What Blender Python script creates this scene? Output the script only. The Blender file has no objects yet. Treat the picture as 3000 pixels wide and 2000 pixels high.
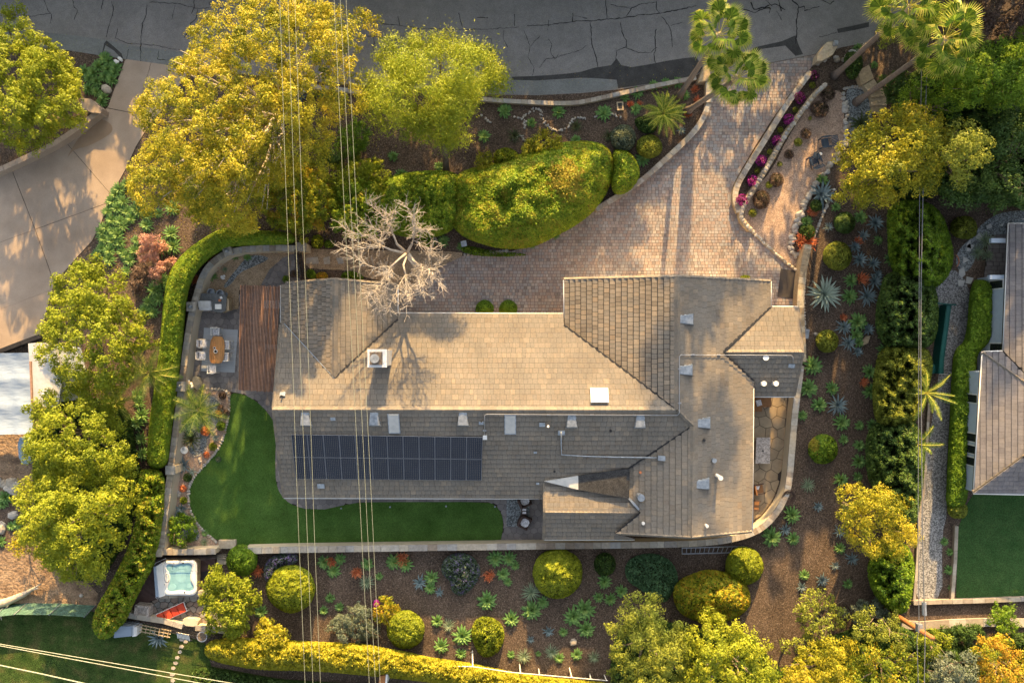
import bpy, math, random
import numpy as np
from mathutils import Vector, Matrix
random.seed(7)
RNG = np.random.RandomState(11)
R = math.radians
S = bpy.context.scene
COL = S.collection
H = 47.6            # camera height over the ground, metres
PXM = 42.0          # photograph pixels per metre on the ground

# ------------------------------------------------------------ camera, sky, sun
cam = bpy.data.objects.new('camera', bpy.data.cameras.new('camera'))
COL.objects.link(cam); cam.location = (0, 0, H)
cam.data.lens = 24; cam.data.sensor_width = 36; cam.data.clip_end = 2000
S.camera = cam
SUN_EL = R(20.3); SUN_AZ = R(5.5)
world = bpy.data.worlds.new('World'); S.world = world; world.use_nodes = True
wn = world.node_tree; wn.nodes.clear()
sky = wn.nodes.new('ShaderNodeTexSky'); sky.sky_type = 'NISHITA'; sky.sun_disc = False
sky.sun_elevation = SUN_EL; sky.sun_rotation = SUN_AZ; sky.air_density = 1.0; sky.dust_density = 4.0; sky.ozone_density = 0.3
bg = wn.nodes.new('ShaderNodeBackground'); bg.inputs[1].default_value = 0.11
wo = wn.nodes.new('ShaderNodeOutputWorld')
hs = wn.nodes.new('ShaderNodeHueSaturation'); hs.inputs['Saturation'].default_value = .55
wn.links.new(sky.outputs[0], hs.inputs['Color']); wn.links.new(hs.outputs[0], bg.inputs[0]); wn.links.new(bg.outputs[0], wo.inputs[0])
sun = bpy.data.objects.new('sun', bpy.data.lights.new('sun', 'SUN')); COL.objects.link(sun)
sun.data.energy = 5.0; sun.data.angle = R(0.6); sun.data.color = (1.0, 0.635, 0.25)
sd = Vector((math.sin(SUN_AZ)*math.cos(SUN_EL), math.cos(SUN_AZ)*math.cos(SUN_EL), math.sin(SUN_EL)))
sun.rotation_euler = sd.to_track_quat('Z', 'Y').to_euler(); sun.location = (10, 60, 40)
S.view_settings.view_transform = 'Standard'; S.view_settings.look = 'None'
S.view_settings.exposure = 1.62; S.view_settings.gamma = 1.0; S.view_settings.use_curve_mapping = False

# ------------------------------------------------------------ helpers
def W(px, py, z=0.0):
    k = (1 - z / H) / PXM
    return ((px - 1500) * k, (1000 - py) * k, z)
def W2(px, py, z=0.0):
    return W(px, py, z)[:2]
def unlist(a): return [tuple(p) for p in a]

def pm(name, cols, rough=.85, tone=False, n=(3, .25), v=None, bump=None, spec=.3, metal=0, transl=0, stretch=None, n2=None, speck=None):
    m = bpy.data.materials.new(name); m.use_nodes = True
    t = m.node_tree; N = t.nodes; L = t.links
    b = N['Principled BSDF']; out = N['Material Output']
    b.inputs['Roughness'].default_value = rough; b.inputs['Metallic'].default_value = metal
    b.inputs['Specular IOR Level'].default_value = spec
    tc = N.new('ShaderNodeNewGeometry'); src = tc.outputs['Position']
    if stretch:
        mp = N.new('ShaderNodeMapping'); mp.inputs['Scale'].default_value = stretch; L.new(src, mp.inputs[0]); src = mp.outputs[0]
    nz = N.new('ShaderNodeTexNoise'); nz.inputs['Scale'].default_value = n[0]; nz.inputs['Detail'].default_value = 5; L.new(src, nz.inputs['Vector'])
    rp = N.new('ShaderNodeValToRGB')
    els = rp.color_ramp.elements
    while len(els) < len(cols): els.new(.5)
    for i, c in enumerate(cols):
        els[i].position = i / max(1, len(cols) - 1) if tone else .3 + .4 * i / max(1, len(cols) - 1)
        els[i].color = (*c, 1)
    if tone:
        at = N.new('ShaderNodeAttribute'); at.attribute_name = 'tone'; L.new(at.outputs['Fac'], rp.inputs[0])
    else:
        L.new(nz.outputs['Fac'], rp.inputs[0])
    cur = rp.outputs[0]
    def mul(cur, fac_out, lo, hi):
        mr = N.new('ShaderNodeMapRange'); mr.inputs['From Min'].default_value = .25; mr.inputs['From Max'].default_value = .75
        mr.inputs['To Min'].default_value = lo; mr.inputs['To Max'].default_value = hi; L.new(fac_out, mr.inputs['Value'])
        vm = N.new('ShaderNodeVectorMath'); vm.operation = 'SCALE'; L.new(cur, vm.inputs[0]); L.new(mr.outputs[0], vm.inputs['Scale'])
        return vm.outputs[0]
    if tone: cur = mul(cur, nz.outputs['Fac'], 1 - n[1], 1 + n[1])
    if n2:
        z2 = N.new('ShaderNodeTexNoise'); z2.inputs['Scale'].default_value = n2[0]; z2.inputs['Detail'].default_value = 4; L.new(src, z2.inputs['Vector'])
        cur = mul(cur, z2.outputs['Fac'], 1 - n2[1], 1 + n2[1])
    if v:
        vo = N.new('ShaderNodeTexVoronoi'); vo.inputs['Scale'].default_value = v[0]; L.new(src, vo.inputs['Vector'])
        sp = N.new('ShaderNodeSeparateColor'); L.new(vo.outputs['Color'], sp.inputs[0])
        cur = mul(cur, sp.outputs[0], 1 - v[1], 1 + v[1])
    if speck:   # (scale, threshold, colour): sparse light flecks
        vo = N.new('ShaderNodeTexVoronoi'); vo.inputs['Scale'].default_value = speck[0]; L.new(src, vo.inputs['Vector'])
        sp = N.new('ShaderNodeSeparateColor'); L.new(vo.outputs['Color'], sp.inputs[0])
        gt = N.new('ShaderNodeMath'); gt.operation = 'GREATER_THAN'; gt.inputs[1].default_value = speck[1]; L.new(sp.outputs[1], gt.inputs[0])
        mx = N.new('ShaderNodeMix'); mx.data_type = 'RGBA'; L.new(gt.outputs[0], mx.inputs[0]); L.new(cur, mx.inputs[6]); mx.inputs[7].default_value = (*speck[2], 1)
        cur = mx.outputs[2]
    L.new(cur, b.inputs['Base Color'])
    if bump:
        bn = N.new('ShaderNodeTexNoise'); bn.inputs['Scale'].default_value = bump[0]; bn.inputs['Detail'].default_value = 4; L.new(src, bn.inputs['Vector'])
        bp = N.new('ShaderNodeBump'); bp.inputs['Strength'].default_value = bump[1]; bp.inputs['Distance'].default_value = bump[2]
        L.new(bn.outputs['Fac'], bp.inputs['Height']); L.new(bp.outputs[0], b.inputs['Normal'])
    if transl:
        tr = N.new('ShaderNodeBsdfTranslucent'); ms = N.new('ShaderNodeMixShader'); ms.inputs[0].default_value = transl
        L.new(cur, tr.inputs[0]); L.new(b.outputs[0], ms.inputs[1]); L.new(tr.outputs[0], ms.inputs[2]); L.new(ms.outputs[0], out.inputs[0])
    return m

class Geo:
    def __init__(s): s.v = []; s.f = []; s.t = []; s.mi = []
    def add(s, verts, faces, tone=.5, mi=0):
        o = len(s.v); s.v += [tuple(p) for p in verts]
        for f in faces: s.f.append(tuple(i + o for i in f)); s.t.append(tone); s.mi.append(mi)
        return s
    def prism(s, poly, z0, z1, tone=.5, bottom=False, mi=0):
        n = len(poly)
        a = sum(poly[i][0]*poly[(i+1) % n][1]-poly[(i+1) % n][0]*poly[i][1] for i in range(n))
        if a < 0: poly = poly[::-1]
        f0 = z0 if callable(z0) else (lambda x, y: z0); f1 = z1 if callable(z1) else (lambda x, y: z1)
        vs = [(x, y, f0(x, y)) for x, y in poly] + [(x, y, f1(x, y)) for x, y in poly]
        fs = [tuple(range(n, 2*n))] + [(i, (i+1) % n, n+(i+1) % n, n+i) for i in range(n)]
        if bottom: fs.append(tuple(range(n-1, -1, -1)))
        return s.add(vs, fs, tone, mi)
    def box(s, c, d, rz=0, tone=.5, mi=0, tilt=None):
        hx, hy, hz = d[0]/2, d[1]/2, d[2]/2
        M = Matrix.Rotation(rz, 3, 'Z')
        if tilt: M = M @ Matrix.Rotation(tilt[1], 3, tilt[0])
        vs = [Vector(c) + M @ Vector((x*hx, y*hy, z*hz)) for z in (-1, 1) for x, y in ((-1, -1), (1, -1), (1, 1), (-1, 1))]
        return s.add(vs, [(3, 2, 1, 0), (4, 5, 6, 7), (0, 1, 5, 4), (1, 2, 6, 5), (2, 3, 7, 6), (3, 0, 4, 7)], tone, mi)
    def tube(s, pts, rad, seg=6, tone=.5, cap=True, mi=0):
        pts = [Vector(p) for p in pts]; n = len(pts)
        rad = rad if isinstance(rad, (list, tuple)) else [rad]*n
        vs = []
        for i, p in enumerate(pts):
            d = (pts[min(i+1, n-1)] - pts[max(i-1, 0)]).normalized()
            up = Vector((0, 0, 1)) if abs(d.z) < .9 else Vector((1, 0, 0))
            a = d.cross(up).normalized(); b = a.cross(d)
            vs += [p + (a*math.cos(2*math.pi*k/seg) + b*math.sin(2*math.pi*k/seg))*rad[i] for k in range(seg)]
        fs = [(i*seg+k, i*seg+(k+1) % seg, (i+1)*seg+(k+1) % seg, (i+1)*seg+k) for i in range(n-1) for k in range(seg)]
        fs = [f[::-1] for f in fs]
        if cap: fs += [tuple(range(seg)), tuple(range(n*seg-1, (n-1)*seg-1, -1))]
        return s.add(vs, fs, tone, mi)
    def cyl(s, c, r, z0, z1, seg=16, tone=.5, r2=None, mi=0):
        r2 = r if r2 is None else r2
        vs = [(c[0]+r*math.cos(2*math.pi*k/seg), c[1]+r*math.sin(2*math.pi*k/seg), z0) for k in range(seg)] + [(c[0]+r2*math.cos(2*math.pi*k/seg), c[1]+r2*math.sin(2*math.pi*k/seg), z1) for k in range(seg)]
        return s.add(vs, [(k, (k+1) % seg, seg+(k+1) % seg, seg+k) for k in range(seg)] + [tuple(range(seg, 2*seg)), tuple(range(seg-1, -1, -1))], tone, mi)
    def rock(s, c, r, tone=.5, flat=.6, seg=7, rnd=random, mi=0):
        ph = rnd.random()*6.3; a = rnd.uniform(.75, 1.25); rot = rnd.random()*3.14
        rings = [(1.0, -.3), (1.0, .25), (.72, .72), (.3, .95)]
        vs = []
        jit = [rnd.uniform(.86, 1.12) for _ in range(seg)]
        for rr, zz in rings:
            for k in range(seg):
                t = ph+2*math.pi*k/seg; x = rr*math.cos(t)*a*jit[k]*r; y = rr*math.sin(t)/a*jit[k]*r
                vs.append((c[0]+x*math.cos(rot)-y*math.sin(rot), c[1]+x*math.sin(rot)+y*math.cos(rot), c[2]+zz*r*flat))
        fs = [(i*seg+k, i*seg+(k+1) % seg, (i+1)*seg+(k+1) % seg, (i+1)*seg+k) for i in range(3) for k in range(seg)]
        fs.append(tuple(range(3*seg, 4*seg)))
        return s.add(vs, fs, tone, mi)
    def mesh(s, name, mats, off=(0, 0, 0), smooth=False):
        me = bpy.data.meshes.new(name)
        me.from_pydata([(x-off[0], y-off[1], z-off[2]) for x, y, z in s.v], [], s.f)
        a = me.attributes.new('tone', 'FLOAT', 'FACE'); a.data.foreach_set('value', s.t)
        for m in (mats if isinstance(mats, (list, tuple)) else [mats]): me.materials.append(m)
        me.polygons.foreach_set('material_index', s.mi)
        if smooth: me.polygons.foreach_set('use_smooth', [True]*len(s.f))
        me.update(); return me

def tag(o, label=None, cat=None, group=None, kind=None):
    if label: o['label'] = label
    if cat: o['category'] = cat
    if group: o['group'] = group
    if kind: o['kind'] = kind
    return o
WL = {}
def thing(name, label, cat, loc=(0, 0, 0), group=None, rz=0):
    o = bpy.data.objects.new(name, None); COL.objects.link(o); o.location = loc; o.rotation_euler.z = rz
    o.empty_display_size = .3; WL[o] = Vector(loc); return tag(o, label, cat, group)
def obj(name, me, parent=None, loc=None):
    o = bpy.data.objects.new(name, me); COL.objects.link(o)
    if parent: o.parent = parent
    if loc is not None: o.location = loc
    return o
def part(name, geo, mat, parent, local=False, smooth=False):
    """geo is in world coordinates (or local ones when local)"""
    off = (0, 0, 0) if local else WL[parent]
    o = obj(name, geo.mesh(name, mat, off, smooth), parent); WL[o] = Vector(off) if not local else Vector((0, 0, 0)); return o
def single(name, geo, mat, label, cat, loc=None, group=None, smooth=False, local=False):
    if loc is None:
        xs = [p[0] for p in geo.v]; ys = [p[1] for p in geo.v]; zs = [p[2] for p in geo.v]
        loc = (sum(xs)/len(xs), sum(ys)/len(ys), min(zs))
    o = obj(name, geo.mesh(name, mat, (0, 0, 0) if local else loc, smooth), None, loc); WL[o] = Vector(loc); return tag(o, label, cat, group)
def struct(name, geo, mat, smooth=False):
    o = obj(name, geo.mesh(name, mat, (0, 0, 0), smooth)); WL[o] = Vector((0, 0, 0)); return tag(o, kind='structure')

def clip_half(poly, px, py, nx, ny):
    out = []; n = len(poly)
    for i in range(n):
        a = poly[i]; b = poly[(i+1) % n]
        da = (a[0]-px)*nx+(a[1]-py)*ny; db = (b[0]-px)*nx+(b[1]-py)*ny
        if da >= 0: out.append(a)
        if (da >= 0) != (db >= 0):
            t = da/(da-db); out.append((a[0]+(b[0]-a[0])*t, a[1]+(b[1]-a[1])*t))
    return out
def area(p): return abs(sum(p[i][0]*p[(i+1) % len(p)][1]-p[(i+1) % len(p)][0]*p[i][1] for i in range(len(p))))/2
def clip_cell(region, cell):
    a = sum(cell[i][0]*cell[(i+1) % len(cell)][1]-cell[(i+1) % len(cell)][0]*cell[i][1] for i in range(len(cell)))
    if a < 0: cell = cell[::-1]
    out = region
    for i in range(len(cell)):
        x0, y0 = cell[i]; x1, y1 = cell[(i+1) % len(cell)]
        out = clip_half(out, x0, y0, -(y1-y0), x1-x0)
        if len(out) < 3: return None
    ded = []
    for p in out:
        if not ded or abs(p[0]-ded[-1][0])+abs(p[1]-ded[-1][1]) > .004: ded.append(p)
    return ded if len(ded) > 2 and area(ded) > .18*area(cell) else None
def inset(poly, d):
    cx = sum(p[0] for p in poly)/len(poly); cy = sum(p[1] for p in poly)/len(poly); o = []
    for x, y in poly:
        l = math.hypot(x-cx, y-cy) or 1; k = max(0, 1-d*1.4/l); o.append((cx+(x-cx)*k, cy+(y-cy)*k))
    return o
def pip(X, Y, poly):
    ins = np.zeros(len(X), bool); n = len(poly)
    for i in range(n):
        x0, y0 = poly[i]; x1, y1 = poly[(i+1) % n]
        if y0 == y1: continue
        c = ((y0 > Y) != (y1 > Y)) & (X < (x1-x0)*(Y-y0)/(y1-y0)+x0); ins ^= c
    return ins
def edist(X, Y, poly):
    best = np.full(len(X), 1e9); nx = np.zeros(len(X)); ny = np.zeros(len(X)); n = len(poly)
    for i in range(n):
        x0, y0 = poly[i]; x1, y1 = poly[(i+1) % n]; dx, dy = x1-x0, y1-y0; L2 = dx*dx+dy*dy or 1
        t = np.clip(((X-x0)*dx+(Y-y0)*dy)/L2, 0, 1); qx = x0+t*dx; qy = y0+t*dy
        d = np.hypot(X-qx, Y-qy); m = d < best; best[m] = d[m]; nx[m] = qx[m]; ny[m] = qy[m]
    return best, nx, ny
def smooth_poly(p, it=2, closed=True):
    for _ in range(it):
        q = []; n = len(p)
        for i in range(n if closed else n-1):
            a = p[i]; b = p[(i+1) % n]
            q += [(a[0]*.75+b[0]*.25, a[1]*.75+b[1]*.25), (a[0]*.25+b[0]*.75, a[1]*.25+b[1]*.75)]
        if not closed: q = [p[0]]+q+[p[-1]]
        p = q
    return p
def pxpoly(p, z=0): return [W2(x, y, z) for x, y in p]
def brick_cells(x0, y0, x1, y1, h, w0, w1, rnd, rot=0):
    cells = []; y = y0; c, s = math.cos(rot), math.sin(rot)
    while y < y1:
        x = x0 - rnd.random()*w1
        while x < x1:
            w = rnd.uniform(w0, w1)
            q = [(x, y), (x+w, y), (x+w, y+h), (x, y+h)]
            cells.append([(a*c-b*s, a*s+b*c) for a, b in q]); x += w
        y += h
    return cells
def hex_cells(x0, y0, x1, y1, r, jit, seed):
    def hv(x, y):
        k = (round(x*7)*73856093 ^ round(y*7)*19349663 ^ seed) & 0xffffff; q = random.Random(k)
        return (x+q.uniform(-jit, jit)*r, y+q.uniform(-jit, jit)*r)
    cells = []; dx = r*math.sqrt(3); j = 0; y = y0
    while y < y1+r:
        x = x0 + (dx/2 if j % 2 else 0)
        while x < x1+dx:
            cells.append([hv(x+r*math.sin(k*math.pi/3), y+r*math.cos(k*math.pi/3)) for k in range(6)]); x += dx
        y += r*1.5; j += 1
    return cells
def emit_pieces(name, pieces, mat, parent, cap=300, field=None):
    """pieces: Geo list; the largest become parts, the rest one stuff part"""
    order = sorted(pieces, key=lambda g: -g[0])
    for i, (a, g) in enumerate(order[:cap]):
        o = part(name, g, mat, parent)
    if len(order) > cap:
        G = Geo()
        for a, g in order[cap:]:
            k = len(G.v); G.v += g.v; G.f += [tuple(i+k for i in f) for f in g.f]; G.t += g.t; G.mi += g.mi
        tag(part(field or name+'_field', G, mat, parent), kind='stuff')

# ------------------------------------------------------------ foliage (numpy)
def leaf_mesh(name, P, Nn, size, aspect, tone, mats, off=(0, 0, 0), core=None, rs=RNG, jit=.5, fold=.18, up=0):
    n = len(P)
    Nn = Nn + rs.normal(0, jit, (n, 3)); Nn /= np.linalg.norm(Nn, axis=1)[:, None]+1e-9
    T = rs.normal(0, 1, (n, 3)); T[:, 2] += up; T -= (T*Nn).sum(1)[:, None]*Nn; T /= np.linalg.norm(T, axis=1)[:, None]+1e-9
    B = np.cross(Nn, T)
    sz = size*rs.uniform(.6, 1.25, n)[:, None]
    v = np.empty((n, 4, 3))
    v[:, 0] = P - T*sz*.5; v[:, 2] = P + T*sz*.5 - Nn*sz*fold*.6
    v[:, 1] = P + B*sz*aspect*.5 + Nn*sz*fold*.4; v[:, 3] = P - B*sz*aspect*.5 + Nn*sz*fold*.4
    V = v.reshape(-1, 3) - np.array(off)
    F = np.arange(n*4, dtype=np.int32); nf = n; MI = np.zeros(n, np.int32); TN = np.asarray(tone)
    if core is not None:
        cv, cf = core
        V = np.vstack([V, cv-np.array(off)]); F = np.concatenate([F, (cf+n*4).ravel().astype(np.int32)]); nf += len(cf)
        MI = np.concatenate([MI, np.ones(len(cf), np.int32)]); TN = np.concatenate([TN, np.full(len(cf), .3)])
    me = bpy.data.meshes.new(name); me.vertices.add(len(V)); me.vertices.foreach_set('co', V.astype(np.float32).ravel())
    me.loops.add(len(F)); me.loops.foreach_set('vertex_index', F)
    me.polygons.add(nf); me.polygons.foreach_set('loop_start', np.arange(0, nf*4, 4, dtype=np.int32))
    a = me.attributes.new('tone', 'FLOAT', 'FACE'); a.data.foreach_set('value', TN.astype(np.float32))
    for m in mats: me.materials.append(m)
    me.polygons.foreach_set('material_index', MI)
    me.update(calc_edges=True); return me
def to_world(PX, PY, Z):
    k = (1-Z/H)/PXM
    return np.stack([(PX-1500)*k, (1000-PY)*k, Z], 1)
def sample_poly(poly, n, rs=RNG):
    xs = [p[0] for p in poly]; ys = [p[1] for p in poly]; X = np.zeros(0); Y = np.zeros(0)
    while len(X) < n:
        x = rs.uniform(min(xs), max(xs), n*2); y = rs.uniform(min(ys), max(ys), n*2); m = pip(x, y, poly)
        X = np.concatenate([X, x[m]]); Y = np.concatenate([Y, y[m]])
    return X[:n], Y[:n]
def snoise(X, Y, sc, seed):
    r = np.random.RandomState(seed); o = np.zeros(len(X))
    for k in range(2):
        g = r.uniform(-1, 1, (64, 64)); a = r.uniform(0, 6.28); f = (1.6, 3.7)[k]/sc
        U = (X*math.cos(a)+Y*math.sin(a))*f+1e4; V = (Y*math.cos(a)-X*math.sin(a))*f+1e4
        i = np.floor(U).astype(int); j = np.floor(V).astype(int); u = U-i; v = V-j; u = u*u*(3-2*u); v = v*v*(3-2*v)
        o += (g[i % 64, j % 64]*(1-u)*(1-v)+g[(i+1) % 64, j % 64]*u*(1-v)+g[i % 64, (j+1) % 64]*(1-u)*v+g[(i+1) % 64, (j+1) % 64]*u*v)*(1.5, .8)[k]
    return o
NT = [0]
def hedge(name, label, cat, outline, zt, w, mats, leaf=.14, cover=2.2, bump=.12, bsc=40, zb=0, group=None, aspect=.6, jit=.55, smooth=2, tone=(.5, .22), jitz=.05, spot=None):
    """dense shrub or clipped hedge: leaves on a rounded heightfield over an inner body; outline in photo pixels"""
    NT[0] += 1; seed = NT[0]*17
    poly = smooth_poly(outline, smooth) if smooth else outline
    A = area(poly)/PXM**2; wpx = w*PXM
    n = int(1.5*A*cover/(leaf*leaf*aspect*.5)*(1+.5*zt/max(w, .3)*.3))
    X, Y = sample_poly(poly, n)
    d, qx, qy = edist(X, Y, poly)
    # push part of the leaves to the flanks
    pull = RNG.rand(n) < .3; f = RNG.rand(n)
    X = np.where(pull & (d < wpx*1.6), qx+(X-qx)*f*.5, X); Y = np.where(pull & (d < wpx*1.6), qy+(Y-qy)*f*.5, Y)
    d, qx, qy = edist(X, Y, poly)
    t = np.clip(d/wpx, 0, 1); prof = np.sqrt(np.clip(1-(1-t)**2, 0, 1))
    nb = snoise(X, Y, bsc, seed); nb2 = snoise(X, Y, bsc*.35, seed+1)
    Z = zb+(zt-zb)*prof*(1+bump*nb*.6) + bump*.5*nb2*prof*.6 + RNG.normal(0, jitz, n) + (RNG.rand(n) < .06)*RNG.exponential(.16, n)*prof
    Z = np.maximum(Z, .03)
    P = to_world(X, Y, Z)
    ox = (qx-X)/(d+1e-6); oy = -(qy-Y)/(d+1e-6); c = (1-t)
    e = 3.0; gx = (snoise(X+e, Y, bsc*.5, seed)-snoise(X-e, Y, bsc*.5, seed)); gy = -(snoise(X, Y+e, bsc*.5, seed)-snoise(X, Y-e, bsc*.5, seed))
    N3 = np.stack([ox*c-gx*bump*4, oy*c-gy*bump*4, prof+.15], 1); N3 /= np.linalg.norm(N3, axis=1)[:, None]
    tn = np.clip(tone[0]+tone[1]*(nb2*.5)+RNG.normal(0, tone[1]*.7, n), 0, 1)
    if spot is not None:
        q = np.hypot(X-spot[0], Y-spot[1])/spot[2]+snoise(X, Y, 14, seed+5)*.35; tn = np.where(q < 1, np.clip(.95+RNG.normal(0, .12, n), 0, 1), tn)
    # inner body
    xs = [p[0] for p in poly]; ys = [p[1] for p in poly]; st = 7
    gx_ = np.arange(min(xs), max(xs)+st, st); gy_ = np.arange(min(ys), max(ys)+st, st)
    GX, GY = np.meshgrid(gx_, gy_); sh = GX.shape; gX = GX.ravel(); gY = GY.ravel()
    ins = pip(gX, gY, poly); dd, _, _ = edist(gX, gY, poly); tt = np.clip((dd-3)/wpx, 0, 1)*ins
    gz = zb*ins+(zt-zb)*np.sqrt(np.clip(1-(1-tt)**2, 0, 1))*(1+bump*snoise(gX, gY, bsc, seed)*.6)-.14
    CV = to_world(gX, gY, np.maximum(gz, -.15)); idx = np.arange(len(gX)).reshape(sh); iv = ins.reshape(sh)
    q = np.stack([idx[:-1, :-1], idx[1:, :-1], idx[1:, 1:], idx[:-1, 1:]], -1).reshape(-1, 4)
    k = (iv[:-1, :-1] | iv[1:, 1:] | iv[1:, :-1] | iv[:-1, 1:]).ravel(); q = q[k]
    cx = sum(xs)/len(xs); cy = sum(ys)/len(ys); loc = W(cx, cy, 0)
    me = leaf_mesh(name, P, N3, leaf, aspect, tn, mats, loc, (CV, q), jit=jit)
    o = obj(name, me, None, loc); WL[o] = Vector(loc); tag(o, label, cat, group); return o
def circ(cx, cy, r, ry=None, n=18, wob=.04):
    ry = ry or r
    return [(cx+r*math.cos(2*math.pi*k/n)*(1+random.uniform(-wob, wob)), cy+ry*math.sin(2*math.pi*k/n)*(1+random.uniform(-wob, wob))) for k in range(n)]
def crown_geo(outline, zb, zt, rc, mats, loc, leaf=.16, aspect=.5, dens=2.2, space=.8, tone=(.5, .2), flat=.7, jit=.42, smooth=1, low=.35, rim=1.0, up=0, fuzz=.05):
    poly = smooth_poly(outline, smooth); A = area(poly)/PXM**2
    space = 1.3+.5*space; nc = max(3, int(A/(rc*rc*space)))
    X, Y = sample_poly(poly, nc*6); d, _, _ = edist(X, Y, poly)
    keep = d > rc*PXM*.3*rim; X, Y, d = X[keep], Y[keep], d[keep]
    cx, cy, cd = [], [], []  # clump centres kept apart from each other
    md = rc*PXM*math.sqrt(space)*1.12
    for x, y, q in zip(X, Y, d):
        if len(cx) >= nc: break
        if all((x-a)**2+(y-b)**2 > (md*.75)**2 for a, b in zip(cx, cy)): cx.append(x); cy.append(y); cd.append(q)
    cx, cy, cd = map(np.array, (cx, cy, cd)); dm = max(cd.max(), 1)
    z = zb+(zt-zb)*np.sqrt(np.clip(1-(1-np.clip(cd/dm*1.25, 0, 1))**2, 0, 1))+RNG.normal(0, rc*.75, len(cx))
    # a lower, sparser set fills the inside
    nl = int(len(cx)*low)
    if nl:
        nl = int(nl*1.6); i = RNG.randint(0, len(cx), nl); cx = np.concatenate([cx, cx[i]+RNG.normal(0, rc*25, nl)]); cy = np.concatenate([cy, cy[i]+RNG.normal(0, rc*25, nl)])
        z = np.concatenate([z, z[i]-rc*RNG.uniform(1.2, 2.4, nl)])
    C = to_world(cx, cy, np.maximum(z, .3)); rr = rc*RNG.uniform(.55, 1.3, len(cx)); ct = RNG.normal(0, tone[1]*.6, len(cx))
    per = (dens*2*math.pi*rr**2/(leaf*leaf*aspect*.5)*.27).astype(int)+6
    ci = np.repeat(np.arange(len(cx)), per); n = len(ci)
    D = RNG.normal(0, 1, (n, 3)); D[:, 2] = np.where(RNG.rand(n) < .75, np.abs(D[:, 2]), D[:, 2]); D /= np.linalg.norm(D, axis=1)[:, None]
    NS = 7; SD = RNG.normal(0, 1, (len(cx), NS, 3)); SD[:, :, 2] = np.abs(SD[:, :, 2])*.8; SD /= np.linalg.norm(SD, axis=2)[:, :, None]
    sl = SD[ci, RNG.randint(0, NS, n)]; lump = 1
    rad = rr[ci]*(1-.35*RNG.rand(n)**2)*lump+RNG.exponential(rc*fuzz, n)
    P = C[ci]+(D*.46+sl*.72)*np.stack([rad, rad, rad*flat], 1); P[:, 2] = np.maximum(P[:, 2], .05)
    Nn = D*1.0; Nn[:, 2] += .25
    tn = np.clip(tone[0]+ct[ci]+RNG.normal(0, tone[1]*.6, n), 0, 1)
    return leaf_mesh('crown', P, Nn, leaf, aspect, tn, mats, loc, jit=jit, up=up), C, rr
def tree(name, label, outline, zb, zt, rc, mats, bark, base, trunk_r=.18, cat='tree', group=None, limbs=10, **kw):
    loc = W(base[0], base[1], 0)
    t = thing(name, label, cat, loc, group)
    me, C, rr = crown_geo(outline, zb, zt, rc, mats, loc, **kw)
    obj('crown', me, t)
    g = Geo(); cen = C.mean(0); p0 = Vector(loc); fork = p0.lerp(Vector(cen), .45); fork.z = max(.6, zb*.55)
    g.tube([p0-Vector((0, 0, .1)), p0.lerp(fork, .5)+Vector((random.uniform(-.1, .1), random.uniform(-.1, .1), 0)), fork], [trunk_r*1.3, trunk_r, trunk_r*.8], 8)
    part('trunk', g, bark, t, smooth=True)
    idx = sorted(range(len(C)), key=lambda i: random.random())[:limbs]
    for i in idx:
        e = Vector(C[i]); m = fork.lerp(e, .5)+Vector((random.uniform(-.3, .3), random.uniform(-.3, .3), .25)); g = Geo()
        g.tube([fork, m, e], [trunk_r*.55, trunk_r*.32, .03], 6); e2 = e+Vector((random.uniform(-.7, .7), random.uniform(-.7, .7), .25))
        g.tube([m, m.lerp(e2, .6)+Vector((.1, .1, .2)), e2], [trunk_r*.25, trunk_r*.15, .015], 5)
        part('limb', g, bark, t, smooth=True)
    return t
# ------------------------------------------------------------ materials
M = {}
M['mulch'] = pm('mulch', [(.058, .041, .031), (.095, .069, .051), (.145, .105, .077)], .95, n=(9, .4), v=(16, .30), bump=(22, .9, .05), n2=(.55, .34), speck=(26, .965, (.26, .21, .165)))
M['asphalt'] = pm('asphalt', [(.205, .196, .188), (.262, .250, .240)], .93, n=(.45, .2), v=(38, .16), bump=(60, .5, .01), n2=(2.2, .1))
M['asphalt_dark'] = pm('asphalt_dark', [(.045, .045, .045), (.072, .071, .07)], .9, n=(1.6, .2), v=(40, .2), bump=(50, .4, .01))
M['gutterpan'] = pm('gutterpan', [(.17, .18, .175), (.21, .22, .215)], .9, n=(.8, .2), v=(30, .12), bump=(50, .4, .01), n2=(5, .1))
M['crack'] = pm('crack', [(.014, .014, .015), (.025, .025, .026)], .8, n=(3, .2))
M['concrete_tan'] = pm('concrete_tan', [(.30, .235, .18), (.39, .315, .25)], .8, n=(.35, .2), v=(45, .07), bump=(40, .25, .01), n2=(1.1, .10))
M['rust'] = pm('rust_stain', [(.27, .19, .125), (.31, .225, .155)], .9, n=(1.5, .2))
M['joint'] = pm('joint', [(.03, .025, .022), (.05, .04, .035)], .95)
M['paver'] = pm('paver', [(.25, .245, .245), (.31, .275, .255), (.325, .25, .215), (.38, .34, .305), (.29, .28, .28), (.345, .27, .235), (.21, .185, .175)], .85, True, n=(14, .12), bump=(60, .4, .01), n2=(.5, .14))
M['paver_joint'] = pm('paver_joint', [(.10, .08, .065), (.15, .12, .10)], .95, n=(8, .2))
M['dg'] = pm('dg', [(.33, .235, .18), (.44, .325, .25)], .95, n=(2.2, .2), v=(22, .3), bump=(30, .8, .03), n2=(.5, .1))
M['dg_yellow'] = pm('dg_yellow', [(.30, .22, .14), (.40, .30, .20)], .95, n=(2, .2), v=(22, .25), bump=(30, .8, .03), n2=(.5, .1))
M['gravel_grey'] = pm('gravel_grey', [(.17, .17, .17), (.30, .30, .295)], .95, n=(9, .3), v=(15, .5), bump=(16, 1, .04), n2=(.6, .12))
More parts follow.
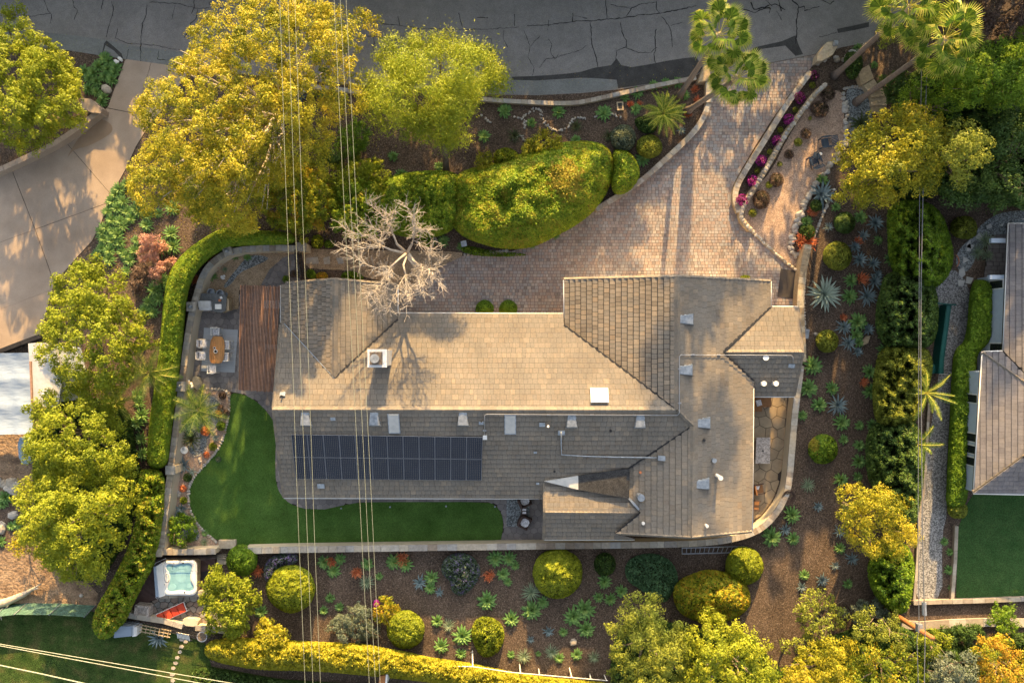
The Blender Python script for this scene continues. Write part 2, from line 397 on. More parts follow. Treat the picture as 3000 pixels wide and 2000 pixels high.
M['gravel_blue'] = pm('gravel_blue', [(.14, .16, .165), (.24, .26, .27)], .95, n=(9, .3), v=(14, .5), bump=(16, 1, .04))
M['stamp'] = pm('stamp', [(.155, .145, .145), (.20, .185, .18), (.25, .23, .22)], .85, True, n=(3, .14), bump=(12, .6, .02), n2=(.7, .14))
M['flag_tan'] = pm('flag_tan', [(.26, .20, .13), (.33, .26, .17)], .8, True, n=(3, .14), bump=(14, .5, .02), n2=(.8, .12))
M['capstone'] = pm('capstone', [(.30, .27, .225), (.42, .37, .29), (.34, .34, .33), (.27, .22, .17), (.45, .42, .36)], .85, True, n=(5, .2), bump=(14, .6, .03), n2=(1.5, .12))
M['plaster'] = pm('plaster', [(.50, .44, .33), (.58, .51, .39)], .9, n=(1.3, .2), bump=(40, .3, .01))
M['plaster_warm'] = pm('plaster_warm', [(.55, .42, .24), (.64, .50, .30)], .9, n=(1.3, .2), bump=(40, .3, .01))
M['stonewall'] = pm('stonewall', [(.33, .25, .155), (.43, .34, .22), (.50, .43, .31)], .9, True, n=(7, .25), bump=(9, .8, .05))
M['rock'] = pm('rock', [(.30, .26, .20), (.42, .38, .32), (.36, .36, .35), (.50, .46, .40)], .85, True, n=(8, .2), bump=(12, .6, .03))
M['turf'] = pm('turf', [(.052, .118, .022), (.082, .165, .036)], .95, n=(.5, .2), v=(28, .24), bump=(60, 1, .05), n2=(1.1, .16), spec=.1)
M['grass'] = pm('grass', [(.028, .06, .012), (.05, .085, .02), (.10, .10, .035)], .95, n=(1.1, .3), v=(24, .35), bump=(30, 1, .08), n2=(.4, .25), spec=.1)
M['lawn_neighbour'] = pm('lawn_neighbour', [(.04, .10, .028), (.065, .13, .04)], .95, n=(1.3, .3), v=(26, .25), bump=(30, 1, .08), spec=.1)  # mottled cool green for the neighbour lawn
M['dirt'] = pm('dirt', [(.15, .10, .065), (.26, .18, .115), (.32, .23, .15)], .95, n=(1.4, .3), v=(16, .2), bump=(5, 1, .12))
M['shingle'] = pm('shingle', [(.15, .129, .104), (.188, .162, .13), (.172, .157, .135), (.232, .196, .152), (.205, .163, .12)], .92, True, n=(.55, .17), bump=(45, .5, .012), n2=(9, .14), stretch=None)
M['deck_dark'] = pm('roof_felt', [(.035, .035, .038), (.05, .05, .052)], .9)
M['rolled'] = pm('rolled_roofing', [(.025, .026, .028), (.045, .046, .048)], .9, n=(3, .3), v=(26, .35), bump=(50, .6, .02))
M['membrane'] = pm('pale_membrane', [(.40, .41, .40), (.50, .50, .48)], .7, n=(3, .2))
M['white'] = pm('white_paint', [(.72, .72, .70), (.80, .80, .78)], .5, n=(3, .2))
M['offwhite'] = pm('offwhite', [(.62, .60, .55), (.72, .70, .65)], .7, n=(3, .2), bump=(30, .3, .01))
M['galv'] = pm('galvanised', [(.22, .25, .28), (.40, .44, .48)], .45, n=(5, .3), metal=.5, bump=(9, .3, .03))
M['bluepaint'] = pm('pale_blue_siding', [(.44, .52, .62), (.50, .58, .68)], .6, n=(3, .2))
M['wood_red'] = pm('redwood_slats', [(.22, .12, .075), (.30, .18, .125), (.16, .10, .08)], .8, True, n=(6, .25), bump=(30, .3, .01))
M['teak'] = pm('teak', [(.36, .17, .06), (.46, .24, .09)], .6, True, n=(6, .2), stretch=(6, .6, 6))
M['deckwood'] = pm('dark_deck_boards', [(.075, .045, .042), (.10, .062, .055)], .75, True, n=(5, .2))
M['black'] = pm('black_metal', [(.018, .018, .02), (.03, .03, .032)], .5)
M['glass'] = pm('dark_glass', [(.015, .018, .022), (.02, .024, .028)], .08, spec=.6)
M['steel'] = pm('stainless', [(.50, .50, .50), (.62, .62, .62)], .3, metal=.6, n=(4, .2))
M['counter'] = pm('dark_counter', [(.09, .10, .105), (.13, .14, .145)], .5, n=(3, .2), v=(30, .2))
M['mat'] = pm('rubber_mat', [(.05, .045, .045), (.065, .058, .055)], .95, n=(3, .2), bump=(40, .6, .01))
M['rug'] = pm('striped_rug', [(.34, .37, .40), (.44, .47, .50)], .95, n=(1.5, .2), stretch=(.5, 18, 1), n2=(7, .12))
M['navy'] = pm('navy_wood', [(.035, .055, .085), (.055, .08, .11)], .6, True, n=(4, .2))
M['wicker'] = pm('dark_wicker', [(.05, .03, .024), (.08, .05, .04)], .7, n=(20, .3), bump=(40, .6, .02))
M['wicker_tan'] = pm('tan_cushion', [(.22, .10, .04), (.28, .14, .06)], .8, n=(6, .3))
M['cushion'] = pm('white_cushion', [(.55, .55, .58), (.70, .70, .72)], .9, n=(10, .3), v=(14, .18))
M['granite'] = pm('granite', [(.32, .28, .25), (.46, .41, .37)], .6, n=(9, .3), v=(12, .25))
M['red'] = pm('red_canvas', [(.42, .045, .022), (.55, .07, .03)], .8, True, n=(4, .2))
M['tarp'] = pm('white_tarp', [(.24, .31, .41), (.29, .36, .46)], .6, n=(1.2, .2), bump=(1.6, .35, .12), stretch=(.8, 2.2, 1))
M['blue_tarp'] = pm('blue_tarp', [(.20, .30, .42), (.30, .42, .54)], .5, n=(1.2, .2), bump=(4, .9, .1))
M['flatroof'] = pm('flat_roof', [(.36, .38, .40), (.46, .48, .50)], .8, n=(1.3, .3), n2=(7, .1))
M['water'] = pm('spa_water', [(.16, .35, .43), (.23, .45, .53)], .12, n=(2.5, .3), spec=.6, bump=(5, .15, .03))
M['spa_seat'] = pm('spa_seat', [(.22, .45, .53), (.27, .50, .57)], .15, True, n=(3, .1), spec=.6)
M['cell'] = pm('solar_cells', [(.012, .017, .032), (.018, .024, .042)], .4, n=(1, .1), spec=.25)
M['cellmark'] = pm('solar_cell_gaps', [(.26, .25, .21), (.3, .29, .25)], .4)
M['alu'] = pm('aluminium', [(.30, .31, .33), (.38, .39, .41)], .4, metal=.4)
M['greenmesh'] = pm('green_mesh', [(.05, .11, .085), (.08, .15, .12)], .8, n=(3, .2), v=(14, .3))
M['teal'] = pm('teal_slide', [(.008, .07, .06), (.012, .09, .08)], .5)
M['bark'] = pm('bark', [(.13, .10, .075), (.22, .175, .135)], .9, n=(6, .3), bump=(14, .8, .05))
M['bark_pale'] = pm('pale_bark', [(.34, .29, .22), (.50, .45, .36)], .9, n=(5, .3), bump=(14, .6, .03))
M['bark_silver'] = pm('silver_twigs', [(.31, .275, .235), (.52, .47, .40)], .9, n=(2.5, .3))
M['bark_palm'] = pm('palm_bark', [(.17, .14, .12), (.27, .23, .20)], .9, n=(2, .3), bump=(9, 1, .05), stretch=(1, 1, 7))
M['polewood'] = pm('pole_wood', [(.26, .10, .035), (.38, .17, .06)], .85, n=(5, .3), stretch=(6, 6, .5))
M['terracotta'] = pm('terracotta', [(.42, .15, .07), (.5, .2, .1)], .8)
M['lamp'] = pm('lamp_glass', [(.6, .6, .58), (.7, .7, .68)], .2)
M['wire'] = pm('wire', [(.26, .28, .21), (.33, .35, .27)], .6)
M['wire_dark'] = pm('wire_dark', [(.10, .11, .12), (.16, .17, .18)], .6)
M['core'] = pm('dark_inner_body', [(.022, .028, .010), (.035, .040, .014)], .95, n=(5, .4))  # solid dark fill behind the hedge leaves, closes the gaps
def leafm(name, cols, tr=.35, rough=.55): M[name] = pm(name, cols, rough, True, n=(1.6, .16), transl=tr, spec=.25); return M[name]
leafm('lf_yellow', [(0.13, 0.165, 0.013), (0.286, 0.292, 0.02), (0.468, 0.432, 0.029), (0.546, 0.457, 0.044)])
leafm('lf_lime', [(0.155, 0.204, 0.014), (0.266, 0.324, 0.023), (0.411, 0.437, 0.032)])
leafm('lf_green', [(0.079, 0.158, 0.013), (0.158, 0.278, 0.021), (0.269, 0.398, 0.029)])
leafm('lf_hedge', [(0.08, 0.153, 0.014), (0.161, 0.281, 0.02), (0.297, 0.396, 0.026), (0.389, 0.306, 0.043)], .3)
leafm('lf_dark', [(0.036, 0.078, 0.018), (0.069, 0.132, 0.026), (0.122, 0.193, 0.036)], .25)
leafm('lf_olive', [(0.173, 0.207, 0.028), (0.283, 0.322, 0.043), (0.404, 0.437, 0.062)])
leafm('lf_grey', [(.10, .13, .09), (.16, .20, .13), (.22, .25, .17)], .25)
leafm('lf_mix', [(0.156, 0.217, 0.019), (0.291, 0.353, 0.024), (0.447, 0.381, 0.024), (0.581, 0.327, 0.037)])
leafm('lf_pink', [(.48, .26, .20), (.62, .36, .27), (.50, .23, .18)], .25)
leafm('lf_purple', [(0.07, 0.126, 0.065), (0.126, 0.182, 0.104), (0.238, 0.154, 0.416)], .2)
leafm('lf_magenta', [(.10, .06, .03), (.30, .02, .22), (.38, .03, .30)], .3)
leafm('lf_brown', [(.10, .065, .05), (.17, .115, .085), (.22, .16, .12)], .2)
leafm('lf_orange', [(.62, .17, .06), (.78, .28, .12), (.80, .38, .2)], .3)
leafm('lf_teal', [(0.08, 0.176, 0.078), (0.144, 0.272, 0.13)], .2)
leafm('ag_green', [(0.105, 0.223, 0.061), (0.164, 0.312, 0.089), (0.297, 0.402, 0.123)], .2, .5)
leafm('ag_blue', [(0.115, 0.176, 0.189), (0.189, 0.257, 0.27), (0.257, 0.324, 0.338)], .1, .5)
leafm('ag_pale', [(0.27, 0.351, 0.297), (0.378, 0.459, 0.378), (0.486, 0.54, 0.446)], .1, .5)
leafm('ag_dark', [(0.041, 0.074, 0.03), (0.081, 0.115, 0.047), (0.162, 0.135, 0.054)], .15, .5)
leafm('ag_grey', [(0.149, 0.216, 0.135), (0.243, 0.324, 0.203), (0.351, 0.419, 0.257)], .2, .5)
leafm('palm_leaf', [(0.072, 0.135, 0.02), (0.174, 0.284, 0.033), (0.348, 0.446, 0.055), (0.667, 0.594, 0.154)], .4, .45)
leafm('palm_dry', [(.20, .14, .04), (.30, .22, .07)], .3)

# ------------------------------------------------------------ ground and paving
g = Geo(); g.add([(-300, -300, 0), (300, -300, 0), (300, 300, 0), (-300, 300, 0)], [(0, 1, 2, 3)]); ground = struct('ground', g, M['mulch'])
def sheet(name, poly, z, mat, it=0):
    p = smooth_poly(poly, it) if it else poly
    g = Geo(); g.prism(pxpoly(p), z-.003, z); return struct(name, g, M[mat])
road_edge = [(-900, 40), (0, 125), (195, 148), (371, 175), (479, 190), (600, 205), (800, 228), (886, 236), (1050, 250), (1200, 262), (1425, 277), (1571, 280), (1700, 274), (1811, 263), (1940, 242), (2036, 224), (2068, 205), (2230, 190), (2395, 158), (2464, 140), (2536, 126), (2600, 100), (2680, 40), (2800, -60), (3100, -220), (3800, -480)]
sheet('road', road_edge+[(3800, -900), (-900, -560)], .010, 'asphalt')
gp = [(-900, 40), (0, 125), (195, 148), (371, 175), (479, 190), (600, 205), (600, 162), (480, 147), (375, 134), (300, 116), (190, 102), (0, 82), (-900, 0)]
sheet('gutter_strip', gp, .015, 'gutterpan')
sheet('gutter_strip', [(1400, 274), (1571, 279), (1700, 272), (1811, 261), (1811, 240), (1760, 228), (1700, 232), (1572, 237), (1400, 230)], .015, 'gutterpan')
sheet('tar_patch', [(1500, 226), (1560, 224), (1600, 222), (1660, 217), (1700, 212), (1740, 200), (1790, 192), (1806, 172), (1820, 192), (1850, 198), (1900, 190), (1950, 180), (2000, 172), (2040, 168), (2060, 206), (2036, 222), (1940, 240), (1811, 260), (1806, 235), (1740, 230), (1700, 229), (1572, 237), (1500, 235)], .019, 'asphalt_dark')
sheet('tar_patch', [(2210, 140), (2290, 122), (2330, 105), (2340, 135), (2352, 160), (2330, 165), (2300, 135), (2230, 145), (2180, 190), (2150, 195)], .019, 'asphalt_dark')
sheet('tar_patch', [(2452, 86), (2500, 76), (2545, 66), (2545, 80), (2500, 90), (2454, 98)], .019, 'asphalt_dark')
sheet('tar_patch', [(313, 120), (335, 138), (357, 158), (362, 172), (352, 168), (335, 150), (310, 134), (302, 158), (300, 158), (306, 128)], .019, 'asphalt_dark')
cracks = [  # sealed cracks traced on the road, width px
 (2.2, [(1545, 77), (1600, 75), (1640, 70), (1680, 64), (1730, 62), (1775, 58), (1830, 54), (1870, 46), (1920, 42), (1990, 30), (2040, 18)]), (2, [(1775, 0), (1776, 30), (1778, 57)]), (2, [(1677, 40), (1678, 66)]), (1.6, [(1677, 47), (1720, 55)]),
 (2.4, [(1924, 4), (1922, 28), (1934, 42)]), (1.8, [(1835, 48), (1850, 25), (1880, 12), (1922, 8)]), (1.6, [(1790, 16), (1830, 22), (1850, 28)]),
 (2.2, [(1818, 66), (1822, 95), (1834, 120), (1834, 138), (1806, 150), (1804, 180)]), (1.6, [(1834, 140), (1870, 155), (1905, 155), (1925, 140)]), (2.2, [(1922, 86), (1918, 120), (1922, 145), (1914, 160), (1920, 185)]),
 (2.2, [(1938, 50), (1958, 74), (1966, 95), (1970, 140)]), (1.6, [(1966, 76), (2000, 66)]), (2, [(1730, 66), (1733, 130), (1745, 165), (1752, 200)]), (1.5, [(1720, 135), (1700, 148), (1660, 160), (1622, 172), (1600, 175), (1580, 200)]),
 (1.6, [(1606, 115), (1616, 130), (1614, 155), (1624, 175), (1636, 160)]), (1.6, [(1535, 90), (1553, 135), (1548, 170), (1564, 200), (1560, 222)]), (1.4, [(1583, 105), (1555, 136)]), (1.2, [(1604, 90), (1608, 60)]),
 (3, [(2200, 8), (2208, 30), (2240, 22), (2270, 12), (2300, 30)]), (3.2, [(2150, 25), (2190, 32), (2210, 38), (2240, 26), (2256, 24), (2253, 40)]), (3, [(2280, 0), (2288, 35)]), (3, [(2318, 0), (2340, 20), (2332, 60), (2334, 100), (2330, 130)]), (2.4, [(2336, 24), (2356, 20), (2356, 34), (2400, 20)]), (2.4, [(2405, 2), (2430, 14), (2443, 4)]), (2, [(2275, 32), (2288, 60)]),
 (1.4, [(2400, 110), (2452, 96)]), (1.6, [(2240, 0), (2262, 20)]),
 (1.8, [(1116, 70), (1150, 74), (1172, 76), (1166, 50)]), (1.4, [(1172, 76), (1230, 84), (1310, 88), (1420, 88), (1520, 80)]), (1.8, [(1345, 40), (1354, 80)]), (1.8, [(1398, 52), (1430, 54)]), (1.6, [(1507, 44), (1508, 78)]), (1.3, [(1310, 95), (1312, 118), (1340, 118)]), (1.4, [(1410, 116), (1440, 116), (1442, 130)]), (1.4, [(1476, 90), (1474, 118), (1488, 140)]), (1.3, [(1050, 105), (1100, 108), (1130, 112), (1170, 118)]), (1.6, [(1098, 90), (1094, 150)]), (1.6, [(1497, 235), (1497, 262), (1504, 276)]),
 (1.6, [(130, 0), (140, 30), (152, 45), (150, 70)]), (1.6, [(212, 0), (220, 22), (230, 32), (218, 60)]), (2, [(303, 0), (298, 28)]), (1.8, [(328, 5), (334, 30), (326, 60), (312, 110)]), (2, [(432, 16), (428, 45), (418, 70), (414, 110), (412, 190)]), (1.5, [(515, 15), (504, 60)]), (2.2, [(580, 30), (576, 55), (560, 70), (552, 95), (540, 112)]), (1.6, [(570, 0), (568, 30), (562, 42)]), (1.6, [(440, 8), (520, 12), (580, 26), (650, 24)]), (1.2, [(340, 112), (370, 128), (450, 134), (540, 150)]), (1.2, [(345, 85), (338, 115)]), (1.6, [(378, 145), (372, 175)]), (1.6, [(466, 150), (462, 175), (495, 178)]), (1.4, [(612, 30), (620, 60)]), (1.2, [(20, 40), (90, 50), (150, 40)]), (1.4, [(617, 6), (615, 16)]),
]
g = Geo()
rc_ = random.Random(3)
for w, pl in cracks:
    pts = []
    for a, b in zip(pl, pl[1:]):
        L_ = math.dist(a, b); k = max(2, int(L_/7))
        for i in range(k):
            t = i/k; pts.append((a[0]+(b[0]-a[0])*t+rc_.uniform(-1.5, 1.5), a[1]+(b[1]-a[1])*t+rc_.uniform(-1.5, 1.5)))
    pts.append(pl[-1]); P = [W2(*p) for p in pts]; ws = [w/PXM*.62*rc_.uniform(.3, 1.1) for _ in P]
    for i in range(len(P)-1):
        dx, dy = P[i+1][0]-P[i][0], P[i+1][1]-P[i][1]; l = math.hypot(dx, dy) or 1; nx, ny = -dy/l, dx/l
        g.add([(P[i][0]-nx*ws[i], P[i][1]-ny*ws[i], .023), (P[i+1][0]-nx*ws[i+1], P[i+1][1]-ny*ws[i+1], .023), (P[i+1][0]+nx*ws[i+1], P[i+1][1]+ny*ws[i+1], .023), (P[i][0]+nx*ws[i], P[i][1]+ny*ws[i], .023)], [(0, 1, 2, 3)])
tag(struct('road_cracks', g, M['crack']), kind='stuff')

# left driveway in slabs
dwy = [(368, 178), (371, 174), (479, 189), (560, 205), (470, 330), (434, 375), (400, 430), (368, 500), (334, 560), (296, 657), (271, 707), (228, 753), (160, 830), (118, 989), (0, 1032), (-500, 1160), (-500, 640), (0, 508), (143, 441), (250, 373), (296, 330), (318, 314), (340, 250)]
dp = Geo(); dp.prism(pxpoly(dwy), 0, .012)
drive = struct('concrete_driveway', dp, M['joint'])
def split(polys, a, b):
    out = []; nx, ny = -(b[1]-a[1]), b[0]-a[0]
    for p in polys:
        for s in (1, -1):
            q = clip_half(p, a[0], a[1], nx*s, ny*s)
            if len(q) > 2 and area(q) > 60: out.append(q)
    return out
slabs = split([dwy], (318, 318), (434, 341))
up = [p for p in slabs if min(q[1] for q in p) < 250]; lo = [p for p in slabs if min(q[1] for q in p) >= 250]
up = split(up, (443, 189), (402, 332))
lo = split(lo, (0, 711), (314, 596)); lo = [q for p in lo for q in split([p], (191, 414), (332, 577))]
lo = [q for p in lo for q in split([p], *(((37, 500), (104, 671)) if sum(v[1] for v in p)/len(p) < 660 else ((104, 671), (161, 830))))]
lo = [q for p in lo for q in (split([p], (0, 907), (161, 846)) if sum(v[1] for v in p)/len(p) > 780 else [p])]
for p in up+lo:
    w = pxpoly(p); g = Geo(); g.prism(inset(w, .018), .013, .04+random.uniform(0, .004), random.random()); part('slab', g, M['concrete_tan'], drive)
sheet('stain', smooth_poly([(285, 345), (325, 360), (335, 385), (300, 410), (260, 430), (215, 440), (195, 470), (215, 430), (240, 395)], 2), .048, 'rust')

# brick-paved driveway
pdrive = [(2062, 206), (2230, 192), (2393, 160), (2380, 195), (2364, 214), (2300, 293), (2268, 336), (2214, 421), (2161, 510), (2146, 545), (2139, 585), (2146, 612), (2164, 646), (2200, 686), (2250, 729), (2300, 775), (2334, 795), (2332, 1010), (1660, 1010), (1166, 1010), (1166, 918), (1172, 880), (1186, 864), (1214, 850), (1257, 814), (1304, 782), (1321, 768), (1354, 750), (1500, 736), (1582, 707), (1661, 675), (1729, 625), (1771, 593), (1871, 539), (1932, 500), (1975, 450), (2014, 404), (2054, 354), (2071, 304), (2071, 250)]
g = Geo(); g.prism(pxpoly(pdrive), 0, .02); pd = struct('paved_driveway', g, M['paver_joint'])
reg = pxpoly(pdrive); rp_ = random.Random(5); pieces = []
vx = [p[0] for p in reg]; vy = [p[1] for p in reg]
RX = np.array([0.]); 
for c in brick_cells(min(vx), min(vy), max(vx), max(vy), .215, .17, .31, rp_):
    cx = sum(p[0] for p in c)/4; cy = sum(p[1] for p in c)/4
    d, _, _ = edist(np.array([cx]), np.array([cy]), reg); ins = pip(np.array([cx]), np.array([cy]), reg)[0]
    if not ins and d[0] > .25: continue
    # keep only what can be seen: nothing under the roofs
    if cx > 3.7 and cx < 16.6 and cy < 3.3: continue
    if cx <= 3.7 and cy < 1.5: continue
    q = c if d[0] > .4 else clip_cell(reg, c)
    if not q: continue
    G = Geo(); G.prism(inset(q, .012), .018, .052+rp_.uniform(0, .01), min(1, max(0, rp_.random())))
    pieces.append((-abs(cy-7)-abs(cx-12)*.5, G))
emit_pieces('paver', pieces, M['paver'], pd, 300, 'paver_field')
# soldier course along both edges
def ribbon_cells(line, w, step, off=0):
    """cells of width w (m) along a world polyline"""
    out = []; pts = [];
    for a, b in zip(line, line[1:]):
        L_ = math.dist(a, b); k = max(1, round(L_/step))
        for i in range(k): t = i/k; pts.append((a[0]+(b[0]-a[0])*t, a[1]+(b[1]-a[1])*t))
    pts.append(line[-1]); N_ = []
    for i in range(len(pts)):
        a = pts[max(0, i-1)]; b = pts[min(len(pts)-1, i+1)]; l = math.dist(a, b) or 1; N_.append((-(b[1]-a[1])/l, (b[0]-a[0])/l))
    for i in range(len(pts)-1):
        q = []
        for j, s in ((i, -1), (i+1, -1), (i+1, 1), (i, 1)):
            q.append((pts[j][0]+N_[j][0]*(s*w/2+off), pts[j][1]+N_[j][1]*(s*w/2+off)))
        out.append(q)
    return out
bd = Geo(); bpieces = []
for ln in ([(1321, 770), (1257, 816), (1214, 852), (1186, 868)], [(1729, 625), (1771, 593), (1871, 539), (1932, 500), (1975, 450), (2014, 404), (2054, 354), (2069, 306)], [(2300, 290), (2264, 336), (2210, 421), (2158, 510), (2140, 545), (2134, 585), (2142, 614), (2160, 648), (2198, 690), (2248, 733), (2298, 779)]):
    for c in ribbon_cells(smooth_poly(pxpoly(ln), 2, False), .26, .16):
        G = Geo(); G.prism(inset(c, .008), .05, .075, rp_.choice([.66, .85, .95, .3])); bpieces.append((area(c), G))
emit_pieces('border_brick', bpieces, M['paver'], pd, 300, 'border_field')

sheet('gravel_terrace', [(2450, 264), (2404, 264), (2371, 307), (2307, 404), (2261, 500), (2200, 566), (2172, 632), (2214, 690), (2271, 740), (2336, 790), (2340, 750), (2311, 729), (2318, 686), (2343, 618), (2368, 571), (2389, 532), (2414, 507), (2430, 480), (2462, 454), (2480, 414), (2476, 375), (2470, 321), (2468, 275)], .012, 'dg', 1)
sheet('blue_gravel_bed', [(2480, 262), (2500, 256), (2528, 262), (2545, 290), (2553, 340), (2560, 372), (2520, 410), (2490, 420), (2484, 340), (2478, 290)], .016, 'gravel_blue', 2)
sheet('front_path_gravel', [(880, 728), (1014, 732), (1200, 735), (1354, 737), (1354, 752), (1300, 785), (1214, 853), (1186, 868), (1166, 890), (1161, 829), (1071, 814), (1014, 790), (950, 790), (893, 784)], .012, 'dg_yellow', 1)
sheet('side_yard_gravel', [(590, 800), (620, 765), (680, 742), (868, 735), (880, 800), (880, 850), (700, 850), (705, 1150), (572, 905)], .008, 'dg_yellow')
sheet('blue_gravel_bed', [(655, 838), (672, 815), (700, 780), (730, 745), (790, 752), (780, 765), (745, 780), (700, 800), (680, 830), (660, 845)], .018, 'gravel_blue', 2)
lawn = [(675, 1150), (714, 1154), (750, 1173), (779, 1200), (800, 1229), (808, 1260), (809, 1300), (807, 1357), (809, 1411), (821, 1446), (850, 1475), (893, 1489), (950, 1491), (1000, 1480), (1054, 1470), (1179, 1469), (1429, 1469), (1454, 1480), (1471, 1507), (1475, 1536), (1466, 1592), (1000, 1600), (690, 1606), (690, 1582), (639, 1584), (599, 1551), (571, 1517), (557, 1482), (554, 1439), (561, 1411), (579, 1386), (607, 1354), (639, 1318), (657, 1282), (671, 1232), (676, 1185)]
sheet('artificial_lawn', lawn, .05, 'turf', 1)
# stamped patio in its stone shapes
patio = [(575, 905), (660, 912), (700, 905), (702, 850), (742, 860), (765, 835), (790, 790), (830, 755), (871, 740), (882, 800), (870, 1000), (870, 1470), (850, 1475), (821, 1446), (809, 1411), (807, 1357), (809, 1300), (808, 1260), (800, 1229), (779, 1200), (750, 1173), (714, 1154), (675, 1146), (640, 1138), (540, 1136)]
g = Geo(); g.prism(pxpoly(patio), .0, .022); pt = struct('patio', g, M['joint'])
g = Geo()
patio2 = [(800, 1440), (1600, 1440), (1600, 1592), (1466, 1588), (1476, 1536), (1471, 1507), (1454, 1480), (1429, 1469), (1179, 1469), (1054, 1470), (1000, 1480), (950, 1491), (893, 1489), (850, 1475), (821, 1446)]
g.prism(pxpoly(patio2), .0, .022); pt2 = struct('patio', g, M['joint'])
rk = random.Random(9)
def stones_in(polypx, r, jit, parent, mat, name, seed, ins=.012, z=(.02, .045), cap=300, skip=None, tone=None):
    reg = pxpoly(polypx); xs = [p[0] for p in reg]; ys = [p[1] for p in reg]; ps = []
    for c in hex_cells(min(xs)-r, min(ys)-r, max(xs)+r, max(ys)+r, r, jit, seed):
        cx = sum(p[0] for p in c)/6; cy = sum(p[1] for p in c)/6
        if skip and skip(cx, cy): continue
        if not pip(np.array([cx]), np.array([cy]), reg)[0] and edist(np.array([cx]), np.array([cy]), reg)[0][0] > r: continue
        q = clip_cell(reg, c)
        if not q: continue
        G = Geo(); G.prism(inset(q, ins), z[0], z[1]+rk.uniform(0, .006), rk.random() if tone is None else tone); ps.append((area(q), G))
    emit_pieces(name, ps, mat, parent, cap)
stones_in(patio, .27, .22, pt, M['stamp'], 'stamped_stone', 5, .006)
stones_in(patio2, .27, .22, pt2, M['stamp'], 'stamped_stone', 6, .006, skip=lambda x, y: x < 1.9 and y > -10.0 or x > 2.4)
# planter bed with pinkish gravel and its grey gravel island
sheet('planter_gravel', [(535, 1140), (675, 1140), (678, 1185), (672, 1235), (658, 1285), (640, 1322), (608, 1358), (580, 1390), (562, 1415), (556, 1440), (559, 1482), (573, 1518), (601, 1552), (640, 1586), (640, 1612), (476, 1612), (500, 1380), (520, 1250)], .026, 'dg')
sheet('blue_gravel_bed', [(600, 1152), (639, 1171), (654, 1200), (650, 1229), (632, 1257), (607, 1286), (604, 1314), (579, 1336), (557, 1329), (550, 1304), (532, 1250), (550, 1200), (564, 1168)], .032, 'gravel_blue', 2)
sheet('blue_gravel_bed', [(500, 1490), (540, 1490), (575, 1540), (590, 1570), (570, 1590), (500, 1560)], .032, 'gravel_blue', 2)
# bottom left lot
sheet('back_lawn', [(-400, 1755), (100, 1768), (270, 1790), (440, 1830), (600, 1880), (620, 1950), (1000, 2020), (1500, 2060), (1500, 2300), (-400, 2300)], .012, 'grass')
sheet('bare_dirt', [(-300, 1590), (60, 1610), (160, 1660), (290, 1720), (280, 1790), (100, 1770), (-300, 1750)], .010, 'dirt', 1)
sheet('earth_yard', [(-300, 1240), (130, 1240), (130, 1420), (60, 1440), (-300, 1450)], .010, 'dirt', 0)
# neighbour on the right
sheet('neighbour_gravel_path', [(2736, 815), (2786, 780), (2839, 832), (2839, 911), (2829, 1011), (2789, 1036), (2786, 1107), (2779, 1250), (2771, 1393), (2775, 1500), (2758, 1568), (2761, 1765), (2676, 1770), (2690, 1602), (2690, 1500), (2711, 1429), (2718, 1321), (2732, 1214), (2750, 1107), (2757, 964), (2750, 893), (2736, 857)], .014, 'gravel_grey', 1)
sheet('neighbour_lawn', [(2806, 1545), (2800, 1757), (3000, 1754), (3500, 1750), (3500, 1420), (2860, 1435), (2835, 1470)], .020, 'lawn_neighbour')
sheet('blue_fescue_bed', [(2800, 740), (2840, 700), (2890, 640), (2960, 615), (3100, 620), (3100, 700), (2950, 680), (2870, 720), (2840, 800), (2800, 790)], .016, 'gravel_blue', 2)
hz = thing('neighbour_terrace', 'grey brick terrace behind the white posts of the right hand house', 'terrace', W(2920, 740))
g = Geo(); g.prism(pxpoly([(2895, 690), (3000, 680), (3000, 830), (2880, 820)]), 0, .02); part('bed', g, M['joint'], hz)
ps = []; reg = pxpoly([(2895, 690), (3000, 680), (3000, 830), (2880, 820)])
for c in brick_cells(min(p[0] for p in reg), min(p[1] for p in reg), max(p[0] for p in reg), max(p[1] for p in reg), .3, .4, .5, rk):
    q = clip_cell(reg, c)
    if q: G = Geo(); G.prism(inset(q, .015), .02, .05, rk.random()*.5); ps.append((area(q), G))
emit_pieces('brick', ps, M['stamp'], hz)
# ------------------------------------------------------------ roofs
class Plane:
    def __init__(s, a, b, c): s.a, s.b, s.c = a, b, c
    def z(s, x, y): return s.a+s.b*x+s.c*y
    def px(s, u, v, lift=0):
        X0 = (u-1500)/PXM; Y0 = (1000-v)/PXM; k = s.b*X0+s.c*Y0
        z = (s.a+lift+k)/(1+k/H); f = 1-z/H; return (X0*f, Y0*f, z)
M_top = Plane(2.9+1.856*.4286, 0, -.4286); M_bot = Plane(5.5+4.21*.4286, 0, .4286)
L_left = Plane(2.9+15.1*.459, .459, 0); L_right = Plane(2.9-7.47*.48, -.48, 0)
G_left = Plane(2.9-3.40*.3988, .3988, 0); G_right = Plane(5.6+10.17*.3988, -.3988, 0)
S_left = Plane(5.16-11.3*.38, .38, 0); W_up = Plane(3.8-.22*10.9, 0, -.22); W_low = Plane(3.8+.44*10.9, 0, .44)
E_up = Plane(2.9+2.26*.43, 0, -.43); E_low = Plane(4.16+.43*.68, 0, .43)
def clampd(p): return p
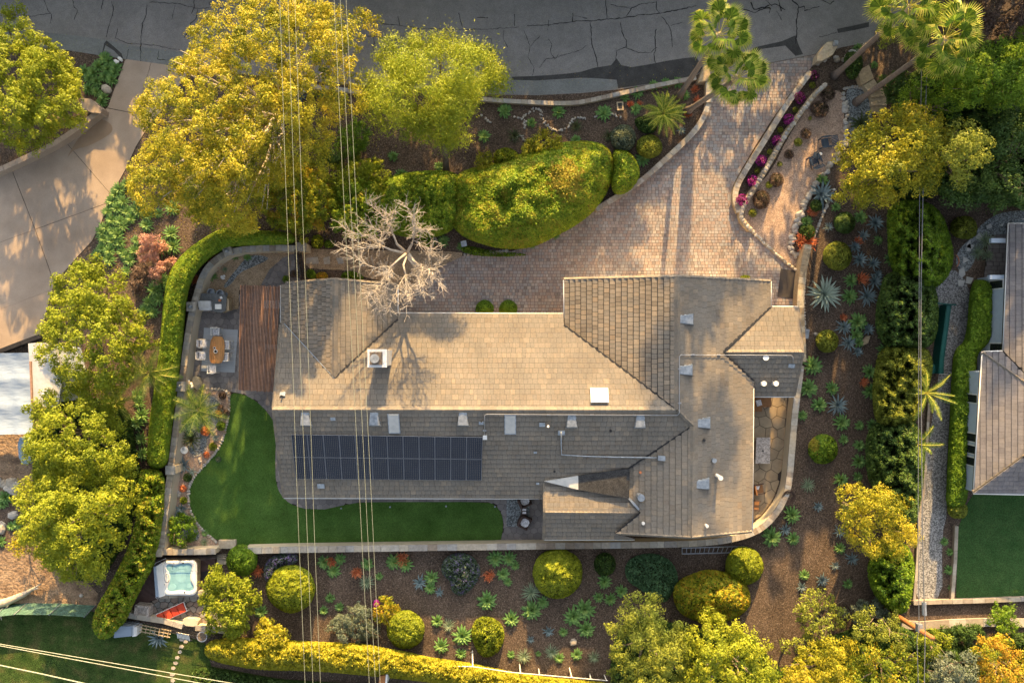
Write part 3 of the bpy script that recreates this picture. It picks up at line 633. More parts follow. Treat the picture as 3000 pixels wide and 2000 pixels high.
roofs = [
 (M_top, [(1166, 917), (1650, 918), (1652, 950), (1984, 1200), (800, 1199), (812, 1080), (822, 950), (832, 946), (979, 1107), (1166, 934)], .30),
 (M_bot, [(800, 1199), (1984, 1200), (2032, 1246), (1843, 1370), (1836, 1371), (1595, 1407), (1595, 1460), (832, 1457)], .34),
 (L_left, [(823, 836), (840, 829), (864, 822), (982, 818), (979, 1107), (832, 946), (823, 950)], .34),
 (L_right, [(982, 818), (1118, 823), (1164, 834), (1166, 934), (979, 1107)], .34),
 (G_left, [(1652, 817), (1984, 809), (1984, 1200), (1653, 950)], .38),
 (G_right, [(1984, 809), (2110, 814), (2258, 823), (2258, 898), (2118, 1030), (2209, 1116), (2207, 1135), (2205, 1490), (2202, 1555), (2120, 1566), (2025, 1573), (2030, 1246), (1984, 1200)], .34),
 (S_left, [(2031, 1246), (2025, 1573), (1860, 1566), (1803, 1561), (1877, 1501), (1841, 1457), (1843, 1370)], .38),
 (W_up, [(1596, 1407), (1841, 1457), (1877, 1500), (1597, 1498)], .34),
 (W_low, [(1597, 1498), (1877, 1500), (1803, 1561), (1859, 1577), (1859, 1580), (1594, 1580)], .34),
 (E_up, [(2264, 898), (2337, 899), (2352, 1031), (2118, 1030)], .34),
 (E_low, [(2118, 1030), (2352, 1031), (2326, 1161), (2207, 1161), (2209, 1116)], .34),
]
house = thing('house', 'large tan single storey house with shingled gable roofs in the middle of the photo', 'house', (0, -3, 0))
roof_o = None; dk = Geo()
for P, poly, ex in roofs:
    pts = [P.px(*q) for q in poly]; n = len(pts); xy = [p[:2] for p in pts]
    dk.prism(xy, lambda x, y, P=P: P.z(x, y)-.16, lambda x, y, P=P: P.z(x, y)-.015, bottom=True)
roof_o = part('roof', dk, M['deck_dark'], house)
rs_ = random.Random(21); pieces = []
def roof_shingles(P, poly, ex, w0, w1, out, rnd, th=.03, tv=.13):
    xy = [P.px(*q)[:2] for q in poly]; g_ = math.hypot(P.b, P.c); cs = 1/math.sqrt(1+g_*g_)
    up = (P.b/g_, P.c/g_); al = (-up[1], up[0]); dv = ex*cs
    U = [x*al[0]+y*al[1] for x, y in xy]; V = [x*up[0]+y*up[1] for x, y in xy]
    reg = list(zip(U, V)); v = min(V); vmax = max(V)
    while v < vmax:
        u = min(U)-rnd.random()*w1; band = rnd.uniform(-.08, .08)
        while u < max(U):
            w = rnd.uniform(w0, w1); c = [(u, v), (u+w, v), (u+w, v+dv), (u, v+dv)]; u += w
            cu, cv = (c[0][0]+c[1][0])/2, v+dv/2
            ins = pip(np.array([cu]), np.array([cv]), reg)[0]; d = edist(np.array([cu]), np.array([cv]), reg)[0][0]
            if not ins and d > w: continue
            q = c if ins and d > w*.75+.05 else clip_cell(reg, c)
            if not q: continue
            q = inset(q, .014 if th > .06 else .006); to = lambda a, b: (a*al[0]+b*up[0], a*al[1]+b*up[1])
            lift = rnd.uniform(0, .008)
            def zt(x, y, v0=v): fr = min(1, max(0, ((x*up[0]+y*up[1])-v0)/dv)); return P.z(x, y)+.006+(th+lift)*(1-fr)
            G = Geo(); G.prism([to(*p) for p in q], lambda x, y: P.z(x, y)-.012, zt, min(1, max(0, rnd.gauss(.45+band, tv))))
            out.append((area(q), G))
        v += dv
for P, poly, ex in roofs:
    if P in (G_left, L_left): roof_shingles(P, poly, ex, .24, .34, pieces, rs_, .085, .26)
    elif P is M_top or P is E_up: roof_shingles(P, poly, .35, .2, .42, pieces, rs_, .04, .12)
    else: roof_shingles(P, poly, ex, .24, .42, pieces, rs_, .045)
emit_pieces('shingle', pieces, M['shingle'], roof_o, 300, 'shingle_field')
def ridge(p0, p1, w, n, parent=None, tone=(.3, .8), th=.07):
    a, b = Vector(p0), Vector(p1); d = b-a; ang = math.atan2(d.y, d.x)
    for i in range(n):
        t = (i+.5)/n; c = a.lerp(b, t); g = Geo(); L_ = d.length/n*1.08
        up = Vector((0, 0, 1)); dd = d.normalized(); side = dd.cross(up).normalized()
        vs = []
        for s, lift in ((-.5, .0), (.5, .035)):
            for q, z in ((-w/2, -.07), (0, th), (w/2, -.07)):
                vs.append(c+dd*L_*s*-1+side*q+Vector((0, 0, z+lift)))
        g.add(vs, [(0, 1, 4, 3), (1, 2, 5, 4), (0, 2, 1), (3, 4, 5)], random.uniform(*tone)); part('ridge_tile', g, M['shingle'], parent or roof_o)
ridge(M_top.px(800, 1199), M_top.px(1984, 1200), .42, 74)
ridge(L_left.px(982, 819), L_left.px(979, 1104), .40, 24)
ridge(G_left.px(1984, 810), G_left.px(1984, 1199), .40, 34)
ridge(G_right.px(1986, 1202), G_right.px(2030, 1246), .3, 5)
ridge(S_left.px(2030, 1248), S_left.px(2025, 1572), .42, 26)
ridge(W_low.px(1598, 1499), W_low.px(1876, 1501), .40, 22)
ridge(E_up.px(2120, 1031), E_up.px(2352, 1031), .34, 18)
# rake tiles along the gable ends
for P, a, b, n in ((G_left, (1652, 818), (1984, 810), 22), (G_right, (1984, 810), (2258, 824), 22), (L_left, (838, 830), (982, 819), 10), (L_right, (982, 819), (1164, 835), 12), (W_low, (1597, 1500), (1594, 1580), 8), (W_up, (1596, 1408), (1597, 1498), 8), (M_bot, (801, 1201), (832, 1457), 20), (M_top, (823, 950), (801, 1197), 20), (E_up, (2337, 900), (2351, 1030), 12), (E_low, (2352, 1033), (2326, 1160), 12), (S_left, (2024, 1572), (1805, 1561), 16), (G_right, (2202, 1555), (2027, 1572), 14)):
    ridge(P.px(*a, .02), P.px(*b, .02), .26, n, th=.05)
# valleys
def strip(name, P, pts, w, mat, lift=.05, parent=None, r=.03):
    g = Geo(); q = [P.px(*p, lift) for p in pts]
    for a, b in zip(q, q[1:]):
        dx, dy = b[0]-a[0], b[1]-a[1]; l = math.hypot(dx, dy); nx, ny = -dy/l*w/2, dx/l*w/2
        g.add([(a[0]-nx, a[1]-ny, a[2]), (b[0]-nx, b[1]-ny, b[2]), (b[0]+nx, b[1]+ny, b[2]), (a[0]+nx, a[1]+ny, a[2])], [(0, 1, 2, 3)])
        g.add([(a[0]-nx, a[1]-ny, a[2]-.05), (b[0]-nx, b[1]-ny, b[2]-.05), (b[0]+nx, b[1]+ny, b[2]-.05), (a[0]+nx, a[1]+ny, a[2]-.05)], [(3, 2, 1, 0)])
    return part(name, g, mat, parent or roof_o)
strip('valley_flashing', M_top, [(1652, 952), (1984, 1200)], .13, M['black'])
strip('valley_flashing', M_top, [(832, 947), (979, 1107)], .045, M['galv'], .07)
strip('valley_flashing', M_top, [(1166, 935), (981, 1107)], .13, M['black'])
strip('valley_flashing', G_right, [(2258, 899), (2119, 1029)], .13, M['black'])
strip('valley_flashing', G_right, [(2119, 1033), (2209, 1116)], .10, M['black'])
strip('valley_flashing', M_bot, [(2028, 1248), (1843, 1370)], .10, M['black'], .06)
strip('valley_flashing', S_left, [(1841, 1457), (1872, 1492)], .14, M['galv'], .07)
strip('valley_flashing', S_left, [(1874, 1504), (1805, 1560)], .08, M['black'])
# flat cricket between the wings
Cr = Plane(3.42-.06*2, .06, .0)
g = Geo(); g.prism([Cr.px(*p)[:2] for p in ((1693, 1391), (1810, 1373), (1843, 1370), (1841, 1457), (1693, 1431))], lambda x, y: Cr.z(x, y)-.1, lambda x, y: Cr.z(x, y)+.26)
part('flat_roofing', g, M['rolled'], roof_o)
g = Geo(); g.prism([Cr.px(*p)[:2] for p in ((1595, 1407), (1693, 1391), (1693, 1431))], lambda x, y: Cr.z(x, y)-.1, lambda x, y: Cr.z(x, y)+.26)
part('pale_membrane', g, M['membrane'], roof_o)
# walls
g = Geo()
for x0, y0, x1, y1, h in ((-14.4, -9.7, 14.9, 1.3, 2.7), (-14.6, .9, -7.9, 3.3, 2.7), (3.9, .9, 16.4, 3.5, 2.7), (4.0, -12.0, 15.0, -9.7, 2.9), (2.7, -12.5, 8.2, -9.7, 2.7), (14.9, -3.1, 18.1, 1.8, 2.7)):
    g.prism([(x0, y0), (x1, y0), (x1, y1), (x0, y1)], 0, h)
part('wall', g, M['plaster_warm'], house)
g = Geo()   # gable infill
for pts in (((-14.6, 3.3, 2.7), (-7.9, 3.3, 2.7), (-11.25, 3.3, 4.35)), ((3.9, 3.5, 2.7), (16.4, 3.5, 2.7), (10.17, 3.5, 5.2))):
    a, b, c = pts; g.add([a, b, c, (a[0], a[1]-.15, a[2]), (b[0], b[1]-.15, b[2]), (c[0], c[1]-.15, c[2])], [(0, 2, 1), (3, 4, 5), (0, 3, 5, 2), (2, 5, 4, 1)])
part('gable', g, M['plaster_warm'], house)
for x0, x1, y, z0, z1 in ((5.0, 9.4, 3.53, 0, 2.2), (10.6, 15.0, 3.53, 0, 2.2)):
    g = Geo(); g.box(((x0+x1)/2, y, (z0+z1)/2), (x1-x0, .06, z1-z0)); part('garage_door', g, M['white'], house)
def window(x, y, z, w, h, ax):
    f = Geo(); d = (w, .08, h) if ax == 'x' else (.08, w, h); f.box((x, y, z), d); fo = part('window', f, M['white'], house)
    p = Geo(); d = (w-.14, .10, h-.14) if ax == 'x' else (.10, w-.14, h-.14); p.box((x, y, z), d); part('pane', p, M['glass'], fo)
for x in (-13, -10, -5, -2, 1): window(x, -9.73, 1.5, 1.4, 1.2, 'x')
for x in (-5.5, -2.5, .8): window(x, 1.33, 1.5, 1.4, 1.2, 'x')
window(-11.2, 3.33, 1.6, 1.8, 1.2, 'x'); window(-14.43, -3, 1.4, 1.8, 1.4, 'y'); window(15.03, -6, 1.4, 1.8, 1.4, 'y'); window(15.03, -9, 1.4, 1.4, 1.2, 'y')
# gutters
def tubepart(name, pts, r, mat, parent, seg=6):
    g = Geo(); g.tube(pts, r, seg); return part(name, g, M[mat], parent, smooth=True)
for P, a, b in ((M_top, (1168, 917), (1650, 919)), (M_bot, (832, 1458), (1594, 1460)), (G_left, (1652, 820), (1652, 932)), (W_low, (1594, 1580), (1859, 1580)), (E_low, (2207, 1162), (2326, 1162)), (G_right, (2207, 1135), (2204, 1553)), (G_right, (2258, 824), (2258, 900)), (L_right, (1166, 836), (1166, 918)), (L_left, (823, 838), (823, 945)), (E_up, (2262, 898), (2337, 898))):
    tubepart('gutter', [P.px(*a, -.03), P.px(*b, -.03)], .045, 'white', house)
# chimney
ch = Geo(); cx, cy = -8.15, -1.02
chim = Geo(); chim.box((cx, cy, 5.0), (1.0, .95, 2.5)); co = part('chimney', chim, M['offwhite'], roof_o)
g = Geo(); g.box((cx, cy, 6.3), (1.16, 1.1, .14)); part('chimney_cap', g, M['white'], roof_o)
g = Geo(); g.box((cx-.05, cy, 6.42), (.75, .78, .12)); part('flue_tray', g, M['bark'], roof_o)
g = Geo(); g.cyl((cx-.05, cy), .22, 6.45, 6.85, 20); g.cyl((cx-.05, cy), .27, 6.86, 6.93, 20); part('flue', g, M['galv'], roof_o)
# skylights
def on(P, u, v, dx, dy, h, name, mat, lift=0, bev=None):
    """box lying on a roof plane, centre at photo pixel, sizes in metres"""
    c = P.px(u, v); g_ = math.hypot(P.b, P.c); g = Geo(); x, y, z = c
    q = [(x-dx/2, y-dy/2), (x+dx/2, y-dy/2), (x+dx/2, y+dy/2), (x-dx/2, y+dy/2)]
    g.prism(q, lambda a, b: P.z(a, b)-.02+lift, lambda a, b: P.z(a, b)+h+lift); return part(name, g, M[mat], roof_o)
on(M_top, 1755, 1156, 1.10, .86, .22, 'skylight', 'white')
on(M_top, 1755, 1156, .86, .64, .02, 'skylight_pane', 'membrane', .225)
for u, v in ((1155, 1240), (1495, 1243)):
    on(M_bot, u, v, .72, 1.28, .12, 'skylight', 'galv'); on(M_bot, u, v, .62, 1.16, .02, 'skylight_pane', 'membrane', .125)
# dormer vents: a sloping hood
def hood(P, u, v, s=.46):
    c = Vector(P.px(u, v)); g_ = math.hypot(P.b, P.c); upv = Vector((P.b/g_, P.c/g_, 0)); al = Vector((-upv.y, upv.x, 0)); g = Geo()
    def pt(a, b, z): q = c+al*a+upv*b; return (q.x, q.y, P.z(q.x, q.y)+z)
    w = s*.85
    g.add([pt(-w*.62, s, .03), pt(w*.62, s, .03), pt(w, -s, .0), pt(-w, -s, .0), pt(-w*.5, s*.9, .06), pt(w*.5, s*.9, .06), pt(w*.8, -s*.75, .30), pt(-w*.8, -s*.75, .30)], [(3, 2, 1, 0), (4, 7, 6, 5), (0, 1, 5, 4), (1, 2, 6, 5), (2, 3, 7, 6), (3, 0, 4, 7)], .5)
    fx = g.f; o = part('roof_vent', g, M['galv'], roof_o); return o
for P, u, v in ((M_bot, 897, 1228), (M_bot, 1098, 1228), (M_bot, 1357, 1228), (M_bot, 1675, 1233), (M_bot, 1875, 1234), (G_right, 2062, 1238), (G_right, 2010, 1083), (G_right, 2012, 935), (G_right, 2059, 1416)): hood(P, u, v)
for P, u, v, s in ((M_bot, 977, 1226, .3), (M_bot, 942, 1422, .45), (M_bot, 1588, 1243, .36), (M_bot, 1410, 1238, .3), (M_bot, 1568, 1324, .2), (M_top, 830, 1153, .34), (G_right, 2210, 1085, .26), (M_bot, 1575, 1415, .2)):
    on(P, u, v, s, s*.7, .14, 'roof_jack', 'galv')
for P, u, v, r, h, m in ((M_bot, 1605, 1246, .07, .35, 'white'), (M_bot, 1788, 1261, .08, .1, 'black'), (M_bot, 1624, 1379, .07, .12, 'black'), (G_right, 2061, 1288, .09, .1, 'black'), (G_right, 2087, 1345, .14, .4, 'galv'), (G_right, 2098, 1391, .14, .9, 'offwhite'), (S_left, 1872, 1450, .22, .7, 'galv'), (S_left, 1875, 1382, .08, .12, 'terracotta'), (S_left, 1883, 1530, .10, .15, 'offwhite'), (G_right, 2067, 1536, .10, .3, 'offwhite'), (E_low, 2241, 1047, .18, .12, 'white'), (E_low, 2231, 1122, .16, .4, 'white'), (E_low, 2266, 1122, .16, .4, 'white'), (M_top, 829, 1158, .05, .3, 'black'), (M_bot, 1411, 1232, .06, .3, 'black')):
    c = P.px(u, v); g = Geo(); g.cyl(c[:2], r*.8, c[2]-.05, c[2]+h, 14); g.cyl(c[:2], r*1.05, c[2]+h, c[2]+h+.05, 14); part('vent_pipe', g, M[m], roof_o)
# conduits
pts = [M_bot.px(1420, 1278, .15), M_bot.px(1420, 1216, .12), M_bot.px(1425, 1213, .12), M_bot.px(1984, 1216, .12), G_right.px(1990, 1210, .12), G_right.px(1990, 1044, .12), G_right.px(1995, 1039, .12), G_right.px(2118, 1040, .12), E_low.px(2200, 1040, .14), E_low.px(2318, 1041, .14), E_low.px(2323, 1046, .14), E_low.px(2323, 1066, .1)]
tubepart('conduit', pts, .024, 'alu', roof_o)
for u, v, P in ((1607, 1214, M_bot), (1734, 1214, M_bot), (1858, 1215, M_bot), (1990, 1180, G_right), (1990, 1080, G_right), (2029, 1039, G_right), (2105, 1039, G_right), (2179, 1040, E_low), (2299, 1041, E_low), (1420, 1260, M_bot)):
    on(P, u, v, .22, .09, .1, 'conduit_clamp', 'alu')
on(M_bot, 1421, 1280, .26, .28, .2, 'junction_box', 'white'); on(E_low, 2318, 1072, .4, .26, .05, 'roof_jack', 'galv')
pts = [M_bot.px(1644, 1265, .3), M_bot.px(1644, 1300, .1), M_bot.px(1645, 1331, .1), M_bot.px(1700, 1335, .12), M_bot.px(1800, 1338, .12), M_bot.px(1870, 1339, .12), S_left.px(1925, 1340, .14)]
tubepart('vent_duct', pts, .045, 'galv', roof_o)
for P, u, v in ((M_bot, 1644, 1266), (S_left, 1936, 1340)): on(P, u, v, .42, .3, .25, 'duct_hood', 'galv')
for u, v in ((1645, 1300), (1645, 1322), (1721, 1337), (1777, 1338), (1860, 1338)): on(M_bot, u, v, .16, .3, .09, 'wood_block', 'bark')
# solar array: 12 x 2 panels standing off the dark slope
sa = thing('solar_array', 'dark solar array of two rows on the shaded roof slope', 'solar panels', M_bot.px(1130, 1338))
SP = Plane(M_bot.a+.16, 0, M_bot.c)
A0, A1, B0, B1 = SP.px(853, 1272), SP.px(1414, 1280), SP.px(866, 1402), SP.px(1411, 1407)
def quadp(s, t):
    a = Vector(A0).lerp(Vector(A1), s); b = Vector(B0).lerp(Vector(B1), s); return a.lerp(b, t)
nrm = Vector((0, -SP.c, 1)).normalized()
for r_ in range(2):
    for c_ in range(12):
        s0, s1 = c_/12+.0012, (c_+1)/12-.0012; t0, t1 = r_*.5+.004+(.004 if r_ else 0), (r_+1)*.5-.004
        q = [quadp(s0, t1), quadp(s1, t1), quadp(s1, t0), quadp(s0, t0)]
        g = Geo(); vs = [tuple(p-nrm*.05) for p in q]+[tuple(p) for p in q]
        g.add(vs, [(4, 5, 6, 7), (0, 1, 5, 4), (1, 2, 6, 5), (2, 3, 7, 6), (3, 0, 4, 7), (3, 2, 1, 0)])
        f = part('solar_panel', g, M['alu'], sa)
        e = .013
        def lp(i, j, h): p = q[0].lerp(q[1], i).lerp(q[3].lerp(q[2], i), j); return tuple(p+nrm*h)
        g = Geo(); g.add([lp(e, e*.6, .004), lp(1-e, e*.6, .004), lp(1-e, 1-e*.6, .004), lp(e, 1-e*.6, .004)], [(0, 1, 2, 3)]); part('cell_glass', g, M['cell'], f)
        g = Geo()
        for i in range(1, 8):
            for j in range(1, 12):
                u_, v_ = e+(1-2*e)*i/8, e*.6+(1-1.2*e)*j/12; d1, d2 = .016, .011
                g.add([lp(u_-d1, v_, .007), lp(u_, v_-d2, .007), lp(u_+d1, v_, .007), lp(u_, v_+d2, .007)], [(0, 1, 2, 3)])
        for i in range(1, 8):
            u_ = e+(1-2*e)*i/8; g.add([lp(u_-.0025, e, .006), lp(u_+.0025, e, .006), lp(u_+.0025, 1-e, .006), lp(u_-.0025, 1-e, .006)], [(0, 1, 2, 3)])
        tag(part('cell_marks', g, M['cellmark'], f), kind='stuff')
# ------------------------------------------------------------ neighbour house on the right
nh = thing('neighbour_house', 'grey shingled house with pale blue walls at the right edge', 'house', W(3100, 1200))
NL = Plane(2.9-30.4*.42, .42, 0)    # slope rising to the right; eave near x=30.4
def nb(u, v): return NL.px(u, v)
# eave pixels: upper block x~2952 (y 655-1027), lower block x~2875..2850 (y 1027-1445)
UL = Plane(2.9-32.45*.42, .42, 0); LL = Plane(2.9-30.6*.42, .42, .0)
LB = Plane(2.9+10.1*.42, 0, .42)    # hip falling to the bottom
LT = Plane(2.9-.55*.42, 0, -.42)
polyU = [(2953, 655), (3300, 655), (3300, 1300), (3075, 1170), (2938, 1027)]
polyL = [(2878, 1030), (2935, 1028), (3075, 1170), (3300, 1180), (3300, 1200), (2998, 1337), (2852, 1441)]
polyB = [(2852, 1443), (2998, 1337), (3300, 1190), (3300, 1446)]
dk = Geo()
nro = [(UL, polyU), (LL, polyL), (LB, polyB)]
for P, poly in nro:
    dk.prism([P.px(*q)[:2] for q in poly], lambda x, y, P=P: P.z(x, y)-.16, lambda x, y, P=P: P.z(x, y)-.015, bottom=True)
nroof = part('roof', dk, M['deck_dark'], nh)
ps = []
for P, poly in nro: roof_shingles(P, poly, .34, .24, .42, ps, rs_, .035)
M['shingle2'] = pm('shingle_grey', [(.13, .125, .13), (.17, .16, .165), (.21, .195, .19), (.19, .17, .155)], .92, True, n=(1.2, .16), bump=(45, .5, .012), n2=(9, .14))
ps2 = [(a, g) for a, g in ps if min(v[0] for v in g.v) < 33.6]
emit_pieces('shingle', ps2, M['shingle2'], nroof, 300, 'shingle_field')
ridge(LL.px(2853, 1441), LL.px(3040, 1310), .34, 14, nroof); ridge(LL.px(2878, 1032), LL.px(3075, 1172), .30, 12, nroof)
for P, a, b in ((UL, (2953, 655), (3100, 655)), (UL, (2953, 655), (2938, 1027)), (LL, (2878, 1030), (2936, 1028)), (LL, (2877, 1030), (2851, 1443)), (LB, (2851, 1445), (3100, 1450))):
    tubepart('gutter', [P.px(*a, -.03), P.px(*b, -.03)], .05, 'white', nh)
g = Geo()
for x0, y0, x1, y1 in ((32.45, -2.0, 40, 4.4), (34.5, 4.4, 40, 8.2), (30.75, -10.0, 40, -2.0)): g.prism([(x0, y0), (x1, y0), (x1, y1), (x0, y1)], 0, 2.75)
part('wall', g, M['bluepaint'], nh)
for x, y in ((30.75, -3.8), (30.75, -6.4), (30.75, -7.2), (30.75, -8.0), (32.45, 3.8), (32.45, -.4)):
    g = Geo(); g.box((x, y, 1.95), (.12, .66, 1.3)); f = part('window', g, M['white'], nh); g = Geo(); g.box((x-.02, y, 1.95), (.12, .5, 1.16)); part('pane', g, M['glass'], f)
g = Geo(); g.box((30.72, -6.5, 2.68), (.1, 7, .12)); g.box((30.72, -6.5, 1.2), (.1, 7, .1)); part('trim', g, M['white'], nh)
for (u, v) in ((2905, 705), (2900, 812)):
    single('pergola_post_arm', Geo().box((W(u+22, v, 2.3)[0], W(u, v, 2.3)[1], 2.3), (1.2, .28, .22)), M['bluepaint'], 'pale blue beam end reaching out from the eave, '+('upper' if v < 750 else 'lower')+' of the two', 'beam')
# ------------------------------------------------------------ garden walls
def wall_line(label, pts, h, w, step, mat_body='plaster', capw=None, capth=.08, cat='wall', capmat='capstone', rough=False, name='garden_wall', cap=300, sm=2):
    """pts: cap centre line in photo pixels"""
    L_ = pxpoly(pts, h); L_ = smooth_poly(L_, sm, False) if sm else L_
    t = thing(name, label, cat, (L_[0][0], L_[0][1], 0)); g = Geo()
    for c in ribbon_cells(L_, w, 1.2): g.prism(c, -.1, h-capth)
    part('wall_body', g, M[mat_body], t); ps = []; rr = random.Random(len(pts)*31+int(h*100))
    if rough:
        for c in ribbon_cells(L_, capw or w, step):
            cx = sum(p[0] for p in c)/4; cy = sum(p[1] for p in c)/4
            for k in range(rough):
                G = Geo(); s = step*.52*rr.uniform(.8, 1.2); ox = rr.uniform(-.4, .4)*(capw or w)*(rough > 1)
                G.rock((cx+ox, cy+rr.uniform(-.05, .05), h-capth), s, rr.random(), .7, 6, rr); ps.append((s, G))
    else:
        for c in ribbon_cells(L_, capw or w+.08, step):
            G = Geo(); G.prism(inset(c, .008), h-capth, h+rr.uniform(0, .015), rr.random()); ps.append((area(c), G))
    emit_pieces('cap_stone', ps, M[capmat], t, cap); return t
wall_line('cream plaster boundary wall with grey stone cap along the clipped hedge, left of the patio', [(868, 728), (800, 726), (720, 730), (690, 735), (652, 746), (615, 775), (592, 810), (580, 850), (566, 900), (557, 940), (543, 1036), (532, 1130), (521, 1214), (507, 1321), (500, 1375), (490, 1460), (480, 1536), (474, 1585), (470, 1612)], 1.15, .36, .55)
wall_line('cream wall with stone cap between the planter and the hot tub deck', [(474, 1616), (560, 1616), (632, 1614)], .9, .34, .5)
wall_line('long cream wall with pale stone cap below the artificial lawn and the house', [(716, 1613), (850, 1609), (1150, 1605), (1500, 1600), (1840, 1596), (2010, 1593), (2100, 1586), (2146, 1578), (2204, 1562), (2243, 1538), (2270, 1508), (2290, 1478), (2307, 1439), (2314, 1393), (2320, 1321), (2327, 1232), (2334, 1171), (2341, 1118), (2347, 1071)], 1.0, .36, .62)
wall_line('tan stone retaining wall beside the black garage mat and the agave bed', [(2368, 716), (2354, 786), (2346, 857), (2345, 929), (2350, 1000), (2352, 1060)], .9, .42, .34, 'stonewall', capw=.5, capmat='stonewall')
wall_line('rough tan stone wall between the bougainvillea bed and the gravel terrace', [(2418, 250), (2395, 268), (2360, 312), (2300, 395), (2255, 480), (2205, 560), (2180, 600), (2168, 635), (2200, 672)], .55, .34, .30, 'stonewall', capw=.5, capmat='rock', rough=1)
wall_line('low cobble edge where the gravel terrace meets the paved driveway', [(2196, 668), (2240, 712), (2290, 757), (2336, 792)], .22, .18, .24, 'stonewall', capmat='rock', rough=1)
wall_line('low flagstone capped wall along the left side of the paved driveway', [(2078, 302), (2062, 345), (2036, 385), (1990, 430), (1930, 485), (1880, 530), (1800, 582), (1745, 615)], .5, .30, .6, 'stonewall', capw=.38)
wall_line('low flagstone capped wall along the right side of the paved driveway', [(2376, 210), (2330, 270), (2290, 330), (2235, 420), (2190, 490), (2158, 545), (2152, 585), (2166, 622)], .5, .30, .75, 'stonewall', capw=.40)
wall_line('short flagstone wall from the stone pillar at the drive entrance', [(2076, 240), (2078, 300)], .6, .36, .8, 'stonewall', capw=.44, sm=0)
wall_line('pale low stone kerb wall between the road and the upper planting', [(1400, 289), (1430, 292), (1500, 297), (1670, 305), (1740, 292), (1800, 278), (1900, 255), (2040, 228)], .35, .24, .45, 'stonewall', capw=.30)
wall_line('pale low kerb wall under the big yellow tree beside the road', [(800, 240), (886, 250), (950, 258), (1060, 270)], .35, .26, .6, 'stonewall', capw=.32)
wall_line('curved beige retaining wall along the left concrete driveway', [(-60, 520), (0, 497), (75, 462), (143, 430), (200, 395), (250, 358), (288, 326)], .7, .34, 1.1, 'concrete_tan', capw=.36, capmat='concrete_tan')
wall_line('grey timber and concrete edging between the neighbour path and lawn bed', [(2676, 1765), (2760, 1762), (2850, 1760), (3060, 1752)], .35, .22, .8, 'concrete_tan', capmat='capstone', sm=0)
wall_line('pale concrete edging along the left side of the shaded neighbour lawn', [(2803, 1540), (2798, 1650), (2790, 1756)], .3, .16, .9, 'concrete_tan', capmat='capstone', sm=0)
wall_line('pale concrete path edge below the utility pole', [(2640, 1828), (2700, 1832), (2780, 1826), (2880, 1822), (3060, 1824)], .2, .5, 1.3, 'concrete_tan', capmat='capstone', sm=0)
wall_line('pale cream ledge with stone cap below the hot tub', [(468, 1745), (520, 1742), (610, 1736)], .5, .30, .5, sm=0)
wall_line('pale stone ledge along the front of the lower flagstone terrace', [(362, 1798), (400, 1806), (480, 1818), (535, 1834)], .5, .30, .8, sm=0)
wall_line('short pale stone ledge right of the lower gate', [(572, 1838), (620, 1842), (660, 1848)], .5, .30, .8, sm=0)
wall_line('dark timber kerb along the bottom of the left driveway', [(-100, 1045), (0, 1028), (60, 1005), (118, 984)], .5, .22, 1.0, 'black', capmat='black', sm=0)
wall_line('weathered timber edging along the left side of the neighbour gravel path', [(2722, 1180), (2716, 1290), (2708, 1430), (2694, 1500), (2688, 1640), (2678, 1764)], .25, .1, 1.2, 'bark', capmat='capstone', sm=0)
# pillars
def pillar(label, u, v, s, h, lamp=True, rz=0, mat='capstone', ang=0, red=False):
    t = thing('wall_pillar', label, 'pillar', W(u, v, 0)); c = W(u, v, h); g = Geo(); g.box((c[0], c[1], h/2), (s*.86, s*.86, h), rz); part('pillar_body', g, M['plaster'], t)
    g = Geo(); g.box((c[0], c[1], h+.04), (s, s, .09), rz, random.random()); part('pillar_cap', g, M[mat], t)
    if lamp:
        g = Geo(); g.cyl(c[:2], .11, h+.08, h+.12, 10); g.cyl(c[:2], .035, h+.12, h+.3, 8); g.cyl(c[:2], .13, h+.3, h+.42, 10, r2=.03); l = single('post_lamp', g, M['galv'], 'small lantern on the '+label[:60], 'lamp')
    return t
pillar('square wall pillar beside the upper curve of the hedge', 668, 735, .58, 1.3, rz=R(20))
pillar('square stone pillar at the front gate end of the wall', 884, 724, .62, 1.3, False)
pillar('square wall pillar behind the barbecue counter', 562, 898, .62, 1.3)
pillar('square wall pillar above the feather palm', 530, 1131, .66, 1.3)
pillar('square wall pillar halfway down the planter bed', 500, 1376, .62, 1.3, False)
pillar('dark grey pillar at the lower left corner of the yard wall', 463, 1616, .6, 1.2, False)
# entrance stones
t = single('entrance_boulder', Geo().prism(pxpoly([(2050, 225), (2062, 194), (2078, 190), (2080, 222), (2070, 238), (2045, 240)], .7), 0, .7, .3), M['stonewall'], 'tan stone block at the left corner of the drive entrance', 'stone pillar')
t = single('entrance_boulder', Geo().prism(pxpoly([(2393, 180), (2395, 160), (2422, 124), (2448, 122), (2453, 138), (2440, 160), (2410, 178)], .8), 0, .8, .8), M['stonewall'], 'angular tan stone pillar at the right corner of the drive entrance', 'stone pillar')
g = Geo(); c = W(2449, 126, 1.1); g.box((c[0], c[1], 1.0), (.24, .3, .26)); g.cyl(c[:2], .12, 1.12, 1.2, 12); single('mailbox', g, M['galv'], 'dark mailbox on the right entrance pillar beside the road', 'mailbox')
t = single('driveway_pillar', Geo().prism(pxpoly([(236, 288), (265, 290), (298, 318), (296, 332), (270, 330), (240, 318)], .9), 0, .9, .5), M['concrete_tan'], 'beige block pillar at the end of the curved wall by the left driveway', 'pillar')
for i, (u, v, r) in enumerate(((353, 174, .15), (340, 181, .13), (345, 184, .10))):
    single('white_stone', Geo().rock(W(u, v, .1), r*1.2, .9, .7), M['white'], ['round white stone on the corner of the left drive', 'second white stone beside the corner plants', 'smallest white stone by the corner plants'][i], 'stone')
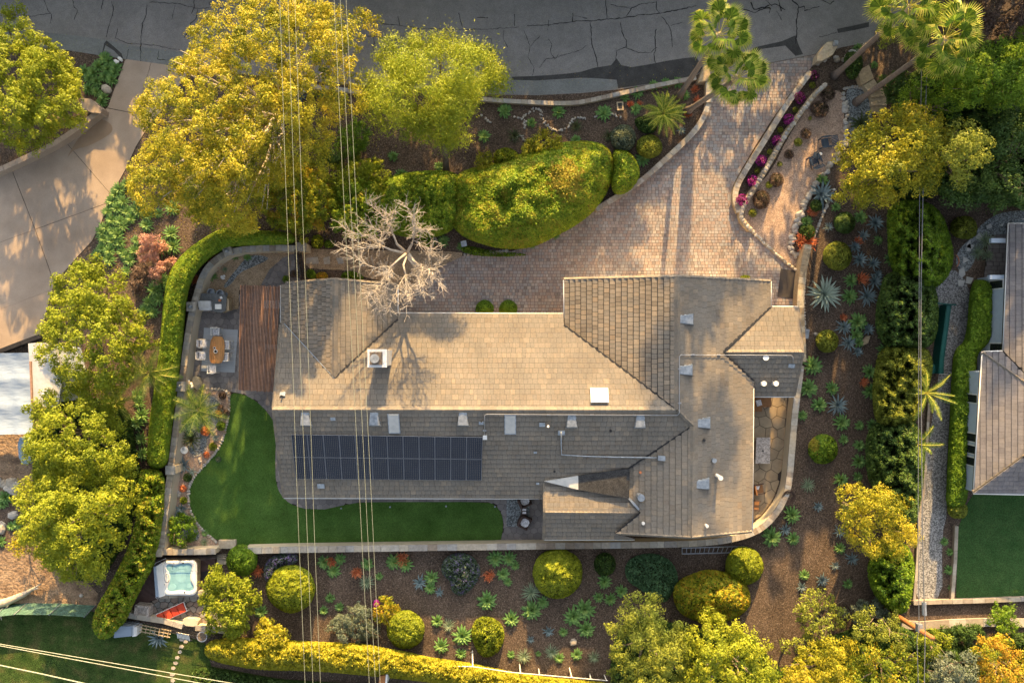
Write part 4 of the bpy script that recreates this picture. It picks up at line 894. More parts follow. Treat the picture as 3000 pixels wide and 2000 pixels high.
g = Geo(); g.rock(W(314, 262, .1), .35, .3, .6); single('boulder', g, M['rock'], 'tan boulder among the green rosettes at the left driveway', 'boulder')

# ------------------------------------------------------------ cobble edgings (one thing each, every stone a part)
def cobbles(label, pts, r, step, rows=1, spread=0, z=0.02, closed=False, mat='rock', it=1):
    L_ = smooth_poly(pxpoly(pts), it, closed) if it else pxpoly(pts)
    if closed: L_ = L_+[L_[0]]
    t = thing('cobble_edging', label, 'stone edging', (L_[0][0], L_[0][1], 0)); rr = random.Random(int(L_[0][0]*100)); ps = []
    for c in ribbon_cells(L_, .01, step):
        cx = sum(p[0] for p in c)/4; cy = sum(p[1] for p in c)/4
        for k in range(rows):
            s = r*rr.uniform(.7, 1.3); G = Geo(); G.rock((cx+rr.uniform(-spread, spread), cy+rr.uniform(-spread, spread)*.5, z+s*.25), s, rr.random(), .75, 7, rr); ps.append((s, G))
    emit_pieces('cobble', ps, M[mat], t, 200, 'cobble_row'); return t
cobbles('rounded cobbles edging the planter bed along the artificial lawn', [(590, 1139), (640, 1138), (668, 1146), (673, 1160), (674, 1185), (668, 1235), (655, 1283), (637, 1320), (605, 1356), (577, 1388), (559, 1413), (552, 1440), (555, 1482), (569, 1520), (597, 1554), (636, 1588)], .105, .2)
cobbles('small pebbles outlining the grey gravel island in the planter', [(600, 1150), (641, 1170), (657, 1200), (652, 1231), (634, 1260), (609, 1288), (606, 1316), (580, 1338), (555, 1331)], .055, .11)
cobbles('big pale boulders down the right side of the gravel terrace', [(2469, 272), (2476, 320), (2478, 372), (2484, 400), (2478, 420)], .16, .26, 2, .14)
cobbles('grey boulders hidden beside the golden tree at the terrace edge', [(2474, 425), (2455, 462), (2425, 492), (2408, 515)], .17, .24, 2, .16)
cobbles('boulder row left of the blue agaves at the terrace edge', [(2392, 535), (2370, 575), (2346, 618), (2325, 675), (2312, 715), (2318, 740), (2336, 748)], .19, .26, 2, .14)
cobbles('cobble line right of the blue agaves along the retaining wall top', [(2444, 552), (2428, 590), (2410, 625), (2398, 660), (2385, 690), (2372, 720)], .12, .2)
cobbles('cobbles along the agave bed beside the retaining wall', [(2364, 730), (2360, 790), (2354, 850), (2354, 920), (2358, 990)], .10, .2)
cobbles('rounded stones edging the upper drive beside the round hedge', [(1356, 746), (1400, 742), (1440, 740), (1490, 735)], .13, .22)
cobbles('scattered stones by the right drive entrance', [(2395, 185), (2410, 170), (2440, 172), (2470, 180), (2490, 160), (2530, 135)], .2, .4, 1, .2)
cobbles('small cobbles ringing the blue gravel under the right palm', [(2470, 262), (2500, 254), (2528, 260), (2545, 285)], .11, .2)
for i, (pl, d) in enumerate((([(1530, 345), (1580, 310), (1590, 350), (1610, 380), (1640, 385), (1665, 370), (1680, 345), (1720, 350)], 'wavy trail of small white stones in the upper bed'), ([(1410, 335), (1425, 355), (1440, 360)], 'little heap of stones near the feathery tree'), ([(1505, 345), (1540, 350), (1535, 375)], 'short band of pebbles left in the upper bed'), ([(1745, 345), (1790, 330), (1820, 345)], 'pebbles by the drain box in the upper bed'), ([(1500, 410), (1530, 395), (1545, 420)], 'pebble cluster beside the dark aloes'))): cobbles(d, pl, .075, .1, 1, .12)
cobbles('grey rocks at the left edge below the white canopy', [(0, 1410), (20, 1420), (45, 1405), (60, 1425), (20, 1430), (60, 1440)], .28, .4, 1, .15)
for i, (u, v, r) in enumerate(((5, 1545, .4), (40, 1508, .35), (238, 1743, .14), (518, 1440, .18), (525, 1448, .16), (584, 1345, .12), (586, 1352, .1), (1680, 1880, .26), (1272, 705, .28), (2390, 978, .14))):
    single('boulder', Geo().rock(W(u, v, .05), r, random.random(), .7), M['rock'], ['large pale rock at the left edge', 'tan rock in the left bed', 'small rock on the dirt slope', 'round stone in the planter gravel', 'second round stone in the planter gravel', 'grey stone next to the variegated agave', 'little stone next to the variegated agave', 'pale tan stone in the sunlit mulch bed', 'pale rock at the foot of the clipped hedge', 'small round stone below the giant pale agave'][i], 'stone')
# stepping stones of the front path
for i, (q) in enumerate(([(898, 756), (932, 753), (935, 772), (925, 774), (897, 772)], [(948, 756), (967, 751), (968, 774), (950, 774)], [(985, 756), (1004, 755), (1008, 772), (992, 774)], [(1020, 755), (1036, 757), (1035, 774), (1022, 773)], [(1050, 762), (1070, 764), (1072, 778), (1052, 780)], [(1108, 785), (1130, 790), (1122, 802), (1108, 798)], [(1136, 795), (1158, 800), (1154, 815), (1138, 812)], [(1090, 775), (1106, 778), (1104, 790), (1090, 788)])):
    single('stepping_stone', Geo().prism(pxpoly(q), .01, .06, random.random()), M['capstone'], ['first', 'second', 'third', 'fourth', 'fifth', 'seventh', 'eighth', 'sixth'][i]+' stepping stone from the iron gate on the front gravel path', 'stepping stone', group='front path stepping stones')
for i, q in enumerate(([(2828, 724), (2837, 714), (2852, 720), (2845, 730)], [(2855, 695), (2868, 681), (2880, 690), (2870, 706)], [(2887, 662), (2900, 655), (2905, 667), (2890, 672)], [(2829, 716), (2841, 700), (2843, 735), (2830, 738)], [(2820, 752), (2838, 762), (2820, 772)], [(2808, 790), (2822, 782), (2826, 805), (2815, 815), (2807, 805)], [(2804, 820), (2824, 822), (2820, 838), (2806, 838)], [(2830, 810), (2850, 815), (2842, 832), (2828, 830)], [(2925, 660), (2938, 655), (2935, 665)], [(2990, 642), (3000, 640), (2998, 648)])):
    single('flagstone', Geo().prism(pxpoly(q), .01, .07, random.random()), M['membrane'], '%s pale angular flagstone from the upper right end of the neighbour curved walk' % ['fourth', 'third', 'second', 'fifth', 'sixth', 'seventh', 'ninth', 'eighth', 'first', ''][i] if i not in (9,) else 'pale flagstone at the far right edge of the neighbour walk', 'flagstone', group='neighbour walk flagstones')
# steps
for i, q in enumerate(([(2512, 210), (2545, 190), (2560, 230), (2525, 250)], [(2528, 250), (2560, 232), (2580, 262), (2545, 272)], [(2548, 262), (2585, 258), (2592, 282), (2550, 286)], [(2550, 286), (2595, 283), (2598, 308), (2552, 310)], [(2552, 310), (2598, 308), (2592, 334), (2555, 332)], [(2686, 0), (2700, 0), (2700, 2), (2686, 2)])[:5]):
    z = .5-.09*i; g = Geo(); g.prism(pxpoly(q, z), 0, z, random.random()); single('garden_step', g, M['stonewall'], ['top', 'second', 'third', 'fourth', 'lowest'][i]+' stone step of the flight beside the right palms', 'step', group='stone steps by the palms')
for i, q in enumerate(([(640, 1582), (690, 1582), (691, 1606), (641, 1606)], [(636, 1624), (664, 1624), (664, 1636), (636, 1636)], [(636, 1637), (664, 1637), (662, 1652), (637, 1652)])):
    z = (.3, .2, .1)[i]; single('stone_step', Geo().prism(pxpoly(q, z), 0, z, .2), M['capstone'], ['broad pinkish stone step at the lawn corner above the clipped ball', 'upper narrow step below the lawn corner gate', 'lower narrow step beside the clipped ball'][i], 'step')
# ------------------------------------------------------------ pergola
pz = 2.7
pg_ = thing('pergola', 'reddish timber slat pergola between the dining patio and the house roof', 'pergola', W(760, 990))
TL, TR, BL, BR = [Vector(W(*q, pz)) for q in ((706, 834), (820, 839), (701, 1143), (802, 1147))]
for i in range(26):
    a = TL.lerp(TR, i/25); b = BL.lerp(BR, i/25); d = b-a; g = Geo(); g.box(a.lerp(b, .5), (.052, d.length+random.uniform(-.08, .08), .09), math.atan2(d.y, d.x)+math.pi/2, random.random()); part('slat', g, M['wood_red'], pg_)
for f in (.02, .22, .38, .54, .72, .93):
    a = TL.lerp(BL, f); b = TR.lerp(BR, f); g = Geo(); d = b-a; g.box(a.lerp(b, .5)-Vector((0, 0, .13)), (d.length, .09, .15), math.atan2(d.y, d.x), .9); part('rafter', g, M['wood_red'], pg_)
for f in (.02, .95):
    for s in (.03, .97):
        p = TL.lerp(TR, s).lerp(BL.lerp(BR, s), f); g = Geo(); g.box((p.x, p.y, 1.25), (.14, .14, 2.5), 0, .5); part('post', g, M['wood_red'], pg_)
# furniture under the slats
for i, (u, v, w, d) in enumerate(((797, 892, 1.1, .55), (795, 1016, .9, .3))):
    g = Geo(); c = W(u, v, .45); g.box(c, (w, d, .1)); single('bench', g, M['cushion'], ['white cushioned bench under the upper part of the pergola', 'narrow white bench under the lower part of the pergola'][i], 'bench')
# dining set
single('rug', Geo().prism(pxpoly([(599, 960), (699, 966), (689, 1091), (591, 1086)]), .052, .062), M['rug'], 'pale grey striped outdoor rug under the teak dining table', 'rug')
t = thing('dining_table', 'teak boat shaped dining table on the pale rug', 'table', W(636, 1024)); tp = smooth_poly([(620, 986), (638, 984), (656, 988), (659, 1025), (653, 1063), (633, 1065), (614, 1062), (613, 1024)], 1)
reg = pxpoly(tp, .75); xs = [p[0] for p in reg]; ys = [p[1] for p in reg]
for i in range(7):
    w = (max(xs)-min(xs))/7; c = [(min(xs)+i*w, min(ys)), (min(xs)+(i+1)*w, min(ys)), (min(xs)+(i+1)*w, max(ys)), (min(xs)+i*w, max(ys))]; q = clip_half(clip_half(reg, c[0][0]+.004, 0, 1, 0), c[1][0]-.004, 0, -1, 0)
    g = Geo(); g.prism(q, .71, .75, random.random(), True); part('plank', g, M['teak'], t)
for s in (-1, 1):
    g = Geo(); c = W(636, 1024+s*22, .35); g.box(c, (.5, .12, .7)); part('leg', g, M['teak'], t)
for i, (u, v, r) in enumerate(((629, 1019, .09), (632, 1029, .14))):
    g = Geo(); c = W(u, v, .8); g.cyl(c[:2], r*.7, .752, .80, 14, r2=r); g.cyl(c[:2], r, .80, .82, 14); g.cyl(c[:2], r*.7, .821, .823, 14, mi=1)
    single('bowl', g, [M['white'], M['black']], ['small dark and white cup on the teak table', 'oval white bowl on the teak table'][i], 'bowl')
def dining_chair():
    t = thing('dining_chair', 'x', 'chair', (0, 0, 0))
    g = Geo(); g.box((0, 0, .45), (.46, .46, .05)); part('seat', g, M['cushion'], t, True)
    g = Geo()
    for x in (-.27, .27):
        g.tube([(x, .24, 0), (x, .24, .66), (x, -.24, .66), (x, -.26, 0)], .024, 6)
    g.tube([(-.27, -.24, .66), (-.24, -.28, .84), (.24, -.28, .84), (.27, -.24, .66)], .024, 6); part('frame', g, M['white'], t, True)
    g = Geo(); g.box((0, -.27, .68), (.46, .03, .28), tone=.5); part('backrest', g, M['cushion'], t, True); return t
def dup(o, loc, rz, label, group=None, scale=None):
    c = o.copy(); COL.objects.link(c); c.location = loc; c.rotation_euler = (0, 0, rz)
    if scale: c.scale = (scale,)*3
    if label: c['label'] = label
    if group: c['group'] = group
    for ch in o.children:
        d = ch.copy(); COL.objects.link(d); d.parent = c
        for e in ch.children:
            f = e.copy(); COL.objects.link(f); f.parent = d
    return c
dc = dining_chair(); first = True
for u, v, rz, lb in ((605, 1006, R(-90), 'white framed dining chair on the wall side, upper of two'), (602, 1041, R(-90), 'white framed dining chair on the wall side, lower of two'), (674, 1010, R(90), 'white framed dining chair on the pergola side, upper of two'), (671, 1045, R(90), 'white framed dining chair on the pergola side, lower of two'), (642, 972, R(180), 'white dining chair at the table end nearest the barbecue'), (632, 1080, 0, 'white dining chair at the table end nearest the lawn')):
    loc = W(u, v, .05)
    if first: dc.location = loc; dc.rotation_euler.z = rz; tag(dc, lb, 'chair', 'chairs around the teak table'); first = False
    else: dup(dc, loc, rz, lb, 'chairs around the teak table')
# barbecue island
t = thing('barbecue_island', 'dark stone topped barbecue counter against the boundary wall', 'outdoor kitchen', W(620, 885))
cp = [(582, 858), (648, 862), (665, 868), (662, 910), (648, 917), (620, 911), (580, 906)]
part('counter_body', Geo().prism(inset(pxpoly(cp, .9), .05), 0, .88), M['stonewall'], t); part('worktop', Geo().prism(pxpoly(cp, .92), .88, .93), M['counter'], t)
c = W(602, 893, 1.1); g = Geo(); g.box((c[0], c[1]-.05, 1.02), (.86, .6, .18)); g.box((c[0], c[1]+.06, 1.16), (.84, .42, .16), tilt=('X', .12)); go = part('grill', g, M['steel'], t)
g = Geo(); g.tube([(c[0]-.35, c[1]-.38, 1.1), (c[0]+.35, c[1]-.38, 1.1)], .018); part('grill_handle', g, M['steel'], go)
c = W(640, 898, .94); part('side_burner', Geo().box((c[0], c[1], .95), (.44, .34, .04)), M['white'], t)
single('napkin', Geo().box(W(648, 872, .95), (.16, .16, .02), .4), M['white'], 'small white napkin on the barbecue worktop', 'napkin'); single('tray_of_jars', Geo().cyl(W2(645, 880, .95), .09, .93, 1.05, 10), M['terracotta'], 'small brown jar on the barbecue worktop', 'jar')
single('timber_ledge', Geo().box(W(668, 893, .6), (.34, .8, .5)), M['stonewall'], 'tan stone block at the pergola end of the barbecue counter', 'block')
for i, (u, v) in enumerate(((624, 857), (651, 861))):
    g = Geo(); c = W(u, v, .6); g.cyl(c[:2], .22, .56, .62, 18); g.cyl(c[:2], .03, .02, .56, 8); g.cyl(c[:2], .16, .02, .05, 14)
    for k in range(9):
        a0 = math.pi*(k/8); g.box((c[0]+.24*math.cos(a0), c[1]+.24*math.sin(a0), .78), (.09, .03, .32), a0+math.pi/2)
    single('bar_stool', g, M['galv'], ['barbecue bar stool nearer the boundary wall', 'barbecue bar stool nearer the pergola'][i], 'stool')
# dark barbecue-side bench, three white balls
single('dark_storage_bench', Geo().prism(smooth_poly(pxpoly([(560, 1105), (578, 1100), (588, 1130), (586, 1142), (572, 1140)], .6), 1), 0, .6), M['counter'], 'dark curved bench at the wall corner above the feather palm', 'bench')
for i, (u, v) in enumerate(((552, 1115), (561, 1124), (563, 1133))):
    single('white_globe_lamp', Geo().rock(W(u, v, .6), .11, .8, 1.0, 9), M['white'], ['highest', 'middle', 'lowest'][i]+' of three white globe lamps at the patio wall corner', 'lamp', group='white globes at the wall corner')
# iron gate
def iron(name, label, a, b, h, n, mat='black', z0=.05, cat='gate', r=.012):
    A = Vector(W(*a)); B = Vector(W(*b)); t = thing(name, label, cat, A)
    for i in range(n+1):
        p = A.lerp(B, i/n); g = Geo(); g.tube([(p.x, p.y, z0), (p.x, p.y, h)], r*(1.5 if i in (0, n) else 1), 5); part('picket', g, M[mat], t)
    for z in (.2, h*.55, h-.08):
        g = Geo(); g.tube([(A.x, A.y, z), (B.x, B.y, z)], r*1.4, 5); part('rail', g, M[mat], t)
    return t
iron('iron_gate', 'black iron gate across the front path beside the clipped hedge end', (886, 742), (889, 816), 1.7, 12, r=.02)
iron('iron_railing', 'black iron railing along the upper edge of the hot tub deck', (470, 1625), (630, 1622), 1.3, 26, cat='railing')
iron('iron_gate', 'black iron gate at the step beside the lawn corner', (638, 1619), (680, 1617), 1.2, 10, r=.015)
iron('iron_railing', 'dark railing along the lower left side of the hot tub deck', (432, 1660), (385, 1780), 1.1, 16, cat='railing')
iron('iron_railing', 'black railing below the red lounger terrace', (362, 1800), (534, 1838), 1.0, 22, cat='railing')
iron('iron_railing', 'black railing right of the lower white gate', (574, 1842), (660, 1854), 1.0, 10, cat='railing')
t = thing('white_gate', 'pale slatted gate at the foot of the flagstone terrace', 'gate', W(550, 1845)); A, B = Vector(W(531, 1838)), Vector(W(571, 1845))
for i in range(9):
    g = Geo(); p = A.lerp(B, i/8); g.box((p.x-.02*i, p.y-.3, .5), (.05, .62, .04), -.1, tilt=('X', .5)); part('slat', g, M['white'], t)
for k in (0, 1):
    g = Geo(); d = B-A; p = A.lerp(B, .5); g.box((p.x, p.y-.08-.45*k, .62-.24*k), (d.length, .05, .05), math.atan2(d.y, d.x)); part('rail', g, M['black'], t)
t = thing('wooden_trellis', 'weathered timber trellis leaning beside the lower railing', 'trellis', W(450, 1846))
A, B = Vector(W(410, 1838, .6)), Vector(W(500, 1856, .6)); d = B-A; an = math.atan2(d.y, d.x)
for k in (-.22, 0, .22):
    g = Geo(); n_ = Vector((-math.sin(an), math.cos(an), 0)); g.box(A.lerp(B, .5)+n_*k, (d.length, .05, .05), an); part('rail', g, M['stonewall'], t)
for i in range(7):
    g = Geo(); g.box(A.lerp(B, (i+.5)/7)+Vector((0, 0, .05)), (.04, .55, .04), an); part('slat', g, M['stonewall'], t)
# rubber mat, patio mat, armchairs
single('rubber_mat', Geo().prism(pxpoly([(2286, 787), (2338, 795), (2330, 876), (2276, 868)]), .082, .098), M['mat'], 'large black rubber mat on the pavers right of the garage roof', 'mat')
single('outdoor_mat', Geo().prism(pxpoly([(1484, 1461), (1551, 1461), (1551, 1541), (1484, 1541)]), .052, .066), M['gravel_blue'], 'grey outdoor mat with dark border beside the wicker armchairs', 'mat')
def wicker_chair():
    t = thing('wicker_armchair', 'x', 'armchair', (0, 0, 0))
    part('base', Geo().box((0, 0, .2), (.74, .74, .36)), M['wicker'], t, True)
    g = Geo(); g.prism(smooth_poly([(-.37, -.46), (.37, -.46), (.35, -.30), (-.35, -.30)], 1), .05, .85); part('backrest', g, M['wicker'], t, True)
    for x in (-.36, .36): g = Geo(); g.box((x, 0, .32), (.1, .74, .56)); part('armrest', g, M['wicker'], t, True)
    g = Geo(); g.prism(smooth_poly([(-.28, -.28), (.28, -.28), (.28, .3), (-.28, .3)], 1), .39, .5); part('cushion', g, M['cushion'], t, True); return t
wc = wicker_chair(); wc.location = W(1537, 1525); wc.rotation_euler.z = R(-118); tag(wc, 'dark wicker armchair with white cushion, the one at the mat corner', 'armchair', 'wicker armchairs by the grey mat')
dup(wc, W(1537, 1462), R(-65), 'dark wicker armchair with white cushion half under the roof eave', 'wicker armchairs by the grey mat')
t = thing('side_table', 'small dark side table between the two wicker armchairs', 'table', W(1535, 1497)); part('table_top', Geo().box(W(1535, 1497, .45), (.36, .46, .05)), M['wicker'], t)
for x, y in ((-.13, -.18), (.13, -.18), (-.13, .18), (.13, .18)): c = W(1535, 1497); part('leg', Geo().box((c[0]+x, c[1]+y, .22), (.04, .04, .4)), M['wicker'], t)
for i, v in enumerate((1492, 1501)): single('folded_towel', Geo().box(W(1536, v, .5), (.26, .14, .04)), M['cushion'], ['upper', 'lower'][i]+' folded white towel on the dark side table', 'towel')
# right patio
rp = [(2190, 1155), (2305, 1155), (2302, 1240), (2297, 1330), (2284, 1405), (2264, 1460), (2230, 1508), (2190, 1530)]
g = Geo(); g.prism(pxpoly(rp), 0, .022); rpt = struct('side_patio', g, M['joint']); stones_in(rp, .50, .2, rpt, M['flag_tan'], 'flagstone', 8, .014, skip=lambda x, y: x < 15.6)
t = thing('fire_table', 'long speckled granite fire table on the tan side patio', 'table', W(2235, 1319)); part('table_top', Geo().prism(pxpoly([(2216, 1281), (2257, 1281), (2255, 1357), (2213, 1357)], .5), .42, .5), M['granite'], t); part('base', Geo().prism(inset(pxpoly([(2216, 1281), (2257, 1281), (2255, 1357), (2213, 1357)], .5), .15), .02, .42), M['granite'], t)
part('burner', Geo().cyl(W2(2235, 1320, .5), .06, .5, .51, 10), M['black'], t)
t = thing('corner_sofa', 'tan corner sofa tucked below the grey east roof', 'sofa', W(2225, 1180))
for (x0, y0, x1, y1) in ((2205, 1162, 2232, 1205), (2232, 1162, 2260, 1192)): part('seat', Geo().prism(pxpoly([(x0, y0), (x1, y0), (x1, y1), (x0, y1)], .42), .1, .42), M['wicker_tan'], t)
single('cushion', Geo().prism(pxpoly([(2213, 1173), (2228, 1170), (2232, 1186), (2218, 1190)], .5), .425, .55), M['cushion'], 'crumpled white cushion on the corner sofa', 'cushion')
for i, (u, v, rz) in enumerate(((2216, 1427, -80), (2204, 1474, -95))):
    t = thing('lounge_chair', ['brown framed patio chair with white towel under the eave', 'brown patio chair mostly hidden under the eave, nearer the lit wall'][i], 'chair', W(u, v), rz=R(rz))
    part('seat', Geo().box((0, 0, .4), (.6, .6, .1)), M['wicker_tan'], t, True); part('backrest', Geo().box((0, -.33, .65), (.62, .08, .5)), M['wicker_tan'], t, True)
    for x in (-.33, .33): part('armrest', Geo().box((x, 0, .6), (.06, .7, .05)), M['wicker'], t, True)
single('towel', Geo().prism(pxpoly([(2208, 1424), (2226, 1423), (2222, 1434), (2210, 1432)], .5), .46, .5), M['cushion'], 'white towel on the brown patio chair', 'towel')
# ladder
t = thing('ladder', 'aluminium ladder lying along the foot of the cream wall', 'ladder', W(2090, 1604)); A0_, A1_, B0_, B1_ = [Vector(W(*q, .08)) for q in ((1997, 1604), (2180, 1599), (1997, 1621), (2170, 1617))]
for a, b in ((A0_, A1_), (B0_, B1_)): g = Geo(); d = b-a; g.box(a.lerp(b, .5), (d.length, .06, .08), math.atan2(d.y, d.x)); part('rail', g, M['alu'], t)
for i in range(14): a = A0_.lerp(A1_, (i+.08)/13.6); b = B0_.lerp(B1_, (i+.08)/13.6); g = Geo(); g.tube([a, b], .028, 6); part('rung', g, M['alu'], t)
# hose coil
g = Geo()
for k in range(7):
    r = .24+.035*k; c = W(2311+random.uniform(-1, 1), 1455+random.uniform(-1, 1), .9+.02*k); g.tube([(c[0]+r*math.cos(a*math.pi/12), c[1]+r*1.15*math.sin(a*math.pi/12), c[2]+.15*math.sin(a*math.pi/12)) for a in range(25)], .018, 5, cap=False)
single('hose_coil', g, M['wicker'], 'coiled dark garden hose hanging at the bend of the right wall', 'hose', smooth=True)
# hot tub and lower terrace
dkp = [(440, 1630), (632, 1626), (640, 1742), (470, 1742), (425, 1775), (375, 1785), (420, 1690)]
g = Geo(); g.prism(pxpoly(dkp), 0, .05); hd = thing('timber_deck', 'dark plank deck around the hot tub', 'deck', W(540, 1690)); part('deck_frame', g, M['black'], hd)
reg = pxpoly(dkp); ps = []
for c in brick_cells(-20, -36, 8, -14, .14, 2.2, 3.2, rk, R(-35)):
    cx = sum(p[0] for p in c)/4; cy = sum(p[1] for p in c)/4
    if edist(np.array([cx]), np.array([cy]), reg)[0][0] > 1.8 and not pip(np.array([cx]), np.array([cy]), reg)[0]: continue
    out = reg
    a_ = sum(c[i][0]*c[(i+1) % 4][1]-c[(i+1) % 4][0]*c[i][1] for i in range(4)); cc = c if a_ > 0 else c[::-1]
    for i in range(4):
        x0, y0 = cc[i]; x1, y1 = cc[(i+1) % 4]; out = clip_half(out, x0, y0, -(y1-y0), x1-x0)
        if len(out) < 3: break
    if len(out) > 2 and area(out) > .03: G = Geo(); G.prism(inset(out, .004), .05, .08, rk.random()); ps.append((area(out), G))
emit_pieces('deck_board', ps, M['deckwood'], hd)
def rrect(x0, y0, x1, y1, r, n=6, z=.9):
    a = W2(x0, y1, z); b = W2(x1, y0, z); o = []
    for cx, cy, s in ((b[0]-r, b[1]-r, 0), (a[0]+r, b[1]-r, 90), (a[0]+r, a[1]+r, 180), (b[0]-r, a[1]+r, 270)):
        o += [(cx+r*math.cos(R(s+90*k/n)), cy+r*math.sin(R(s+90*k/n))) for k in range(n+1)]
    return o
ht = thing('hot_tub', 'square white hot tub with blue water on the dark deck', 'hot tub', W(526, 1690))
part('cabinet', Geo().prism(inset(rrect(475, 1641, 576, 1744, .3), .08), .08, .82), M['stonewall'], ht)
outer = rrect(475, 1641, 576, 1744, .34); cx_ = sum(p[0] for p in outer)/len(outer); cy_ = sum(p[1] for p in outer)/len(outer)
cr = lambda L_: [(440+x/5.06, 1580+y/5.06) for x, y in L_]
inner = smooth_poly(cr([(230, 375), (290, 352), (360, 385), (430, 355), (520, 350), (590, 345), (632, 390), (605, 480), (598, 560), (600, 620), (652, 690), (648, 745), (590, 775), (520, 765), (470, 750), (380, 765), (280, 775), (240, 740), (262, 680), (290, 600), (285, 500), (232, 440)]), 2)
cx_, cy_ = W2(525, 1690, .9)
def radial(poly, n=72):
    o = []
    for k in range(n):
        a = 2*math.pi*k/n; dx, dy = math.cos(a), math.sin(a); best = .1
        for i in range(len(poly)):
            x0, y0 = poly[i]; x1, y1 = poly[(i+1) % len(poly)]; ex, ey = x1-x0, y1-y0; den = dx*ey-dy*ex
            if abs(den) < 1e-9: continue
            t_ = ((x0-cx_)*ey-(y0-cy_)*ex)/den; u_ = ((x0-cx_)*dy-(y0-cy_)*dx)/den
            if t_ > 0 and -1e-6 <= u_ <= 1+1e-6: best = max(best, t_)
        o.append((cx_+dx*best, cy_+dy*best))
    return o
ro = radial(outer); ri = radial(pxpoly(inner, .9)); n = 72; g = Geo()
vs = [(x, y, .80) for x, y in ro]+[(x, y, .90) for x, y in inset(ro, .03)]+[(x, y, .91) for x, y in ri]+[(cx_+(x-cx_)*.93, cy_+(y-cy_)*.93, .62) for x, y in ri]
g.add(vs, [(a*n+k, a*n+(k+1) % n, (a+1)*n+(k+1) % n, (a+1)*n+k) for a in range(3) for k in range(n)]); shell = part('shell', g, M['white'], ht, smooth=True)
g = Geo(); g.prism([(cx_+(x-cx_)*.985, cy_+(y-cy_)*.985) for x, y in ri], .6, .84); part('water', g, M['water'], ht)
for k, L_ in enumerate(([(520, 380), (570, 360), (620, 385), (615, 440), (580, 470), (530, 440)], [(410, 400), (450, 390), (510, 400), (520, 430), (440, 440)], [(545, 660), (590, 640), (625, 680), (600, 720), (540, 715)], [(380, 470), (450, 435), (520, 450), (530, 610), (480, 640), (410, 620), (370, 560)], [(260, 690), (330, 640), (400, 690), (360, 740), (280, 745)], [(320, 480), (300, 420), (360, 400), (380, 430)])):
    g = Geo(); g.prism(smooth_poly(pxpoly(cr(L_), .85), 2), .83, .846+.001*k); part('moulded_seat', g, M['spa_seat'], ht)
for k, (x, y, r, m) in enumerate(((488, 348, .055, 'black'), (512, 778, .05, 'black'), (350, 350, .04, 'galv'), (218, 663, .035, 'galv'), (330, 395, .04, 'navy'))):
    g = Geo(); g.cyl(W2(440+x/5.06, 1580+y/5.06, .93), r, .90, .935, 12); part('control_knob', g, M[m], ht)
g = Geo(); g.prism(smooth_poly(pxpoly(cr([(220, 515), (275, 515), (278, 625), (222, 625)]), .92), 1), .90, .93); part('filter_lid', g, M['white'], ht)
g = Geo(); g.prism(smooth_poly(pxpoly(cr([(216, 508), (282, 508), (285, 632), (216, 632)]), .92), 1), .90, .918); part('filter_ring', g, M['black'], ht)
t = thing('hot_tub_cover', 'folded white cover standing at the left side of the hot tub', 'cover', W(464, 1704))
part('cover_panel', Geo().prism(pxpoly(cr([(90, 395), (175, 340), (215, 830), (130, 858)]), .95), .1, .95), M['white'], t); part('cover_panel', Geo().prism(pxpoly(cr([(52, 398), (82, 396), (128, 850), (85, 845)]), 1.0), .1, 1.02), M['tarp'], t)
for z, q in ((1.05, [(70, 370), (80, 345), (235, 275), (242, 320)]), (1.0, [(80, 850), (110, 875), (135, 860)])): g = Geo(); g.tube([W(440+x/5.06, 1580+y/5.06, z) for x, y in q], .025, 6); part('lifter_arm', g, M['alu'], t)
single('bath_mat', Geo().prism(pxpoly([(585, 1672), (612, 1670), (610, 1696), (586, 1696)]), .09, .105), M['black'], 'dark square mat on the deck right of the hot tub', 'mat')
tp_ = [(470, 1750), (612, 1742), (655, 1840), (535, 1832), (480, 1815), (370, 1796), (430, 1765)]
g = Geo(); g.prism(pxpoly(tp_), 0, .02); ft = struct('flagstone_terrace', g, M['joint']); M['flag_grey'] = pm('flag_grey', [(.20, .20, .19), (.28, .27, .24), (.24, .17, .13)], .85, True, n=(5, .2), bump=(14, .5, .02)); stones_in(tp_, .26, .34, ft, M['flag_grey'], 'flagstone', 12, .02)
t = thing('sun_lounger', 'red canvas sun lounger set at a slant on the flagstones', 'sun lounger', W(497, 1795))
P0, P1, P2, P3 = [Vector(W(440+x/5.06, 1580+y/5.06, .38)) for x, y in ((82, 1112), (492, 925), (542, 1058), (142, 1236))]
for i in range(4):
    a, b = i/4+.012, (i+1)/4-.012; q = [P0.lerp(P1, a), P0.lerp(P1, b), P3.lerp(P2, b), P3.lerp(P2, a)]; q = [x.lerp(sum(q, Vector())/4, .05) for x in q]
    zz = .40+(0, .02, 0, .03)[i]; g = Geo(); g.prism([x.xy[:] for x in q], .3, zz, (.9, .8, .1, .5)[i]); part('cushion', g, M['red'], t)
for a, b in ((P0, P1), (P3, P2), (P0, P3), (P1, P2)): g = Geo(); g.tube([a-Vector((0, 0, .05)), b-Vector((0, 0, .05))], .03, 6); part('frame', g, M['white'], t)
for p in (P0, P1, P2, P3): g = Geo(); g.tube([p-Vector((0, 0, .05)), Vector((p.x, p.y, .02))], .025, 5); part('leg', g, M['white'], t)
single('stone_bench', Geo().prism(smooth_poly(pxpoly([(536, 1808), (581, 1813), (578, 1835), (535, 1831)], .5), 1), .02, .5), M['plaster'], 'pale stone bench block beside the red lounger', 'bench')
t = thing('stone_armchair', 'grey cube armchair at the left corner of the flagstones', 'armchair', W(422, 1784)); part('seat', Geo().box(W(422, 1784, .22), (.85, .75, .4), -.1), M['granite'], t)
